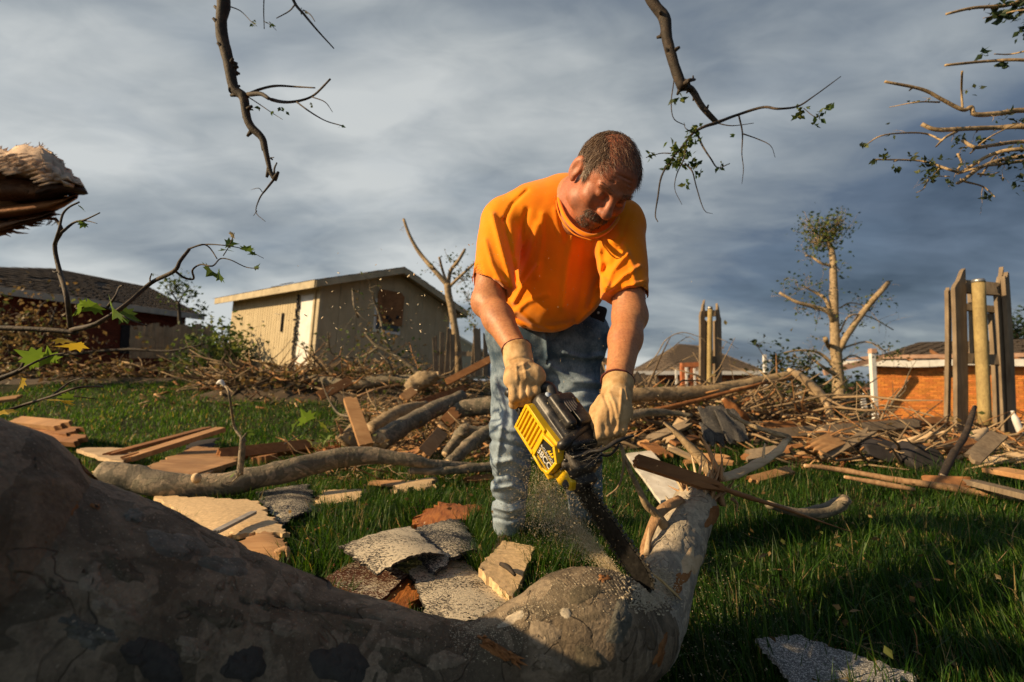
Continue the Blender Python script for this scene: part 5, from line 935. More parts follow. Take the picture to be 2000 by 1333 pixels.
plank('light pine plank standing on end, leaning left before the logs', (716, 872), (683, 778), 0.11, 0.04, M_board, 0.02, 0, (0.5, -1, 0.2), 0.01, 0.03, 0, 'standing_plank', 'plank', 8, 4.1, 4.5)
plank('short pine board leaning between the mid log and the log pile', (826, 888), (864, 843), 0.11, 0.03, M_board, 0.05, 0, (0.4, -1, 0.5), 0.01, 0.02, 0, 'board', 'board', 6, 3.9, 4.3)
plank('tan splintered plank lying left of the short leaning board', (760, 872), (835, 890), 0.15, 0.02, M_board, 0.12, 0.08, (0, -.6, 1), .15, .08)
def logg(label, pts, mat=None, name='log', cat='log', bump=0.17, n=22, seed=1, group=None, ends=True, res=6):
    """pts: (px, py, depth, radius)"""
    L = [P(a, b, c) for a, b, c, r in pts]; rr = [r for *_, r in pts]; m = M(); m.tube(L, rr, n, res, bump, seed, True, 1, 2.5/max(0.03, rr[0])*0.2+4)
    t = thing(name, label, cat, (L[0].x, L[0].y, gz(L[0].x, L[0].y)), group); mk('bark', m, mat or MB_log, t)
    if ends:
        for (e, o_, r) in ((L[-1], L[-2], rr[-1]), (L[0], L[1], rr[0])):
            d = (e-o_).normalized(); m = M(); rng = np.random.default_rng(seed); m.tube([e-d*r*0.3, e+d*0.004], [r*0.90, r*0.82], n, 1, 0.1)
            for j in range(12):
                a = Vector(rng.normal(size=3)); a -= d*a.dot(d); a = a.normalized()*r*0.6*rng.random(); m.tube([e+a-d*.02, e+a+d*r*rng.random()*0.9], [r*0.16, r*0.02], 4)
            mk('broken_end', m, M_pale, t)
    return t
logg('long mottled log lying across the mid ground left of the man', [(200, 925, 3.0, .075), (262, 935, 3.0, .072), (340, 948, 3.0, .075), (440, 946, 3.05, .072), (540, 925, 3.15, .068), (640, 900, 3.3, .062), (720, 890, 3.4, .055), (800, 898, 3.45, .045), (850, 908, 3.5, .035), (960, 915, 3.7, .03)], seed=3)
m = M(); p = P(492-110, 937-2, 2.93); m.tube([p, p+Vector((0.02, -0.01, 0.01))], [0.03, 0.02], 10, 1, .3); tag(mk('branch_scar', m, M_pale), 'pale round branch scar on the left part of the long mottled log', 'scar')
logg('grey straight log of the pile, sloping down left towards the standing plank', [(742, 862, 4.3, .085), (790, 832, 4.7, .085), (850, 800, 5.1, .08), (902, 774, 5.5, .07)], seed=4)
logg('shorter split log lying behind the grey sloping log', [(722, 842, 4.7, .07), (765, 815, 5.0, .08), (800, 800, 5.3, .07), (830, 795, 5.5, .06)], seed=5, mat=MB_lit)
logg('thick dark log running behind the man towards the pile', [(860, 812, 5.3, .08), (905, 800, 5.3, .09), (960, 792, 5.3, .09), (1050, 790, 5.4, .09)], seed=6)
logg('forked pale log end against the denim leg', [(870, 888, 3.9, .035), (892, 862, 4.0, .05), (905, 848, 4.05, .055), (940, 845, 4.1, .05), (1000, 848, 4.1, .05)], seed=7, mat=MB_log)
logg('stubby upright fork on the pale log end', [(902, 850, 4.0, .045), (905, 838, 4.0, .04), (915, 832, 4.0, .03)], seed=8, mat=MB_log)
logg('lower weathered log just left of the jeans', [(876, 905, 3.6, .035), (900, 885, 3.7, .045), (925, 862, 3.85, .05), (960, 840, 4.0, .045)], seed=9)
logg('thin barked pole by the jeans, lowest of the pile', [(800, 920, 3.45, .02), (870, 920, 3.5, .028), (930, 914, 3.6, .03), (990, 905, 3.7, .03)], seed=10)
plank('splintered reddish strip near the ground beside the jeans', (905, 938), (985, 932), 0.06, 0.025, M_board2, 0.05, 0.05, (0, -.6, 1), .08, .1, 0, 'board', 'board', 5)
logg('bright bare limb lying along the shed foot', [(560, 742, 9.2, .06), (620, 742, 9.0, .09), (680, 752, 8.8, .085), (735, 746, 8.8, .08), (790, 742, 8.8, .09), (822, 752, 8.6, .10), (850, 738, 8.6, .07)], seed=12)
logg('second pale limb over the first at the shed foot', [(600, 738, 9.4, .05), (660, 740, 9.3, .05), (700, 742, 9.3, .05), (745, 735, 9.3, .05), (775, 725, 9.3, .04)], seed=13)
logg('knobbly cream root end at the right of the shed', [(798, 762, 8.0, .09), (815, 748, 8.0, .12), (840, 738, 8.0, .10), (858, 732, 8.0, .06)], seed=14, bump=0.45, mat=MB_lit)
plank('brown plank slanting up behind the standing pine plank', (622, 775), (688, 742), 0.13, 0.04, M_board2, 0, 0, (0.1, -1, .3), .02, .05, 0, 'board', 'board', 6, 7.0, 7.3)
plank('orange plank lying under the cream root end', (786, 780), (812, 760), 0.12, 0.03, M_board, 0, 0, (0.1, -1, .5), .02, .05, 0, 'board', 'board', 6, 6.2, 6.4)
plank('long dark rusty board rising to the pickets behind the man', (870, 748), (962, 700), 0.12, 0.04, M_board2, 0, 0, (0.1, -1, .5), .05, .05, 0, 'board', 'board', 6, 8.4, 8.8)
plank('reddish lath on top of the log pile', (810, 790), (925, 752), 0.07, 0.03, M_inner, 0, 0, (0.1, -1, .5), .1, .2, 0, 'board', 'board', 6, 5.6, 6.4)
plank('second reddish lath below it on the log pile', (800, 802), (890, 775), 0.06, 0.03, M_inner, 0, 0, (0.1, -1, .5), .1, .1, 0, 'board', 'board', 6, 5.4, 5.9)
plank('orange wedge of wood between the two thick logs', (868, 828), (895, 800), 0.12, 0.05, M_board2, 0, 0, (0.2, -1, .5), .01, .05, 0, 'board', 'board', 6, 4.9, 5.0)
# splintered stump
def stump():
    rng = np.random.default_rng(3); c = P(655, 880, 4.3); g = gz(c.x, c.y); t = thing('splintered_stump', 'burst stump of orange splinters behind the long mottled log', 'stump', (c.x, c.y, g))
    m = M(); m.tube([(c.x, c.y, g-.05), (c.x+.02, c.y, g+0.10), (c.x+.04, c.y, g+.16)], [0.16, 0.13, .09], 20, 4, 0.3, 4); mk('stump_base', m, M_inner, t)
    for i in range(60):
        a = rng.uniform(-1.5, 1.5); l = rng.uniform(0.12, 0.30); b = Vector((c.x+rng.normal()*0.07, c.y+rng.normal()*0.06, g+0.04)); e = b+Vector((math.sin(a)*l, -0.3*l*rng.random(), abs(math.cos(a))*l)); mm = M(); mm.tube([b, (b+e)/2+Vector(rng.normal(size=3))*0.01, e], [0.016, 0.012, 0.001], 4, 1, 0, 0, True, .5); mk('splinter', mm, [M_cedar, M_inner, M_board][i % 3], t, False)
    for (x0, y0, x1, y1, r) in ((672, 862, 655, 820, .03), (664, 850, 668, 835, .02)): mm = M(); mm.tube([P(x0, y0, 4.3), P((x0+x1)/2+2, (y0+y1)/2, 4.3), P(x1, y1, 4.3)], [r, r*.8, .003], 6, 1, .2, 0, True, .4); mk('splinter', mm, M_board, t, False)
    m = M(); m.tube([P(676, 870, 4.35), P(690, 850, 4.4), P(700, 838, 4.5)], [.11, .09, .05], 16, 4, .4, 5); mk('knotty_root', m, MB_lit, t)
stump()
# right hand side
logg('long bare trunk lying over the debris and arching up to the right of the man', [(1180, 772, 5.2, .08), (1235, 773, 5.2, .075), (1290, 770, 5.3, .072), (1350, 768, 5.4, .066), (1420, 757, 5.5, .06), (1490, 743, 5.6, .05), (1540, 735, 5.65, .045), (1570, 738, 5.7, .042)], seed=20, mat=MB_lit, n=26)
logg('arched peeled limb curving down from the end of the long bare trunk', [(1540, 722, 5.5, .02), (1562, 735, 5.5, .042), (1590, 758, 5.5, .045), (1610, 780, 5.5, .04), (1618, 800, 5.5, .035), (1622, 828, 5.5, .045)], seed=21, mat=M_pale, bump=.12)
logg('thin pole lying just beneath the long bare trunk', [(1220, 812, 4.6, .025), (1290, 800, 4.7, .025), (1380, 778, 4.9, .02), (1500, 746, 5.1, .012)], seed=22, mat=M_inner)
logg('grey pole under the thin pole beside the left glove', [(1220, 815, 4.0, .03), (1270, 805, 4.1, .03), (1320, 808, 4.2, .022), (1350, 812, 4.2, .015)], seed=23)
logg('peeled orange branch leaning on the dark slab', [(1412, 780, 4.8, .018), (1435, 800, 4.8, .05), (1455, 818, 4.8, .035), (1462, 828, 4.8, .01)], seed=24, mat=M_inner, bump=.3)
logg('bright torn piece of wood at the foot of the arched limb', [(1580, 850, 4.4, .012), (1610, 845, 4.5, .03), (1640, 852, 4.5, .025), (1670, 862, 4.5, .01)], seed=25, mat=M_pale, bump=.4)
plank('long dark grey plank lying right of the dark slab', (1500, 850), (1800, 828), 0.10, 0.05, M_greyw, 0, 0, (0, -1, 0.8), .02, .1, 0, 'board', 'board', 8, 4.6, 5.2)
plank('dark brown end of the long plank lying on it', (1640, 834), (1850, 822), 0.08, 0.05, M_board2, 0, 0, (0, -1, 0.8), .02, .1, 0, 'board', 'board', 8, 5.0, 5.3)
plank('reddish board behind the long dark plank', (1490, 832), (1640, 825), 0.08, 0.03, M_board2, 0, 0, (0, -1, 0.6), .02, .1, 0, 'board', 'board', 8, 5.4, 5.6)
def chunk(name, label, cat, poly, D, thick, mat, tilt=(0.0, 1, 0.15)):
    m = M(); n = len(poly); pp = [P(x, y, D+(y-poly[0][1])*-0.002) for x, y in poly]; m.prism(pp, Vector(tilt)*thick); o = mk(name, m, mat, None, False, 0.012); tag(o, label, cat)
    return o
rs = thing('roofing_slab', 'dark grey torn roofing sheet with bent layers leaning on the debris under the long bare trunk', 'roofing', P(1410, 865, 4.35))
mgr = m_shingle('grey_roofing', (0.075, 0.072, 0.068), (0.16, 0.15, 0.145), 0.5, 0.62)
for i, (x0, y0, x1, y1, w_, dd) in enumerate([(1385, 792, 1418, 872, .24, 4.40), (1412, 798, 1444, 866, .20, 4.36), (1382, 830, 1400, 874, .18, 4.33)]):
    m = M(); jag_board(m, P(x0, y0, dd+.06), P(x1, y1, dd-.12), w_, .014, (0.1+.1*i, -1, 0.5), .03, .06, .02, 8, 8, .012); mk('roofing_layer', m, mgr, rs, True, angle=.5)
chunk('roofing_slab', 'brown roofing felt lump in the grass, left of the other lump', 'slab', [(1698, 890), (1690, 870), (1715, 862), (1762, 870), (1768, 892), (1740, 905)], 4.0, 0.20, M_felt)
chunk('roofing_slab', 'purple brown felt lump left of the leaning dark stick', 'slab', [(1782, 905), (1778, 885), (1800, 874), (1835, 880), (1850, 900), (1842, 920), (1800, 925)], 3.8, 0.20, M_felt)
plank('orange crumpled board piece under the long dark plank', (1585, 880), (1650, 852), 0.13, 0.02, M_board, 0, 0, (0.1, -0.8, .8), .05, .08, .02, 'wood_chunk', 'wood', 6, 4.0, 4.2)
plank('short brown block on the debris beside the leaning stick', (1850, 880), (1900, 862), 0.12, 0.06, M_board2, 0, 0, (0.1, -0.8, .6), .02, .04, 0, 'wood_block', 'wood', 4, 4.2, 4.3)
logg('long weathered pole lying in the grass from centre right to the edge', [(1572, 910, 3.3, .012), (1640, 918, 3.3, .016), (1750, 938, 3.2, .018), (1850, 952, 3.1, .022), (2050, 985, 2.9, .02)], seed=30, mat=M_torn)
logg('shorter parallel pole in front of the long weathered pole', [(1650, 932, 3.2, .010), (1720, 945, 3.15, .016), (1785, 956, 3.1, .012)], seed=31, mat=M_torn)
logg('dark bent stick leaning up to the right before the tall posts', [(1838, 938, 3.2, .022), (1860, 890, 3.4, .022), (1885, 850, 3.6, .02), (1904, 795, 3.9, .016)], seed=32, mat=MB_dark)
chunk('torn_wedge', 'flared pale foot of the dark leaning stick on the pole', 'wood', [(1815, 955), (1835, 948), (1842, 926), (1850, 930), (1862, 948), (1885, 958), (1860, 966)], 3.15, 0.03, M_pale)
logg('yellow split billet leaning against the tall posts', [(1868, 898, 4.2, .02), (1885, 875, 4.3, .05), (1905, 855, 4.4, .05), (1928, 838, 4.5, .015)], seed=33, mat=M_pale)
plank('grey brown plank jutting in from the lower right edge', (1880, 938), (2030, 975), 0.13, 0.03, M_greyw, 0.12, 0.12, (0, -.5, 1), .08, .02)
plank('rusty orange board at the right edge above the grey plank', (1925, 915), (2020, 932), 0.10, 0.03, M_board, 0.16, 0.16, (0, -.6, 1), .1, .02)
plank('dark brown board left of the grey plank', (1790, 940), (1900, 945), 0.10, 0.03, M_board2, 0.10, 0.12, (0, -.6, 1), .05, .05)
plank('low orange strip in the grass right of the curled strap', (1465, 940), (1548, 918), 0.07, 0.03, M_board, 0.06, 0.08, (0, -.6, 1), .05, .05)
plank('small orange strip behind the splintered end', (1335, 905), (1370, 903), 0.05, 0.03, M_board, 0.06, 0.06, (0, -.6, 1), .02, .02)
plank('tan board piece behind the white board, right of the glove', (1262, 865), (1300, 892), 0.14, 0.03, M_board2, 0.12, 0.08, (0, -.6, 1), .05, .05)
plank('brown board pile piece far right under the brick wall', (1960, 862), (2040, 856), 0.14, 0.05, M_board2, 0.1, 0.1, (0, -.6, 1), .05, .05)
logg('grey stub of branch in the grass at right, broken face up', [(1560, 1002, 2.35, .02), (1600, 1000, 2.4, .03), (1640, 985, 2.45, .034), (1652, 975, 2.45, .02)], seed=34)
btl = thing('plastic_bottle', 'white plastic bottle tilted in the debris at the far right', 'bottle', P(1990, 850, 5.2)); m = M(); a, b = P(1994, 846, 5.2), P(1978, 806, 5.2); m.tube([a, a.lerp(b, .1), a.lerp(b, .65), a.lerp(b, .85), b], [.028, .03, .03, .02, .012], 18, 3); mk('bottle_body', m, M_white, btl); m = M(); m.tube([b, b+(b-a)*0.08], [.014, .013], 14); mk('bottle_cap', m, M_white, btl)
for (x, y, w_, lb) in ((1560, 768, 8, 'short white stake standing in the dark brush, left one'), (1683, 785, 9, 'white slanted stake near the white porch post'), (1535, 770, 7, 'short white stake in the dark brush, right of the arched trunk end')):
    m = M(); p, q = P(x, y-16, 8.5), P(x+6, y+14, 8.5); jag_board(m, q, p, w_*0.0085, 0.03, (0, -1, 0), 0, .02); tag(mk('white_stake', m, M_white, None, False), lb, 'stake')

# ---------------------------------------------------------------- brush belts: twigs, chips and dead leaves nobody could count
def belt(label, name, region, ntwig, nleaf, nchip, seed, hmax=0.25, tl=(0.15, 0.7), tr=(0.003, 0.012), leafsize=0.05, cols=DRY, cs=1.0):
    """region: (px range, py range) sampled on the picture's ground, then built in 3D"""
    rng = np.random.default_rng(seed); tw, lv = M(), M(); (xa, xb), (ya, yb) = region
    for i in range(ntwig):
        p = G(rng.uniform(xa, xb), rng.uniform(ya, yb)); p = p+Vector((0, 0, bank(p.x, p.y)+abs(rng.normal())*hmax*0.6)); a = rng.uniform(0, 6.28); l = rng.uniform(*tl); d = Vector((math.cos(a), math.sin(a)*0.7, rng.normal()*0.25)).normalized(); r = rng.uniform(*tr)**1.0; pts = [p]
        for j in range(3): d = (d+Vector(rng.normal(size=3))*0.22).normalized(); pts.append(pts[-1]+d*l/3)
        k = rng.random(); c = [(0.34, 0.24, 0.14), (0.22, 0.16, 0.10), (0.46, 0.33, 0.19), (0.13, 0.09, 0.055), (0.40, 0.20, 0.08)][rng.integers(5)]; tw.col = c; tw.tube(pts, [r, r*.9, r*.7, r*.3], 5, 1)
    for i in range(nchip):
        p = G(rng.uniform(xa, xb), rng.uniform(ya, yb)); p = p+Vector((0, 0, bank(p.x, p.y)+abs(rng.normal())*hmax*0.4+0.01)); s = rng.uniform(0.02, 0.09)*cs; c = [(0.55, 0.34, 0.17), (0.40, 0.20, 0.08), (0.30, 0.13, 0.05), (0.62, 0.45, 0.27)][rng.integers(4)]; tw.col = c
        tw.box(p, (s*rng.uniform(1.2, 3.5), s*rng.uniform(.3, .9), s*0.2), R3(rng.uniform(0, 6.28), rng.normal()*0.5, rng.normal()*0.5), rng.uniform(.5, .95))
    for i in range(nleaf):
        if i % 7 == 0: cc = G(rng.uniform(xa, xb), rng.uniform(ya, yb)); cc = cc+Vector((0, 0, bank(cc.x, cc.y)+abs(rng.normal())*hmax*0.4))
        c = cols[rng.integers(len(cols))]; k2 = 0.5+rng.random(); small_leaf(lv, cc+Vector(rng.normal(size=3))*0.13, leafsize*rng.uniform(.6, 1.5), tuple(x*k2 for x in c), rng)
    if tw.v: tag(mk(name, tw, M_litter), label, 'debris', None, 'stuff')
    if lv.v: tag(mk('dead_leaves', lv, M_leaf, None, False), 'withered leaves scattered through ' + label, 'leaves', None, 'stuff')
HEAPS = []
def bank(x, y):
    h = 0.0
    for (ax, bx, D, H, dep, sd) in HEAPS:
        if ax < x < bx and abs(y-D) < dep/2:
            g = (y-D)/dep+0.5; f_ = (x-ax)/(bx-ax); e = math.sin(g*3.1416)*math.sin(min(1, f_*6, (1-f_)*6)*1.5708); h = max(h, H*e*0.9)
    return h
def heap(name, label, px0, px1, py, D, hpx, seed, mat=None):
    """low lumpy bank that carries a brush pile"""
    hpx = hpx*0.62; a, b = P(px0, py, D), P(px1, py, D); HEAPS.append((a.x, b.x, D, hpx*D/1000, 1.6, seed)); n = 90; k = 14; v = []; dep = 1.6
    for i in range(n+1):
        f_ = i/n; x = a.x+(b.x-a.x)*f_
        for j in range(k+1):
            g = j/k; y = D-dep/2+dep*g; e = math.sin(g*3.1416)*math.sin(min(1, f_*6, (1-f_)*6)*1.5708); h = hpx*D/1000*e*(0.45+0.9*float(vnoise(np.array([[x*1.8, y*1.8, seed]]))[0])+0.35*float(vnoise(np.array([[x*7, y*7, seed]]))[0])); v.append((x, y, gz(x, y)-0.03+max(0, h)))
    f = [(i*(k+1)+j, (i+1)*(k+1)+j, (i+1)*(k+1)+j+1, i*(k+1)+j+1) for i in range(n) for j in range(k)]
    o = mk(name, (np.array(v), f), M_dirt); tag(o, label, 'debris', None, 'stuff'); return o
heap('debris_bank', 'low bank of brush and soil before the shed', 380, 960, 745, 9.0, 26, 1)
heap('debris_bank', 'low bank of brush below the left house', -200, 400, 722, 10.6, 12, 2)
heap('debris_bank', 'dark bank of brush under the log pile left of the man', 840, 1060, 800, 6.2, 60, 3)
heap('debris_bank', 'tangled debris bank right of the man', 1150, 1660, 830, 5.9, 78, 4)
heap('debris_bank', 'debris bank at the foot of the tall posts and brick wall', 1560, 2250, 862, 6.2, 30, 5)
belt('the brush along the shed foot', 'brush_pile', ((400, 980), (735, 775)), 1300, 4200, 420, 41, 0.22, (0.3, 1.2), (0.005, 0.022), 0.10)
belt('the brush below the left house', 'brush_pile', ((-60, 420), (716, 745)), 800, 3200, 260, 42, 0.26, (0.3, 0.9), (0.005, 0.02), 0.11)
belt('the tangle behind and right of the man', 'brush_pile', ((1160, 1640), (790, 882)), 2000, 4200, 700, 43, 0.30, (0.2, 1.1), (0.004, 0.020), 0.06, DRY+[(0.30, 0.24, 0.10)])
belt('the debris round the log pile left of the man', 'brush_pile', ((690, 970), (790, 905)), 900, 1800, 420, 44, 0.14, (0.15, 0.6), (0.003, 0.012), 0.05)
belt('the splintered boards at right under the brick wall', 'brush_pile', ((1560, 2060), (835, 925)), 900, 1400, 900, 45, 0.14, (0.2, 0.8), (0.004, 0.014), 0.05)
belt('the lawn edge by the bent shoot', 'brush_pile', ((260, 700), (755, 800)), 110, 420, 50, 46, 0.06, (0.1, 0.4), (0.002, 0.007), 0.05)
belt('the grass right of the upper log', 'brush_pile', ((1420, 2000), (960, 1320)), 90, 420, 60, 47, 0.03, (0.04, 0.16), (0.0012, 0.003), 0.022, DRY, 0.2)
belt('the grass between trunk and man', 'brush_pile', ((600, 1250), (940, 1130)), 90, 200, 200, 48, 0.03, (0.04, 0.18), (0.0012, 0.004), 0.022, DRY, 0.3)
belt('the litter in front of the long mid log', 'brush_pile', ((560, 970), (868, 945)), 260, 500, 150, 49, 0.06, (0.1, 0.5), (0.002, 0.009), 0.035, DRY, 0.6)
rngb = np.random.default_rng(79)
for i in range(15):   # crooked bare limbs thrown across the piles
    left = i < 5; x, y = (rngb.uniform(640, 930), rngb.uniform(760, 850)) if left else (rngb.uniform(1240, 1900), rngb.uniform(808, 868)); p = G(x, y); p = p+Vector((0, 0, bank(p.x, p.y)+rngb.uniform(.05, .2))); a = rngb.normal()*0.6+(math.pi if rngb.random() < .5 else 0); L_ = rngb.uniform(.25, .5); d = Vector((math.cos(a), math.sin(a)*.6, rngb.uniform(-.02, .4))).normalized(); pts = [p]; r0 = rngb.uniform(.014, .032)
    for j in range(4): d = (d+Vector(rngb.normal(size=3))*0.28).normalized(); pts.append(pts[-1]+d*L_)
    t = thing('broken_limb', ('crooked bare limb thrown over the logs left of the man' if left else 'crooked bare limb thrown over the debris right of the man'), 'limb', p, 'bare limbs on the piles '+('left' if left else 'right')); m = M(); m.tube(pts, [r0, r0*.9, r0*.75, r0*.55, r0*.3], 10, 5, 0.2, i, True, 1, 16); mk('stem', m, [MB_lit, MB_log, M_torn][i % 3], t)
    for j in range(4):
        q = pts[1+j % 3].lerp(pts[2+j % 3], rngb.random()); e = Vector(rngb.normal(size=3)).normalized(); e.z = abs(e.z); l = rngb.uniform(.15, .5); m = M(); m.tube([q, q+e*l*.5+Vector(rngb.normal(size=3))*.03, q+e*l+Vector(rngb.normal(size=3))*.05], [r0*.45, r0*.3, r0*.08], 7, 4, .15, j, True, 1, 16); mk('side_twig', m, [MB_lit, MB_log, M_torn][i % 3], t)
rngb = np.random.default_rng(77)
for i in range(24):   # named loose boards in the right hand debris
    x, y = rngb.uniform(1240, 2010), rngb.uniform(845, 905); l = rngb.uniform(.25, .7); p = G(x, y, rngb.uniform(.06, .22)); a = rngb.normal()*0.5; q = p+Vector((math.cos(a)*l, math.sin(a)*l, rngb.normal()*0.12)); m = M(); jag_board(m, p, q, rngb.uniform(.05, .13), .025, (0.1, -.5, 1), .06, .12, 0, 4, 4)
    tag(mk('loose_board', m, [M_board, M_board2, M_pale, M_greyw][i % 4], None, False), ['pine', 'dark brown', 'pale', 'grey'][i % 4]+' board scrap between the man and the tall posts', 'board', 'loose '+['pine', 'dark brown', 'pale', 'grey'][i % 4]+' board scraps in the right debris')
for i in range(16):
    x, y = rngb.uniform(700, 960), rngb.uniform(800, 900); l = rngb.uniform(.15, .4); p = G(x, y, rngb.uniform(.05, .15)); a = rngb.normal()*0.6; q = p+Vector((math.cos(a)*l, math.sin(a)*l, rngb.normal()*0.08)); m = M(); jag_board(m, p, q, rngb.uniform(.04, .1), .02, (0.1, -.5, 1), .05, .08, 0, 4, 4)
    tag(mk('loose_board', m, [M_board, M_board2, M_pale, M_torn][i % 4], None, False), ['pine', 'dark brown', 'pale', 'torn tan'][i % 4]+' board scrap among the logs left of the man', 'board', 'loose '+['pine', 'dark brown', 'pale', 'torn'][i % 4]+' board scraps among the logs')
# near trunk and lobe are shaded by the unseen stretch added to the big trunk

# tell the look-alikes apart by where they lie, left to right
ORD = ['leftmost', 'second from the left', 'third from the left', 'fourth from the left', 'fifth from the left', 'sixth from the left', 'seventh from the left', 'eighth from the left', 'ninth from the left', 'rightmost']
by_group = {}
for o in list(C.objects):
    if o.parent is None and o.get('group') and (o['group'].startswith('loose ') or o['group'].startswith('bare limbs')): by_group.setdefault(o['group'], []).append(o)
for g_, L_ in by_group.items():
    L_.sort(key=lambda o: o.location.x/max(.1, o.location.y))
    for i, o in enumerate(L_): o['label'] = (ORD[-1] if i == len(L_)-1 else ORD[i])+' '+o['label'].replace(' thrown', '')
# ================================================================ GRASS
def in_quads(x, y):
    out = np.zeros(len(x), bool)
    for q in EXCL:
        ins = None; s = None; ok = np.ones(len(x), bool); sg = 0
        cx, cy = sum(p[0] for p in q)/4, sum(p[1] for p in q)/4
        for i in range(4):
            a, b = q[i], q[(i+1) % 4]; c = (b[0]-a[0])*(y-a[1])-(b[1]-a[1])*(x-a[0]); c0 = (b[0]-a[0])*(cy-a[1])-(b[1]-a[1])*(cx-a[0]); ok &= (c*np.sign(c0)) > 0.004
        out |= ok
    return out
def grass(name, label, n, ylo, yhi, hgt, wid, seed, power=1.0, xlim=None, keep=None, tint=1.0):
    r = np.random.default_rng(seed)
    y = ylo*(yhi/ylo)**(r.random(n)**power) if power != 0 else r.uniform(ylo, yhi, n)
    half = y*1.06+0.3; x = r.uniform(-1, 1, n)*half
    if xlim is not None: k = (x > xlim[0]) & (x < xlim[1]); x, y = x[k], y[k]
    dens = vnoise(np.stack([x*2.2, y*2.2, 0*x], 1), 3)*0.6+vnoise(np.stack([x*9, y*9, 0*x], 1), 5)*0.55
    k = (dens > r.random(len(x))*0.75) & ~in_quads(x, y)
    if keep is not None: k &= keep(x, y)
    x, y, dens = x[k], y[k], dens[k]; n = len(x)
    z = gzn(x, y); tuft = 0.6+0.9*vnoise(np.stack([x*4, y*4, 0*x], 1), 8); h = hgt*tuft*r.uniform(0.45, 1.25, n); w_ = wid*r.uniform(0.6, 1.3, n)*(0.8+0.12*y)
    az = r.uniform(0, 2*np.pi, n); lean = r.normal(0.0, 0.48, n); cl = vnoise(np.stack([x*3, y*3, 0*x+4], 1), 12)*6.28*1.5; lx = np.cos(cl)*0.22+np.cos(az)*abs(lean)*1.4; ly = np.sin(cl)*0.22+np.sin(az)*abs(lean)*1.4
    px_, py_ = np.cos(az+1.3), np.sin(az+1.3)
    B = np.stack([x, y, z-0.01], 1); D1 = np.stack([lx*0.28, ly*0.28, np.full(n, 0.55)], 1)*h[:, None]; D2 = np.stack([lx*0.95, ly*0.95, 1.0-0.18*(lx**2+ly**2)], 1)*h[:, None]; Wv = np.stack([px_, py_, 0*x], 1)*w_[:, None]*0.5
    v = np.stack([B-Wv, B+Wv, B+D1-Wv*0.8, B+D1+Wv*0.8, B+D2], 1).reshape(-1, 3); i = np.arange(n)[:, None]*5
    f = np.concatenate([i+np.array([[0, 1, 3]]), i+np.array([[0, 3, 2]]), i+np.array([[2, 3, 4]])], 1).reshape(-1, 3)
    o = mk(name, (v, f), M_grass, None, False); tag(o, label, 'grass', None, 'stuff')
    base = np.array([[0.026, 0.088, 0.008], [0.044, 0.125, 0.010], [0.015, 0.060, 0.007], [0.080, 0.160, 0.018]]); t_ = r.integers(0, 4, n); c = base[t_]*(0.45+0.8*r.random((n, 1)))
    dry = r.random(n) < 0.06; c[dry] = np.array([0.34, 0.27, 0.12])*(0.6+0.5*r.random((dry.sum(), 1))); patch = vnoise(np.stack([x*0.9, y*0.9, 0*x+9], 1), 22)[:, None]; c = c*(0.75+0.5*patch)*tint; c[:, 0] *= 1+0.2*patch[:, 0]
    col_attr(o.data, np.hstack([np.repeat(c, 5, 0), np.ones((5*n, 1))])); return o
def m_grass():
    m, t, o = new_mat('grass_blades'); a = t.n('ShaderNodeVertexColor'); a.layer_name = 'Col'
    b = t.n('ShaderNodeBsdfPrincipled', Base_Color=a.outputs[0], Roughness=0.5); b.inputs['Specular IOR Level'].default_value = 0.35
    tint = t.mix(1.0, a.outputs[0], (1.3, 1.25, 0.5), 'MULTIPLY'); tr = t.n('ShaderNodeBsdfTranslucent', Color=tint); mx = t.n('ShaderNodeMixShader', i0=0.4, i1=b.outputs[0], i2=tr.outputs[0]); t.n('ShaderNodeOutputMaterial', Surface=mx.outputs[0]); return m
M_grass = m_grass()
grass('grass', 'long tufty green grass around the trunk and the man', 210000, 1.15, 5.2, 0.085, 0.0042, 1, 0.75)
grass('grass', 'taller seeding blades standing out of the near grass at right', 16000, 1.2, 4.2, 0.15, 0.0045, 2, 1.0, (0.1, 5))
grass('lawn_grass', 'short mown lawn rising to the shed at left', 150000, 4.2, 11.2, 0.07, 0.0055, 3, 0.9, (-9, 0.4), tint=1.45)
grass('far_grass', 'sparse grass between the debris at right', 45000, 4.0, 13, 0.11, 0.009, 4, 1.0, (0.4, 14))

grass('grass', 'uncut tufts hiding the boots of the man', 90000, 1.9, 2.5, 0.13, 0.0045, 6, 1.0, (-0.25, 0.6))
# ================================================================ SIGNED DISTANCE MODELLING (organic shapes, meshed with surface nets)
class Pr:
    def __init__(s, fn, k=0.02, op='u'): s.fn, s.k, s.op = fn, k, op
def A3(v): return np.array([v[0], v[1], v[2]], float)
def cone(a, b, ra, rb, k=0.02, op='u', flat=None):
    a, b = A3(a), A3(b); ab = b-a; L2 = ab@ab
    if flat is not None: ax = A3(flat[0]); ax /= np.linalg.norm(ax); fs = flat[1]
    def fn(p):
        w = p-a; h = np.clip(w@ab/L2, 0, 1)[:, None]; q = w-h*ab
        if flat is not None: q = q + (q@ax)[:, None]*ax*(1/fs-1)
        return (np.linalg.norm(q, axis=1)-(ra+(rb-ra)*h[:, 0]))*(1 if flat is None else min(1, fs)**0.5)
    return Pr(fn, k, op)
def ell(c, r, rot=None, k=0.02, op='u'):
    c = A3(c); r = np.array(r, float); R = np.eye(3) if rot is None else np.array(rot)
    def fn(p):
        q = (p-c)@R; k0 = np.linalg.norm(q/r, axis=1); k1 = np.linalg.norm(q/(r*r), axis=1)+1e-9; return k0*(k0-1)/k1
    return Pr(fn, k, op)
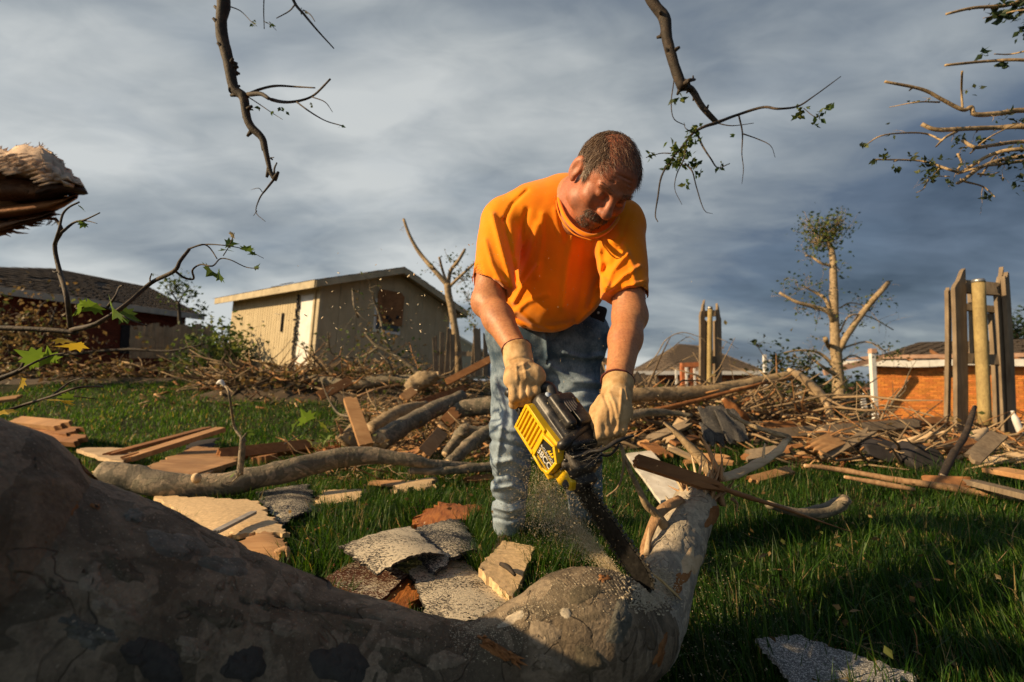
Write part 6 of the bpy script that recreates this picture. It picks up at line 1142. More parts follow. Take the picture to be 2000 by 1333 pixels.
def rbox(c, h, rot=None, rad=0.005, k=0.01, op='u'):
    c = A3(c); h = np.array(h, float)-rad; R = np.eye(3) if rot is None else np.array(rot)
    def fn(p):
        q = np.abs((p-c)@R)-h; return np.linalg.norm(np.maximum(q, 0), axis=1)+np.minimum(q.max(1), 0)-rad
    return Pr(fn, k, op)
def plane(pt, nrm, k=0.004):   # keeps the side opposite to nrm
    pt, nrm = A3(pt), A3(nrm); nrm = nrm/np.linalg.norm(nrm); return Pr(lambda p: (p-pt)@nrm, k, 'i')
def group_(prims, k=0.02, op='u', disp=None):
    def fn(p):
        d = fold(prims, p)
        if disp is not None: d = d+disp(p)
        return d
    return Pr(fn, k, op)
def fold(prims, p):
    d = None
    for q in prims:
        e = q.fn(p)
        if d is None: d = e; continue
        k = q.k
        if q.op == 'u': h = np.maximum(k-np.abs(d-e), 0)/k; d = np.minimum(d, e)-h*h*k*0.25
        elif q.op == 's': e = -e; h = np.maximum(k-np.abs(d-e), 0)/k; d = np.maximum(d, e)+h*h*k*0.25
        else: h = np.maximum(k-np.abs(d-e), 0)/k; d = np.maximum(d, e)+h*h*k*0.25
    return d
def sdf_mesh(prims, lo, hi, res, disp=None, B=16):
    lo, hi = A3(lo), A3(hi); n = np.ceil((hi-lo)/res).astype(int)+2; nb = np.ceil(n/B).astype(int)
    bi = np.stack(np.meshgrid(*[np.arange(k) for k in nb], indexing='ij'), -1).reshape(-1, 3); ctr = lo+(bi*B+B/2)*res; R = B*res*0.87+3*res
    ev = lambda p: fold(prims, p)+(disp(p) if disp is not None else 0)
    dc = np.concatenate([ev(ctr[i:i+40000]) for i in range(0, len(ctr), 40000)]); near = np.abs(dc) < R*1.6+0.012; bi = bi[near]; ctr = ctr[near]
    pd = np.stack([q.fn(ctr) for q in prims], 1); RR = R*1.7+0.004   # a block only needs the shapes that reach it
    M1 = B+2; g = np.stack(np.meshgrid(*[np.arange(-1, B+1)]*3, indexing='ij'), -1).reshape(-1, 3); keys, verts, faces = [], [], []
    big = 4096
    cid = lambda c: (c[..., 0]+8)*big*big+(c[..., 1]+8)*big+(c[..., 2]+8)
    for nbk, b in enumerate(bi):
        use = [q for q, e in zip(prims, pd[nbk]) if (e > -(RR+q.k) if q.op == 'i' else e < RR+q.k)]
        if not use or use[0].op != 'u': use = prims
        base = b*B; gp = g+base; pp = lo+gp*res; D = (fold(use, pp)+(disp(pp) if disp is not None else 0)).reshape(M1, M1, M1)
        if D.min() > 0 or D.max() < 0: continue
        S_ = D < 0; K = M1-1; cs = np.zeros((K, K, K), int); acc = np.zeros((K, K, K, 3)); cnt = np.zeros((K, K, K)); 
        corners = [(i, j, k) for i in (0, 1) for j in (0, 1) for k in (0, 1)]
        for (i, j, k) in corners: cs += S_[i:i+K, j:j+K, k:k+K]
        for ax in range(3):
            for u in (0, 1):
                for v in (0, 1):
                    o0 = [0, 0, 0]; oth = [a for a in range(3) if a != ax]; o0[oth[0]] = u; o0[oth[1]] = v; o1 = list(o0); o1[ax] = 1
                    d0 = D[o0[0]:o0[0]+K, o0[1]:o0[1]+K, o0[2]:o0[2]+K]; d1 = D[o1[0]:o1[0]+K, o1[1]:o1[1]+K, o1[2]:o1[2]+K]; m = (d0 < 0) != (d1 < 0)
                    t = np.where(m, d0/np.where(m, d0-d1, 1), 0)
                    for a in range(3): acc[..., a] += np.where(m, (t if a == ax else o0[a]), 0)
                    cnt += m
        act = (cs > 0) & (cs < 8); idx = np.argwhere(act); vv = idx + acc[act]/cnt[act][:, None]; keys.append(cid(idx-1+base)); verts.append(lo+(vv-1+base)*res)
        # faces: edges whose base point is owned by this block (local index 1..B)
        for ax in range(3):
            sl = [slice(1, B+1)]*3; d0 = S_[1:B+1, 1:B+1, 1:B+1]; sh = [1, 1, 1]; sh[ax] = 2; d1 = S_[tuple(slice(s, s+B) for s in sh)] if False else None
            pad = [slice(1, B+1)]*3; pad2 = [slice(1, B+1)]*3; pad2[ax] = slice(2, B+2)
            D2 = S_[tuple(pad2)]
            if D2.shape[ax] < B: 
                z = [slice(0, B)]*3; z[ax] = slice(0, B-1); d0 = d0[tuple(z)]
            m = np.argwhere(d0 != D2)
            if not len(m): continue
            inside = d0[tuple(m.T)]; e = m+1; o1, o2 = [a for a in range(3) if a != ax]
            if ax == 1: o1, o2 = o2, o1
            def cc(du, dv): c = e.copy(); c[:, o1] -= du; c[:, o2] -= dv; return cid(c-1+base)
            q = np.stack([cc(1, 1), cc(0, 1), cc(0, 0), cc(1, 0)], 1); q[~inside] = q[~inside][:, ::-1]; faces.append(q)
    keys = np.concatenate(keys); verts = np.concatenate(verts); faces = np.concatenate(faces)
    uk, first = np.unique(keys, return_index=True); V = verts[first]; pos = np.searchsorted(uk, faces); pos = np.minimum(pos, len(uk)-1); ok = (uk[pos] == faces).all(1); return V, pos[ok].astype(np.int64)
def smooth_v(V, F, it=1):
    for _ in range(it):
        s = np.zeros_like(V); c = np.bincount(F.ravel(), minlength=len(V))*2.0
        i = F.ravel(); j1 = np.roll(F, 1, 1).ravel(); j2 = np.roll(F, -1, 1).ravel()
        for a in range(3): s[:, a] = np.bincount(i, V[j1, a]+V[j2, a], len(V))
        V = V*0.5+0.5*s/np.maximum(c, 1)[:, None]
    return V
# ================================================================ THE MAN
FWD = np.array(_F); UPV = np.array(_U); CAM0 = np.array([0, 0, CAM_H])
def proj_np(p):
    w = p-CAM0; dep = np.maximum(w@FWD, 0.05); return 1000+1000*w[:, 0]/dep, 666.5-1000*(w@UPV)/dep
def fold_disp(lines, dscale=1.0, ws=1.0):
    """creases in cloth: each line (points, height in m, width in picture px at its depth)"""
    def fn(p):
        X, Y = proj_np(p); out = np.zeros(len(p)); x0, x1, y0, y1 = X.min(), X.max(), Y.min(), Y.max()
        for pts, amp, wd in lines:
            r = wd*2.4; xs = [a for a, _ in pts]; ys = [b for _, b in pts]
            if max(xs) < x0-r or min(xs) > x1+r or max(ys) < y0-r or min(ys) > y1+r: continue
            best = np.full(len(p), 1e9); wd = wd*ws
            for i, ((a, b), (c, d)) in enumerate(zip(pts[:-1], pts[1:])):
                L2 = (c-a)**2+(d-b)**2; t = np.clip(((X-a)*(c-a)+(Y-b)*(d-b))/L2, 0, 1); best = np.minimum(best, (X-a-t*(c-a))**2+(Y-b-t*(d-b))**2)
            out -= amp*dscale*np.exp(-best/wd**2)
        return out
    return fn
man = thing('person', 'man in orange t-shirt, faded jeans and tan work gloves bending over to saw the trunk', 'person', (P(1060, 1040, 2.25).x, 2.25, gz(0.15, 2.25)))
# ---- head frame
pit, yaw, rol = math.radians(57), math.radians(12), math.radians(19)
hf = Vector((math.sin(yaw)*math.cos(pit), -math.cos(yaw)*math.cos(pit), -math.sin(pit))); hx = Vector((0, 0, 1)).cross(hf).normalized()*-1
hx = hx if hx.x > 0 else -hx
hu = hx.cross(hf).normalized(); hu = hu if hu.z > 0 else -hu
Rr = Matrix.Rotation(rol, 3, hf) ; tst = Rr @ hu
if tst.x < hu.x: Rr = Matrix.Rotation(-rol, 3, hf)
hx, hu = Rr @ hx, Rr @ hu
HS = 1.09; HC = P(1176, 354, 1.48); HR = np.array([list(hx), list(hf), list(hu)]).T   # columns: his left, face, crown
H = lambda x, y, z: np.array(HC)+HR@(np.array([x, y, z])*HS)
def hell(c, r, k=0.02, op='u', rot=None): return ell(H(*c), np.array(r)*HS, HR if rot is None else HR@np.array(rot), k*HS, op)
def hcone(a, b, ra, rb, k=0.02, op='u'): return cone(H(*a), H(*b), ra*HS, rb*HS, k*HS, op)
def rotx(a): return [[1, 0, 0], [0, math.cos(a), -math.sin(a)], [0, math.sin(a), math.cos(a)]]
head = [hell((0, -0.018, 0.036), (0.076, 0.096, 0.084), 0.02), hell((0, 0.035, 0.03), (0.064, 0.056, 0.062), 0.03), hell((0, 0.036, -0.035), (0.060, 0.058, 0.062), 0.03), hell((0, 0.060, -0.078), (0.036, 0.034, 0.030), 0.03)]
for s in (-1, 1):
    head += [hell((s*0.040, 0.062, -0.020), (0.026, 0.026, 0.024), 0.02), hell((s*0.054, 0.012, -0.062), (0.020, 0.036, 0.026), 0.03), hcone((s*0.010, 0.092, 0.026), (s*0.044, 0.078, 0.028), 0.010, 0.008, 0.012),
             hell((s*0.031, 0.098, 0.006), (0.017, 0.016, 0.012), 0.012, 's'), hell((s*0.031, 0.078, 0.006), (0.016, 0.0135, 0.0125), 0.004)]
head += [hcone((0, 0.094, 0.020), (0, 0.112, -0.020), 0.0085, 0.0125, 0.012), hell((0, 0.114, -0.026), (0.0155, 0.014, 0.012), 0.01), hell((-0.014, 0.104, -0.028), (0.009, 0.011, 0.009), 0.006), hell((0.014, 0.104, -0.028), (0.009, 0.011, 0.009), 0.006),
         hell((-0.008, 0.110, -0.038), (0.0042, 0.006, 0.004), 0.003, 's'), hell((0.008, 0.110, -0.038), (0.0042, 0.006, 0.004), 0.003, 's'), hell((0, 0.088, -0.052), (0.028, 0.014, 0.014), 0.012), hell((0, 0.089, -0.066), (0.022, 0.012, 0.007), 0.006),
         hcone((-0.024, 0.098, -0.0605), (0.024, 0.098, -0.0605), 0.0022, 0.0022, 0.004, 's')]
for z in (0.050, 0.060, 0.070): head.append(hcone((-0.034, 0.084-(z-.05)*.3, z), (0.034, 0.084-(z-.05)*.3, z), 0.0014, 0.0014, 0.006, 's'))
for s in (-1, 1):
    er = np.array([[math.cos(s*0.35), -math.sin(s*0.35), 0], [math.sin(s*0.35), math.cos(s*0.35), 0], [0, 0, 1]])
    head += [hell((s*0.082, -0.014, 0.000), (0.0105, 0.021, 0.035), 0.008, 'u', er), hell((s*0.091, -0.004, 0.002), (0.0070, 0.012, 0.021), 0.005, 's', er), hell((s*0.078, -0.004, -0.028), (0.007, 0.009, 0.010), 0.006)]
nb = P(1128, 402, 1.69)
SHR, ELR, WRR = P(972, 442, 1.71), P(954, 588, 1.60), P(1010, 688, 1.42)
SHL, ELL_, WRL = P(1224, 452, 1.66), P(1229, 618, 1.545), P(1206, 748, 1.36)
skin = head + [cone(H(0, -0.035, -0.03), nb, 0.057, 0.066, 0.03), cone(H(0, 0.01, -0.07), P(1128, 430, 1.62), 0.036, 0.045, 0.04)]
body = [cone(nb, P(1090, 560, 1.93), 0.10, 0.125, 0.05), cone(P(995, 440, 1.73), P(1205, 448, 1.70), 0.05, 0.05, 0.05), cone(P(1090, 560, 1.95), P(1070, 680, 2.15), 0.10, 0.10, 0.05),
        cone(SHR, ELR, 0.055, 0.049, 0.03), cone(ELR, ELR.lerp(WRR, 0.38), 0.046, 0.0455, 0.02), cone(ELR.lerp(WRR, 0.36), WRR, 0.0455, 0.0315, 0.02), cone(WRR, P(1026, 740, 1.37), 0.030, 0.026, 0.02),
        cone(SHL, ELL_, 0.053, 0.050, 0.03), cone(ELL_, ELL_.lerp(WRL, 0.38), 0.048, 0.0465, 0.02), cone(ELL_.lerp(WRL, 0.36), WRL, 0.0465, 0.033, 0.02), cone(WRL, P(1200, 800, 1.32), 0.030, 0.026, 0.02),
        ell(ELR+Vector((-0.012, 0, -0.01)), (0.034, 0.036, 0.036), None, 0.03), ell(ELL_+Vector((0.010, 0, 0)), (0.036, 0.036, 0.038), None, 0.03),
        cone(P(1015, 700, 2.12), P(1000, 850, 2.05), 0.075, 0.06, 0.03), cone(P(1000, 850, 2.05), P(993, 1020, 2.24), 0.06, 0.04, 0.03), cone(P(1122, 700, 2.12), P(1134, 850, 2.1), 0.075, 0.06, 0.03), cone(P(1134, 850, 2.1), P(1146, 1004, 2.36), 0.06, 0.04, 0.03)]
# fingers inside the gloves so that the figure is whole
for (w_, k_, ex) in ((P(1026, 740, 1.37), P(1026, 778, 1.37), 0.06), (P(1200, 800, 1.32), P(1190, 842, 1.32), 0.06)):
    for i in range(4):
        o_ = Vector(((i-1.5)*0.017, 0, 0)); body.append(cone(w_+o_, k_+o_, 0.008, 0.007, 0.01))
def skin_disp(p): return (vnoise(p*55, 3)-0.5)*0.0012
V_, F_ = sdf_mesh(skin+body, (-0.25, 1.15, -0.02), (0.62, 2.5, 1.62), 0.0034, skin_disp); V_ = smooth_v(V_, F_, 1)
def m_skin():
    m, t, o = new_mat('skin'); n = t.noise(o, 16, 5); n2 = t.noise(o, 130, 4, .6); a = t.n('ShaderNodeVertexColor'); a.layer_name = 'Col'
    c = t.mix(t.ramp(n, [(0.3, (0, 0, 0)), (0.7, (0.45, 0.45, 0.45))]), a.outputs[0], (0.40, 0.13, 0.065)); c = t.mix(t.ramp(n2, [(0.35, (0.5, .5, .5)), (0.6, (0, 0, 0))]), c, (0.28, 0.10, 0.05))
    return finish(m, t, c, 0.50, n2, 0.35, 0.0025, 0.45, Subsurface_Weight=0.12, Subsurface_Scale=0.012)
bo = mk('body', (V_, F_), m_skin(), man); hl = (V_-np.array(HC))@HR/HS
colr = np.tile(np.array([0.54, 0.25, 0.11, 1.0]), (len(V_), 1)); hd = (np.linalg.norm(hl, axis=1) < 0.16)
colr[hd, :3] = (0.46, 0.165, 0.085)
scalp = hd & (hl[:, 2] > 0.045) & (hl[:, 1] < 0.085); colr[scalp, :3] = (0.40, 0.135, 0.075)
side_ = hd & (hl[:, 2] > np.where(hl[:, 1] > 0.012, 0.004, np.where(hl[:, 1] > -0.034, 0.036, -0.02))) & (hl[:, 1] < 0.036) & (np.abs(hl[:, 0]) < 0.0785) & ~((hl[:, 2] > 0.075) & (hl[:, 1] > -0.045) & (np.abs(hl[:, 0]) < 0.05)); colr[side_, :3] = (0.22, 0.10, 0.06)
lips = hd & (hl[:, 1] > 0.085) & (hl[:, 2] < -0.052) & (hl[:, 2] > -0.075) & (np.abs(hl[:, 0]) < 0.024); colr[lips, :3] = (0.36, 0.12, 0.085)
shadow_beard = hd & (hl[:, 1] > 0.045) & (hl[:, 2] < -0.035) & ~lips; colr[shadow_beard, :3] = (0.36, 0.145, 0.085)
col_attr(bo.data, colr)
# ---- hair, brows, moustache
def vnorm(V, F):
    n = np.cross(V[F[:, 2]]-V[F[:, 0]], V[F[:, 3]]-V[F[:, 1]]); out = np.zeros_like(V)
    for a in range(4):
        for b in range(3): out[:, b] += np.bincount(F[:, a], n[:, b], len(V))
    return out/(np.linalg.norm(out, axis=1)[:, None]+1e-12)
NV = vnorm(V_, F_)
def strands(name, mask, n, ln, dirfn, cols, wd=0.0011, seed=1, lift=0.5, jit=0.25, label=None):
    r = np.random.default_rng(seed); idx = np.flatnonzero(mask); pick = idx[r.integers(0, len(idx), n)]; p = V_[pick]+r.normal(size=(n, 3))*0.0016; nn = NV[pick]; l = hl[pick]; d = dirfn(l, nn, r); d = d+r.normal(size=d.shape)*jit; d -= nn*(d*nn).sum(1)[:, None]*0.8; d /= np.linalg.norm(d, axis=1)[:, None]+1e-9
    L = ln*r.uniform(0.5, 1.2, n)[:, None]; p1 = p+nn*L*lift*0.5+d*L*0.4; p2 = p+nn*L*lift*0.55+d*L*1.0+np.array([0, 0, -0.12])*L; w = np.cross(d, nn+r.normal(size=nn.shape)*0.6); w /= np.linalg.norm(w, axis=1)[:, None]+1e-9; w *= wd*0.5
    v = np.stack([p-w, p+w, p1-w*.8, p1+w*.8, p2-w*.1, p2+w*.1], 1).reshape(-1, 3); i = np.arange(n)[:, None]*6; f = np.concatenate([i+np.array([[0, 1, 3, 2]]), i+np.array([[2, 3, 5, 4]])], 1).reshape(-1, 4)
    o = mk(name, (v, f), M_hair, man, True); c = np.array(cols)[r.integers(0, len(cols), n)]*(0.7+0.6*r.random((n, 1))); col_attr(o.data, np.hstack([np.repeat(c, 6, 0), np.ones((6*n, 1))])); tag(o, label, kind='stuff'); return o
M_hair = m_attr('hair', 0.45, 0.0, 40, 0.0, 0.15, 0.6)
HB = HR  # head axes in columns
back = lambda l, n, r: (np.tile(HB[:, 1], (len(l), 1))*(0.35) + np.tile(HB[:, 2], (len(l), 1))*(-0.8))
def top_dir(l, n, r): return np.tile(HB[:, 1], (len(l), 1))*0.8 + HB[:, 0][None, :]*(l[:, 0:1]*6)
strands('hair', side_, 15000, 0.024, back, [(0.13, 0.075, 0.045), (0.20, 0.13, 0.085), (0.30, 0.22, 0.16), (0.09, 0.05, 0.03)], 0.0012, 2, 0.42)
strands('hair', scalp & ~side_ & (hl[:, 1] < 0.060), 1500, 0.026, top_dir, [(0.16, 0.085, 0.05), (0.24, 0.14, 0.09)], 0.0009, 3, 0.25, 0.3, 'thin hair over the reddened crown')
brow = hd & (hl[:, 1] > 0.07) & (hl[:, 2] > 0.022) & (hl[:, 2] < 0.036) & (np.abs(hl[:, 0]) > 0.012) & (np.abs(hl[:, 0]) < 0.05)
strands('eyebrows', brow, 330, 0.009, lambda l, n, r: HB[:, 0][None, :]*np.sign(l[:, 0:1]) + 0.2*HB[:, 2], [(0.14, 0.08, 0.05), (0.22, 0.14, 0.10)], 0.0010, 4, 0.5)
mst = hd & (hl[:, 1] > 0.07) & (hl[:, 2] < -0.040) & (hl[:, 2] > -0.060) & (np.abs(hl[:, 0]) < 0.036)
strands('moustache', mst, 520, 0.011, lambda l, n, r: -HB[:, 2][None, :] + HB[:, 0][None, :]*(l[:, 0:1]*22), [(0.16, 0.11, 0.08), (0.24, 0.18, 0.14), (0.09, 0.06, 0.04)], 0.0011, 5, 0.6)
gt = hd & (hl[:, 1] > 0.055) & (hl[:, 2] < -0.073) & (np.abs(hl[:, 0]) < 0.034)
gt2 = hd & (hl[:, 1] > 0.06) & (hl[:, 2] < -0.05) & (np.abs(hl[:, 0]) > 0.027) & (np.abs(hl[:, 0]) < 0.038)
strands('goatee', gt | gt2, 700, 0.008, lambda l, n, r: -HB[:, 2][None, :]+0*l, [(0.08, 0.05, 0.04), (0.20, 0.16, 0.13), (0.05, 0.03, 0.02)], 0.0011, 6, 0.5)

# ---- shirt
fr = (Vector(P(1095, 500, 1.80))-Vector(P(1080, 600, 2.0))).normalized(); frn = np.array([0.0, -0.80, -0.58]); frn /= np.linalg.norm(frn)
sR = (ELR-SHR).normalized(); sL = (ELL_-SHL).normalized()
hR, hL = P(956, 562, 1.62), P(1229, 580, 1.57)
sleeveR = group_([cone(P(985, 440, 1.72), ELR+sR*0.02, 0.083, 0.062, 0.02, 'u'), plane(hR, sR-Vector((0.25, 0, 0)), 0.004), cone(hR-sR*0.045, hR+sR*0.05, 0.054, 0.062, 0.003, 's')], 0.022)
sleeveL = group_([cone(P(1210, 452, 1.67), ELL_+sL*0.02, 0.083, 0.064, 0.02, 'u'), plane(hL, sL, 0.004), cone(hL-sL*0.045, hL+sL*0.05, 0.054, 0.060, 0.003, 's')], 0.022)
torso = group_([cone(P(1102, 450, 1.77), P(1086, 560, 1.91), 0.168, 0.168, 0.05, 'u', (frn, 0.78)), ell(P(1075, 585, 1.90), (0.175, 0.155, 0.135), None, 0.06), cone(P(1080, 600, 1.99), P(1072, 690, 2.04), 0.165, 0.172, 0.05, 'u', (frn, 0.85)),
    cone(P(988, 428, 1.73), P(1104, 400, 1.74), 0.078, 0.088, 0.05), cone(P(1104, 400, 1.74), P(1212, 438, 1.69), 0.088, 0.078, 0.05), cone(P(1040, 420, 1.72), P(1190, 440, 1.70), 0.09, 0.09, 0.05),
    Pr(lambda p: -(p[:, 2]-(0.892+2.9*(p[:, 0]-0.13)**2+0.10*(p[:, 1]-1.8))), 0.006, 'i')], 0.03)
neckcut = [cone(P(1130, 410, 1.66), H(0, -0.02, -0.02), 0.076, 0.082, 0.008, 's'), cone(P(1138, 440, 1.60), H(0, 0.03, -0.09), 0.050, 0.06, 0.008, 's')]
folds = [([(962, 420), (978, 480), (1002, 560)], .010, 9), ([(985, 430), (998, 490), (1010, 560)], -.008, 7), ([(948, 470), (962, 520), (985, 560)], .006, 7), ([(1003, 590), (1020, 560), (1050, 520)], .009, 7), ([(1010, 560), (1035, 500), (1050, 440)], .008, 10), ([(1005, 610), (1030, 590), (1070, 575)], .005, 8),
    ([(1010, 500), (1022, 450), (1030, 410)], -.006, 8), ([(1060, 420), (1056, 480), (1048, 540)], .006, 10), ([(1118, 462), (1108, 520), (1100, 600)], .007, 12), ([(1140, 470), (1140, 530), (1130, 600)], -.005, 12), ([(1168, 470), (1172, 520), (1176, 560)], .008, 9),
    ([(1186, 560), (1196, 530), (1226, 496)], .009, 7), ([(1192, 566), (1218, 540), (1250, 520)], .008, 6), ([(1190, 545), (1200, 510), (1212, 470)], -.004, 9), ([(1200, 575), (1225, 560), (1262, 548)], .006, 6), ([(1182, 548), (1178, 570), (1192, 578)], .007, 7), ([(1188, 560), (1160, 600), (1130, 630)], .007, 9),
    ([(1185, 520), (1160, 560), (1150, 600)], -.006, 9), ([(1100, 470), (1090, 440), (1085, 410)], .005, 8), ([(1000, 620), (1060, 640), (1120, 630)], -.004, 7), ([(990, 590), (1000, 625), (1020, 640)], .006, 7), ([(1015, 610), (1040, 632), (1080, 645)], .005, 6), ([(1220, 480), (1236, 520), (1240, 560)], .005, 8),
    ([(1030, 372), (1000, 400), (984, 432)], -.005, 5), ([(1236, 405), (1222, 435), (1215, 470)], -.003, 6), ([(968, 545), (990, 552)], .005, 6), ([(1210, 462), (1180, 480), (1160, 500)], .004, 10)]
fd = fold_disp(folds, 1.3, 0.68)
def shirt_disp(p): return fd(p)+(vnoise(p*11, 5)-0.5)*0.007+(vnoise(p*np.array([26, 14, 8]), 6)-0.5)*0.005+(vnoise(p*40, 8)-.5)*.0015
V2, F2 = sdf_mesh([torso, sleeveR, sleeveL]+neckcut, (-0.22, 1.35, 0.55), (0.60, 2.4, 1.50), 0.0042, shirt_disp); V2 = smooth_v(V2, F2, 1)
m, t, o = new_mat('orange_cotton'); n = t.noise(o, 420, 3, .6); n2 = t.noise(o, 9, 4)
c = t.ramp(n2, [(0.3, (0.86, 0.22, 0.001)), (0.7, (0.95, 0.29, 0.002))]); c = t.mix(t.ramp(t.noise(o, 230, 1), [(0.765, (0, 0, 0)), (0.79, (0.8, .8, .8))]), c, (0.8, 0.62, 0.35))
M_shirt = finish(m, t, c, 0.85, n, 0.25, 0.0012, 0.15, Sheen_Weight=0.25, Sheen_Roughness=0.5)
sh = mk('t_shirt', (V2, F2), M_shirt, man)
m = M(); m.tube([P(1098, 352, 1.72), P(1090, 372, 1.655), P(1094, 400, 1.60), P(1106, 428, 1.555), P(1128, 451, 1.525), P(1158, 462, 1.515), P(1188, 450, 1.54), P(1208, 425, 1.60), P(1216, 400, 1.65)], [0.0065]*9, 10, 6, 0.05, 2, True, 1.35); mk('collar', m, M_shirt, sh)
m = M(); m.tube([P(1088, 366, 1.655), P(1087, 400, 1.605), P(1098, 432, 1.555), P(1122, 458, 1.525), P(1158, 471, 1.515)], [0.0022]*5, 6, 6); mk('collar_seam', m, M_shirt, sh)
# hems read as a doubled rim
def ring(name, c, ax, r, tr, mat, par, n=40, wob=0.03, sq=1.0):
    ax = Vector(ax).normalized(); u = ax.orthogonal().normalized(); v = ax.cross(u); pts = [Vector(c)+(u*math.cos(6.2832*i/n)+v*math.sin(6.2832*i/n)*sq)*r*(1+wob*math.sin(i*1.7)*0.5) for i in range(n)]; m = M(); vv, ff = tube_np(pts+[pts[0]], tr, 6, 1, 0, 0, False); m.add(vv, ff); return mk(name, m, mat, par)
# pocket seam on the chest, a little pocket opening
m = M(); m.tube([P(1176, 545, 1.68), P(1180, 562, 1.69), P(1190, 578, 1.71)], [.003, .004, .003], 6, 4); mk('pocket_edge', m, M_shirt, sh)

# ---- jeans
hips = [ell(P(1068, 690, 2.13), (0.188, 0.135, 0.14), None, 0.04), cone(P(1012, 705, 2.12), P(1000, 850, 2.05), 0.112, 0.086, 0.03), cone(P(1000, 850, 2.05), P(993, 1024, 2.25), 0.086, 0.066, 0.03), cone(P(1120, 705, 2.12), P(1132, 850, 2.1), 0.112, 0.090, 0.03), cone(P(1132, 850, 2.1), P(1146, 1012, 2.37), 0.090, 0.070, 0.03),
    cone(P(1000, 655, 2.08), P(1140, 655, 2.08), 0.11, 0.11, 0.05), Pr(lambda p: -(p[:, 2]-0.025), 0.005, 'i')]
jf = [([(965, 740), (985, 800), (975, 860)], .008, 8), ([(960, 830), (1000, 842), (1040, 836)], .008, 7), ([(958, 860), (990, 866), (1035, 880)], -.007, 7), ([(965, 905), (1000, 900), (1030, 915)], .009, 8), ([(962, 935), (990, 925), (1025, 940)], -.008, 6), ([(963, 955), (1000, 950), (1022, 962)], .009, 6), ([(966, 975), (992, 985), (1020, 975)], -.008, 5), ([(966, 992), (995, 1000), (1020, 992)], .008, 5),
    ([(968, 1012), (992, 1018), (1015, 1010)], -.006, 5), ([(1000, 700), (1040, 720), (1060, 730)], .006, 7), ([(1100, 690), (1140, 700), (1175, 695)], .007, 6), ([(1075, 715), (1120, 745), (1170, 748)], .008, 7), ([(1110, 770), (1140, 760), (1175, 765)], -.007, 7), ([(1120, 800), (1160, 790), (1172, 800)], .007, 7), ([(1070, 700), (1068, 680), (1066, 655)], .007, 5), ([(990, 690), (1000, 760), (1000, 830)], .006, 10),
    ([(1110, 900), (1150, 905), (1172, 900)], .007, 7), ([(1120, 950), (1150, 945), (1172, 955)], .007, 6), ([(1130, 840), (1150, 860), (1170, 850)], -.007, 7), ([(975, 870), (970, 900), (972, 940)], .006, 6)]
jd = fold_disp(jf, 1.7, 0.8)
def jean_disp(p): return jd(p)+(vnoise(p*np.array([12, 12, 20]), 15)-0.5)*0.010+(vnoise(p*36, 16)-0.5)*0.004
V3, F3 = sdf_mesh(hips, (-0.15, 1.80, -0.02), (0.55, 2.55, 1.12), 0.0045, jean_disp); V3 = smooth_v(V3, F3, 1)
m, t, o = new_mat('faded_denim'); a = t.n('ShaderNodeVertexColor'); a.layer_name = 'Col'; n = t.noise(t.mapping(o, scale=(1, 1, 0.25)), 260, 3, .6); n2 = t.noise(o, 13, 5, .6); n3 = t.noise(o, 300, 2)
c = t.mix(t.ramp(n2, [(0.40, (0, 0, 0)), (0.72, (0.7, .7, .7))]), a.outputs[0], (0.42, 0.53, 0.63)); c = t.mix(t.ramp(n, [(0.35, (0.45, .45, .45)), (0.65, (0, 0, 0))]), c, (0.05, 0.08, 0.12)); c = t.mix(t.ramp(n3, [(0.70, (0, 0, 0)), (0.74, (0.8, .8, .8))]), c, (0.6, 0.5, 0.35))
M_den = finish(m, t, c, 0.9, t.math('ADD', n, n2), 0.35, 0.002, 0.15)
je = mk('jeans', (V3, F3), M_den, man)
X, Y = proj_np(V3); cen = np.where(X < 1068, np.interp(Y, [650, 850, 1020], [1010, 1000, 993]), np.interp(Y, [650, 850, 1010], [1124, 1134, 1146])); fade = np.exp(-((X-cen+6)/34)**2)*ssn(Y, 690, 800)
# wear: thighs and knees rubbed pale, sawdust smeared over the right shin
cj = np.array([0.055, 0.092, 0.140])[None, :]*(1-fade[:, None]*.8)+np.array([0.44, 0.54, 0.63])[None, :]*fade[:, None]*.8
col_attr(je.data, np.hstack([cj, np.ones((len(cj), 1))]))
m = M(); m.tube([P(1069, 655, 1.985), P(1070, 690, 1.99), P(1066, 712, 2.0)], [.004, .004, .003], 6, 4); mk('fly_seam', m, M_den, je)
for (x0, y0, x1, y1, d) in ((985, 662, 1012, 700, 2.0), (1150, 660, 1120, 690, 2.0)): m = M(); m.tube([P(x0, y0, d), P((x0+x1)/2+(4 if x0 < 1068 else -4), (y0+y1)/2+6, d-.004), P(x1, y1, d)], [.0035]*3, 6, 5); mk('pocket_seam', m, M_den, je)
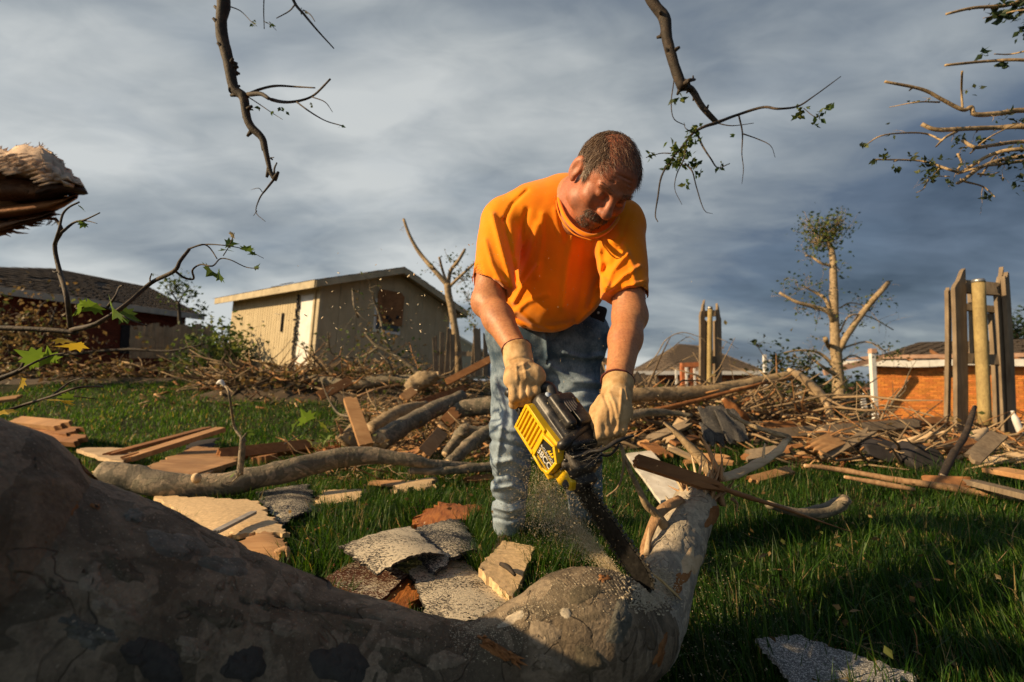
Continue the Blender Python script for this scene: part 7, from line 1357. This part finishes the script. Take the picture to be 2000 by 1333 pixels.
# ---- shoes (worn work boots standing in the grass)
M_boot = m_plain('boot_leather', (0.10, 0.065, 0.04), 0.6, 0.3, 25, 0.4)
for (ax, ay, d, tx) in ((993, 1024, 2.25, -0.03), (1146, 1012, 2.37, 0.05)):
    p = P(ax, ay, d); g = gz(p.x, p.y); base = Vector((p.x, p.y, g))
    pr = [cone(base+Vector((0, 0.02, 0.05)), base+Vector((tx, -0.15, 0.035)), 0.045, 0.036, 0.02, 'u'), cone(base+Vector((0, 0.02, 0.06)), base+Vector((0, 0.01, 0.16)), 0.045, 0.046, 0.02), ell(base+Vector((tx, -0.15, 0.035)), (0.045, 0.06, 0.034), None, 0.02), Pr(lambda q, g=g: -(q[:, 2]-(g-0.004)), 0.004, 'i')]
    V5, F5 = sdf_mesh(pr, base+Vector((-.15, -.28, -.03)), base+Vector((.15, .12, .22)), 0.006); b_ = mk('boot', (V5, F5), M_boot, man)
    m = M(); m.tube([base+Vector((0, 0.055, 0.008)), base+Vector((0, 0, 0.008)), base+Vector((tx, -0.15, 0.008)), base+Vector((tx*1.1, -0.205, 0.012))], [0.036, 0.042, 0.046, 0.022], 14, 3, 0, 0, True, 0.3); mk('boot_sole', m, M_felt, b_)
# ---- gloves
M_glove = m_wood('tan_leather', (0.50, 0.32, 0.15), (0.66, 0.46, 0.24), 9, 0.7, (1, 1, 1), 0.25, (0.24, 0.14, 0.06))
m, t, o = new_mat('glove_leather'); n = t.noise(o, 26, 6, .65); n2 = t.noise(o, 220, 3)
c = t.ramp(n, [(0.30, (0.34, 0.19, 0.075)), (0.55, (0.58, 0.38, 0.19)), (0.75, (0.68, 0.49, 0.28))]); M_glove = finish(m, t, c, 0.72, t.math('ADD', n, n2), 0.3, 0.002, 0.25)
def glove(name, prims, lo, hi, folds, label):
    fdg = fold_disp(folds)
    V, F = sdf_mesh(prims, lo, hi, 0.0020, lambda p: fdg(p)+(vnoise(p*60, 4)-0.5)*0.002+(vnoise(p*150, 5)-0.5)*0.0006); V = smooth_v(V, F, 1); o_ = mk(name, (V, F), M_glove, man); o_['label'] = label; return o_
def fing(K, dirs, rad):   # chain of bent segments
    out = []; p = Vector(K)
    for (d, L) in dirs:
        q = p+Vector(d).normalized()*L; out.append(cone(p, q, rad, rad*0.95, 0.006)); p = q; rad *= 0.95
    return out
# right glove: closed over the rear handle
K = P(1024, 748, 1.345); hw = (P(1050, 738, 1.35)-P(1003, 752, 1.345)).normalized(); ha = Vector((0.10, -0.10, -1)).normalized()
rg = [cone(WRR+Vector((0, 0, 0.006)), P(1012, 705, 1.40), 0.040, 0.036, 0.01), cone(P(1012, 700, 1.40), P(1020, 735, 1.365), 0.037, 0.038, 0.015, 'u'), cone(P(1005, 735, 1.36), P(1045, 732, 1.36), 0.027, 0.027, 0.02), cone(P(1000, 745, 1.352), P(1048, 742, 1.352), 0.020, 0.021, 0.015)]
for i in range(4):
    k0 = K+hw*((i-1.5)*0.0205)+Vector((0, 0, -0.002*abs(i-1.5))); rg.append(group_(fing(k0, [((0.05, -0.25, -1), 0.032-0.002*abs(i-1.3)), ((0, 0.75, -0.75), 0.024), ((0, 1, 0.35), 0.022)], 0.0128), 0.005))
rg.append(group_(fing(P(1046, 728, 1.36), [((0.4, 0.3, -1), 0.03), ((-0.1, 0.6, -1), 0.028)], 0.0135), 0.01))
cutR = (P(1020, 730, 1.37)-WRR).normalized(); rg.append(plane(WRR-cutR*0.010, -cutR, 0.003)); rg.append(cone(WRR-cutR*0.03, WRR+cutR*0.012, 0.036, 0.034, 0.003, 's'))
gR = glove('glove', rg, (-0.06, 1.28, 0.62), (0.12, 1.5, 0.84), [([(996, 712), (1010, 716), (1026, 710)], .003, 3), ([(998, 706), (1012, 700), (1030, 700)], -.003, 3), ([(1000, 722), (1014, 726), (1030, 720)], -.0025, 3), ([(1008, 712), (1010, 740)], .0025, 3), ([(1022, 708), (1028, 738)], .0025, 3), ([(1014, 748), (1014, 776)], -.002, 2), ([(1026, 748), (1028, 778)], -.002, 2)], 'tan leather glove gripping the rear handle')
# left glove: wrapped on the front handle, thumb on the near left side
K = P(1193, 822, 1.278); hwL = (P(1216, 818, 1.285)-P(1170, 826, 1.275)).normalized()
lg = [cone(WRL+Vector((0.002, 0, 0.0)), P(1205, 772, 1.335), 0.042, 0.036, 0.01), cone(P(1204, 770, 1.335), P(1198, 805, 1.30), 0.037, 0.040, 0.015), cone(P(1180, 808, 1.295), P(1212, 804, 1.30), 0.029, 0.029, 0.02), cone(P(1174, 822, 1.285), P(1210, 818, 1.29), 0.022, 0.022, 0.015)]
for i in range(4):
    k0 = K+hwL*((i-1.5)*0.0200); rg_ = fing(k0, [((-0.06, -0.15, -1), 0.030-0.002*abs(i-1.2)), ((-0.1, 0.75, -0.75), 0.024), ((0, 1, 0.35), 0.022)], 0.0128); lg.append(group_(rg_, 0.005))
lg.append(group_(fing(P(1178, 782, 1.31), [((-0.55, -0.25, -0.75), 0.034), ((-0.20, -0.05, -1), 0.026), ((-0.45, 0.1, -0.9), 0.016)], 0.0155), 0.014))
cutL = (P(1203, 790, 1.31)-WRL).normalized(); lg.append(plane(WRL-cutL*0.006, -cutL, 0.003)); lg.append(cone(WRL-cutL*0.03, WRL+cutL*0.014, 0.040, 0.034, 0.003, 's'))
gL = glove('glove', lg, (0.12, 1.20, 0.52), (0.36, 1.44, 0.78), [([(1215, 760), (1212, 800), (1208, 840)], .003, 3), ([(1190, 765), (1200, 790), (1206, 815)], .003, 4), ([(1180, 775), (1190, 800), (1190, 830)], -.003, 3), ([(1195, 785), (1202, 810), (1200, 840)], -.0025, 3), ([(1222, 760), (1226, 780)], .003, 3), ([(1160, 800), (1150, 808)], .002, 2)], 'tan leather glove wrapped round the front handle')
M_cuff = m_plain('maroon_binding', (0.10, 0.02, 0.018), 0.8, 0.2, 40)
ring('cuff_binding', WRR-cutR*0.010, cutR, 0.0405, 0.0030, M_cuff, gR); ring('cuff_binding', WRL-cutL*0.006, cutL, 0.0425, 0.0030, M_cuff, gL)
# ---- pouch on the belt
p = P(1166, 628, 2.02); pb = thing('belt_pouch', 'black knife pouch clipped on the belt at the man\'s side', 'pouch', p-Vector((0, 0, 0.07)))
V6, F6 = sdf_mesh([rbox(p, (0.026, 0.022, 0.060), np.array(R3(0.2, 0.25, 0.1)), 0.012), rbox(p+Vector((0, -.02, .03)), (0.027, 0.010, 0.028), np.array(R3(0.2, 0.25, 0.1)), 0.008)], p-Vector((.07, .07, .1)), p+Vector((.07, .07, .1)), 0.004); mk('pouch_body', (V6, F6), M_felt, pb)
m = M(); m.tube([p+Vector((0, -.03, .03)), p+Vector((0, -.034, .03))], [.006, .005], 10); mk('snap_button', m, M_white, pb)
# ================================================================ THE CHAINSAW
BA, BB = P(1131, 944, 1.275), P(1252, 1123, 1.135); sa = (BB-BA).normalized()      # along the guide bar, towards the cut
lat = Vector((-0.77, 0, -0.64)); lat = (lat-sa*lat.dot(sa)).normalized(); toc = Vector((0, -1, 0.05)); toc = (toc-sa*toc.dot(sa)); toc = (toc-lat*toc.dot(lat)).normalized()
ss_ = (lat*0.68+toc*0.73).normalized(); st_ = (toc*0.68-lat*0.73).normalized()   # starter side, top
DX = Vector((0.024, 0, 0)); SO = BA-sa*0.140+ss_*0.022+st_*0.030+DX       # middle of the engine housing
SR = Matrix((sa, ss_, st_)).transposed(); SRn = np.array(SR)
def L(a, s, t): return SO+SR @ Vector((a, s, t))
saw = thing('chainsaw', 'yellow and black petrol chainsaw cutting into the trunk, held in both gloves', 'chainsaw', SO)
m, t, o = new_mat('black_plastic'); n = t.noise(o, 60, 4); n2 = t.noise(o, 400, 2); c = t.ramp(n, [(0.4, (0.012, 0.012, 0.013)), (0.75, (0.05, 0.045, 0.04))]); c = t.mix(t.ramp(n2, [(0.68, (0, 0, 0)), (0.72, (0.7, .7, .7))]), c, (0.4, 0.3, 0.2))
M_blk = finish(m, t, c, 0.42, n2, 0.2, 0.001, 0.5)
m, t, o = new_mat('yellow_plastic'); n = t.noise(o, 50, 5); n2 = t.noise(o, 380, 2); c = t.ramp(n, [(0.45, (0.80, 0.50, 0.012)), (0.8, (0.62, 0.36, 0.02))]); c = t.mix(t.ramp(n2, [(0.70, (0, 0, 0)), (0.74, (0.6, .6, .6))]), c, (0.30, 0.2, 0.1))
M_yel = finish(m, t, c, 0.33, n, 0.1, 0.001, 0.5)
M_barm = m_plain('oily_bar_steel', (0.03, 0.028, 0.026), 0.42, 0.5, 90, 0.3, 0.5, Metallic=0.7)
M_chain = m_plain('chain_steel', (0.16, 0.15, 0.13), 0.35, 0.3, 200, 0.2, 0.5, Metallic=0.9)
def srb(c, h, rad=0.006, k=0.008, op='u', rot=None): return rbox(L(*c), h, SRn if rot is None else SRn@np.array(rot), rad, k, op)
def scn(a, b, ra, rb, k=0.006, op='u'): return cone(L(*a), L(*b), ra, rb, k, op)
def smk(name, prims, mat, res=0.0025, rad=0.2, par=None, label=None):
    V, F = sdf_mesh(prims, SO-Vector((rad+.05,)*3), SO+Vector((rad+.05,)*3), res); o_ = mk(name, (V, F), mat, par or saw)
    if label: o_['label'] = label
    return o_
# engine housing: black shroud with a chamfered top, air cleaner cover, crank case front
smk('engine_housing', [srb((-0.005, -0.010, 0.0), (0.090, 0.052, 0.050), 0.016), srb((0.030, -0.012, 0.030), (0.055, 0.046, 0.030), 0.012, .012), srb((-0.055, -0.005, 0.030), (0.040, 0.044, 0.034), 0.016, .012), srb((0.085, -0.02, -0.012), (0.035, 0.045, 0.036), 0.012, .012),
    srb((0.10, 0.015, -0.02), (0.030, 0.02, 0.028), .006), srb((-0.005, 0.036, 0.040), (0.075, 0.006, 0.010), .004, .004), scn((-0.02, 0.048, 0.018), (-0.02, 0.034, 0.018), .013, .013, .003, 's')], M_blk, 0.0025, 0.16)
top = smk('air_cleaner_cover', [srb((-0.012, -0.014, 0.070), (0.052, 0.040, 0.014), 0.010), srb((0.020, -0.004, 0.078), (0.030, 0.006, 0.014), .003, .003, 's'), srb((-0.045, -0.014, 0.082), (0.012, 0.028, 0.006), 0.004)], M_blk, 0.002, 0.12)
for i in range(5): m = M(); m.box(L(-0.03+i*0.004, -0.030+i*0.0075, 0.0855), (0.050-abs(i-2)*.006, 0.0035, 0.0018), SR); mk('embossed_line', m, m_plain('worn_print', (0.13, 0.12, 0.12), 0.5, .2, 300), top, False)
m = M(); m.tube([L(-0.075, 0.012, 0.066), L(-0.075, 0.012, 0.0675)], [0.009, 0.009], 20); mk('blue_sticker', m, m_plain('pale_blue_sticker', (0.45, 0.55, 0.72), .5, .1), saw)
m = M(); m.box(L(-0.078, -0.012, 0.067), (0.018, 0.016, 0.0015), SR); mk('sticker', m, m_plain('pink_sticker', (0.55, 0.40, 0.42), .5, .3, 300), saw, False)
m = M(); m.box(L(-0.030, -0.045, 0.083), (0.016, 0.006, 0.003), SR); mk('yellow_mark', m, M_yel, saw, False)
# yellow starter cover: a slatted upper part and a framed badge, all solid pieces
cov = thing('starter_cover', None, None, (0, 0, 0)); cov.parent = saw
def ybox(m, a0, a1, s0, s1, t0, t1): m.box(L((a0+a1)/2, (s0+s1)/2, (t0+t1)/2), (abs(a1-a0), abs(s1-s0), abs(t1-t0)), SR)
def plate(m, poly, s0, s1): m.prism([L(a, s0, t) for a, t in poly], ss_*(s1-s0))
C.objects.unlink(cov); bpy.data.objects.remove(cov)
m = M()   # frame of the slatted part, leaving the slots open
plate(m, [(-0.085, -0.055), (-0.078, -0.055), (-0.078, 0.034), (-0.085, 0.030)], 0.038, 0.064); plate(m, [(-0.078, -0.055), (0.010, -0.055), (0.010, -0.046), (-0.078, -0.046)], 0.038, 0.064); plate(m, [(-0.078, 0.026), (0.010, 0.026), (0.010, 0.036), (-0.078, 0.036)], 0.038, 0.064); plate(m, [(0.003, -0.046), (0.012, -0.046), (0.012, 0.026), (0.003, 0.026)], 0.038, 0.062)
plate(m, [(-0.085, 0.030), (0.06, 0.040), (0.075, 0.028), (0.075, 0.022), (-0.085, 0.028)], 0.030, 0.058)
cov = mk('starter_cover', m, M_yel, saw, True, 0.0018, angle=0.5); cov['label'] = 'yellow slotted starter cover'
for i in range(6):
    m = M(); a0 = -0.0755+i*0.0135; ybox(m, a0, a0+0.0065, 0.050, 0.0625, -0.047, 0.027); mk('slat', m, M_yel, cov, True, 0.0012, angle=.5)
m = M(); ybox(m, -0.078, 0.006, 0.036, 0.042, -0.05, 0.03); mk('slot_back', m, M_felt, cov, False)
for i in range(6): m = M(); ybox(m, -0.089, -0.083, 0.040, 0.060, -0.050+i*0.013, -0.044+i*0.013); mk('rear_rib', m, M_yel, cov, False)
bd = [(0.014, -0.052), (0.012, 0.024), (0.060, 0.034), (0.092, 0.008), (0.086, -0.040), (0.062, -0.054)]
inn = [(0.021, -0.045), (0.020, 0.016), (0.057, 0.026), (0.083, 0.004), (0.078, -0.036), (0.058, -0.047)]
m = M(); k = len(bd)
for i in range(k): j = (i+1) % k; plate(m, [bd[i], bd[j], inn[j], inn[i]], 0.040, 0.067)
fr_ = mk('badge_frame', m, M_yel, saw, True, 0.0015, angle=.5)
m = M(); plate(m, inn, 0.040, 0.0625); badge = mk('badge', m, m_plain('badge_black', (0.02, 0.02, 0.02), .35, .2, 200), saw, False)
m = M(); plate(m, [(0.084, -0.046), (0.096, 0.004), (0.140, -0.008), (0.150, -0.030), (0.112, -0.052)], 0.020, 0.046); mk('chin_cover', m, M_yel, saw, True, 0.004, angle=.5)
m = M(); plate(m, [(-0.086, -0.058), (0.090, -0.058), (0.090, -0.052), (-0.086, -0.052)], 0.02, 0.060); mk('lower_lip', m, M_yel, saw, True, 0.002, angle=.5)
def text(s, size, a, t, mat, name, rot=0.0, off=0.0632, ext=0.0005, sx=1.0):
    cu = bpy.data.curves.new('tmp', 'FONT'); cu.body = s; cu.size = size; cu.extrude = ext; cu.align_x = 'CENTER'; cu.align_y = 'CENTER'; cu.offset = size*0.018
    ob = bpy.data.objects.new('tmp', cu); C.objects.link(ob); dg = bpy.context.evaluated_depsgraph_get(); me = bpy.data.meshes.new_from_object(ob.evaluated_get(dg)); bpy.data.objects.remove(ob)
    tx = (sa*math.cos(rot)+st_*math.sin(rot)); n_ = ss_; ty = (st_*math.cos(rot)-sa*math.sin(rot))
    v = [L(a, off, t)+tx*q.co.x*sx+ty*q.co.y+n_*q.co.z for q in me.vertices]; f = [tuple(p.vertices) for p in me.polygons]
    o_ = mk(name, ([list(q) for q in v], f), mat, badge, False); return o_
M_txt = m_plain('badge_silver', (0.55, 0.54, 0.50), .4, .1)

text('38CC', 0.0245, 0.0495, -0.0235, M_txt, 'lettering', 0.0, 0.0632, .0004, 1.05)
text('McCULLOCH', 0.0105, 0.050, -0.006, M_txt, 'lettering', 0.0, 0.0632, .0003, 1.05)
text('POWER STEEL', 0.0060, 0.049, -0.0385, M_yel, 'lettering', 0.0, 0.0632, .0003) if False else None
m = M(); ybox(m, 0.024, 0.078, 0.0628, 0.0634, -0.0365, -0.0350); ybox(m, 0.028, 0.072, 0.0628, 0.0634, -0.0405, -0.0385); ybox(m, 0.026, 0.078, 0.0628, 0.0634, -0.0120, -0.0110); mk('badge_line', m, M_yel, badge, False)
m = M()
for i in range(3): a0 = 0.046+i*0.008; plate(m, [(a0, 0.001), (a0+0.008, 0.001), (a0+0.011, 0.013+0.002*(i == 1)), (a0+0.006, 0.008)], 0.0628, 0.0636)
mk('emblem', m, M_yel, badge, False)
# screws, exhaust screw
def screw(a, s, t, r, ax, nm='screw'):
    m = M(); p = L(a, s, t); m.tube([p, p+ax*0.006], [r, r*0.85], 14); o_ = mk(nm, m, M_chain, saw, True); m = M(); m.tube([p+ax*0.0055, p+ax*0.0075], [r*0.45, r*0.4], 6); mk('screw_socket', m, M_felt, o_)
screw(-0.02, 0.040, 0.018, 0.0085, ss_); screw(0.052, 0.036, 0.040, 0.0045, ss_); screw(0.070, 0.034, 0.044, 0.0045, ss_); screw(0.105, 0.048, 0.008, 0.005, ss_); screw(0.130, 0.047, -0.028, 0.006, ss_); screw(0.095, 0.046, 0.020, 0.004, ss_); screw(0.100, 0.047, -0.006, 0.004, ss_)
# crank case front: dark dusty shapes between the badge and the bar
smk('front_case', [srb((0.105, 0.010, 0.000), (0.030, 0.034, 0.034), 0.010), srb((0.128, 0.0, -0.020), (0.026, 0.030, 0.022), 0.008), scn((0.10, 0.044, 0.008), (0.10, 0.03, 0.008), .012, .014), scn((0.13, 0.044, -0.028), (0.13, 0.02, -0.028), .011, .013)], m_plain('dusty_case', (0.05, 0.042, 0.034), 0.6, 0.6, 90, .4), 0.0025, .18)
# front handle: a bent tube from the starter side over the top, held by the left glove
m = M(); m.tube([L(0.062, 0.046, 0.034), L(0.070, 0.050, 0.052), P(1140, 838, 1.285), P(1165, 830, 1.312), P(1195, 830, 1.325), P(1218, 836, 1.34), L(0.07, -0.085, 0.05), L(0.06, -0.075, -0.03)], [0.012, 0.0125, 0.012, 0.012, 0.012, 0.012, 0.011, 0.011], 16, 8, 0.03, 2); mk('front_handle', m, M_blk, saw)
# hand guard in front of the handle, sweeping to the right, with cobweb of fine fibres
m = M(); m.tube([L(0.098, 0.035, 0.030), L(0.108, 0.0, 0.055), P(1178, 878, 1.22), P(1205, 862, 1.23), P(1236, 852, 1.25)], [0.010, 0.010, 0.009, 0.010, 0.006], 10, 6, 0.05, 1, True, 0.55); m.tube([L(0.098, -0.04, 0.030), P(1190, 890, 1.24), P(1212, 866, 1.24)], [0.008, 0.006, 0.006], 8, 5, 0, 0, True, .5); mk('hand_guard', m, M_blk, saw)
m = M(); r = np.random.default_rng(2)
for i in range(12): a, b = L(0.105+r.normal()*0.012, 0.02+r.normal()*0.01, 0.035+r.normal()*0.008), P(1185+r.normal()*12, 880+r.normal()*8, 1.22); m.tube([a, (a+b)/2+Vector(r.normal(size=3))*0.004, b], 0.00016, 3)
tag(mk('dust_web', m, M_litter if False else m_plain('dust_web', (0.4, 0.36, 0.3), .9, .1), saw), kind='stuff')
# rear handle and its lower guard loop
m = M(); m.tube([L(-0.072, -0.010, 0.050), L(-0.105, -0.008, 0.062), P(1030, 768, 1.375), P(1008, 766, 1.39), P(996, 768, 1.395), L(-0.178, 0.010, 0.020)], [0.020, 0.0175, 0.0165, 0.0165, 0.016, 0.014], 16, 8, 0.02, 3, True, .9); mk('rear_handle', m, M_blk, saw)
m = M()
gp = [(-0.186, 0.030), (-0.176, 0.012), (-0.170, -0.034), (-0.092, -0.050), (-0.082, -0.036), (-0.150, -0.022), (-0.162, 0.014)]
m = M(); plate(m, [(-0.19, 0.022), (-0.182, -0.040), (-0.080, -0.056), (-0.080, -0.044), (-0.168, -0.030), (-0.174, 0.022)], -0.034, 0.034); mk('rear_guard', m, M_blk, saw, True, 0.003, angle=.5)
m = M(); plate(m, [(-0.176, -0.030), (-0.085, -0.046), (-0.085, -0.038), (-0.172, -0.020)], -0.030, 0.036); mk('guard_floor', m, M_blk, saw, True, 0.002, angle=.5)
for i in range(5): m = M(); ybox(m, -0.165+i*0.016, -0.160+i*0.016, 0.034, 0.038, -0.040+i*-0.002, -0.024+i*-0.002); mk('guard_rib', m, M_blk, saw, False)
m = M(); plate(m, [(-0.100, -0.046), (-0.080, -0.046), (-0.068, 0.010), (-0.085, 0.012)], 0.0, 0.044); mk('mount_arm', m, M_blk, saw, True, 0.003, angle=.5)
m = M(); m.tube([L(-0.120, 0.004, 0.046), L(-0.128, 0.006, 0.034), L(-0.122, 0.006, 0.024)], [.005, .005, .003], 8, 3); mk('trigger', m, m_plain('orange_trigger', (0.35, 0.12, 0.03), .5, .1), saw)
# guide bar and chain: the bar lies in the plane of a and t
b0 = 0.100; BL = (BB-SO).dot(sa)-b0+0.035; bt = -0.030-DX.dot(st_); bh = 0.0275; bs_ = -0.022-DX.dot(ss_); tilt = -0.0
def BP(a, t): return L(a, bs_, bt+t)
m = M(); outl = [(b0, -bh*.82), (b0+BL-0.05, -bh*.9)] + [(b0+BL-0.05+0.05*math.sin(u), -math.cos(u)*bh*.9) for u in np.linspace(0.15, 3.0, 12)] + [(b0+BL-0.05, bh*.9), (b0, bh*.82)]
m.prism([L(a, bs_-0.0025, bt+t) for a, t in outl], ss_*0.005); mk('guide_bar', m, M_barm, saw, True, angle=.5)
loop = [(b0-0.01, -bh*.82-0.004)] + [(a, t*(1+0.004/bh)-math.copysign(0.002, -t)) for a, t in outl[1:-1]] + [(b0-0.01, bh*.82+0.004)]
cp = catmull([list(L(a, bs_, bt+t)) for a, t in loop], 12); seg = np.linalg.norm(np.diff(cp, axis=0), axis=1); cum = np.r_[0, np.cumsum(seg)]; nl = int(cum[-1]/0.0095); ml = M()
for i in range(nl):
    d = (i+0.5)*cum[-1]/nl; j = min(len(cp)-2, np.searchsorted(cum, d)-1); p = Vector(cp[j]+(cp[j+1]-cp[j])*(d-cum[j])/max(seg[j], 1e-6)); tg = Vector(cp[j+1]-cp[j]).normalized(); up = ss_.cross(tg); Rl = Matrix((tg, ss_, up)).transposed()
    off = 0.0022 if i % 2 else -0.0022; ml.box(p+ss_*off, (0.0090, 0.0016, 0.0068), Rl); ml.box(p-ss_*off*0.2, (0.004, 0.0062, 0.0034), Rl)
    if i % 4 == 0: ml.box(p+(up if (Vector(p)-BP(b0+BL/2, 0)).dot(up) > 0 else -up)*0.0055, (0.0065, 0.0052, 0.0050), Rl, 0.6)
tag(mk('chain', ml, M_chain, saw, False), kind='stuff')
m = M()
for i in range(5): m.box(L(b0+0.008, -0.008, bt-0.026+i*0.013), (0.018, 0.004, 0.006), SR, .5)
mk('bumper_spikes', m, M_chain, saw, False)

# ================================================================ FLYING SAWDUST AND CHIPS
def spray():
    r = np.random.default_rng(31); m = M(); tip = P(1262, 1128, 1.13)
    def chip(p, d, ln, w_, c):
        d = Vector(d).normalized(); q = d.to_track_quat('X', 'Z').to_matrix(); m.col = c; m.box(p, (ln, w_, w_*0.6), q, 0.8)
    cols = [(0.70, 0.58, 0.38), (0.60, 0.47, 0.28), (0.80, 0.70, 0.50), (0.50, 0.38, 0.22)]
    A, B = P(1236, 1122, 1.14), P(1112, 950, 1.25)
    def cc(): k = 0.7+r.random()*0.4; b = cols[r.integers(4)]; return tuple(min(1, x*k) for x in b)
    for i in range(15000):   # thrown back along the chain, spreading up-left towards the shin
        u = r.random()**0.8; p = A.lerp(B, u*1.15); sp = 0.002+0.055*u*abs(r.normal()); dr = lat*sp*(1.0)+Vector((r.normal(), r.normal(), r.normal()))*0.010*(0.2+u)
        chip(p+lat*(0.020+0.012*u)+dr, -sa+lat*0.3*u+Vector(r.normal(size=3))*0.15, r.uniform(.0008, .0042), r.uniform(.00025, .00065), cc())
    for i in range(4200):   # cloud rising before the man's legs
        p = P(1075+r.normal()*50, 960+r.normal()*50, 1.5+r.normal()*0.25); chip(p, (r.normal(), r.normal(), r.normal()-0.5), r.uniform(.0012, .0045), r.uniform(.0005, .0010), cc())
    for i in range(700):
        p = P(1180+r.normal()*45, 960+r.normal()*80, 1.25+r.normal()*0.12); chip(p, (r.normal(), r.normal(), r.normal()), r.uniform(.001, .003), r.uniform(.0004, .0008), cc())
    for i in range(500):    # wide shower
        p = P(960+r.normal()*160, 780+r.normal()*150, 1.6+r.normal()*0.3); chip(p, (r.normal(), r.normal()*.4, r.normal()-.6), r.uniform(.0015, .0045), r.uniform(.0005, .0012), cc())
    for i in range(90):     # bright chips sailing before the shed
        p = P(760+r.normal()*110, 640+r.normal()*75, 1.9+r.normal()*0.4); chip(p, (r.normal(), r.normal()*.3, r.normal()), r.uniform(.004, .011), r.uniform(.002, .0045), (0.85, 0.74, 0.52))
    tag(mk('sawdust_spray', m, M_litter, None, False), 'spray of flying sawdust and chips thrown back from the saw', 'sawdust', None, 'stuff')
    m = M()                 # drift of sawdust on the grass and shingles under the cut
    for i in range(14000):
        x = r.normal()*0.22+P(1130, 1050, 1.9).x; y = 1.75+r.normal()*0.36; z = gz(x, y)+0.01+abs(r.normal())*0.03; k = 0.7+r.random()*0.4; b = cols[r.integers(4)]; m.col = tuple(min(1, q*k) for q in b); s = r.uniform(.0008, .0022)
        m.box((x, y, z), (s*2.2, s, s*.5), R3(r.random()*6.28, r.normal()*.5, 0))
    tag(mk('fallen_sawdust', m, M_litter, None, False), 'sawdust settled in the grass between the trunk and the man', 'sawdust', None, 'stuff')
spray()
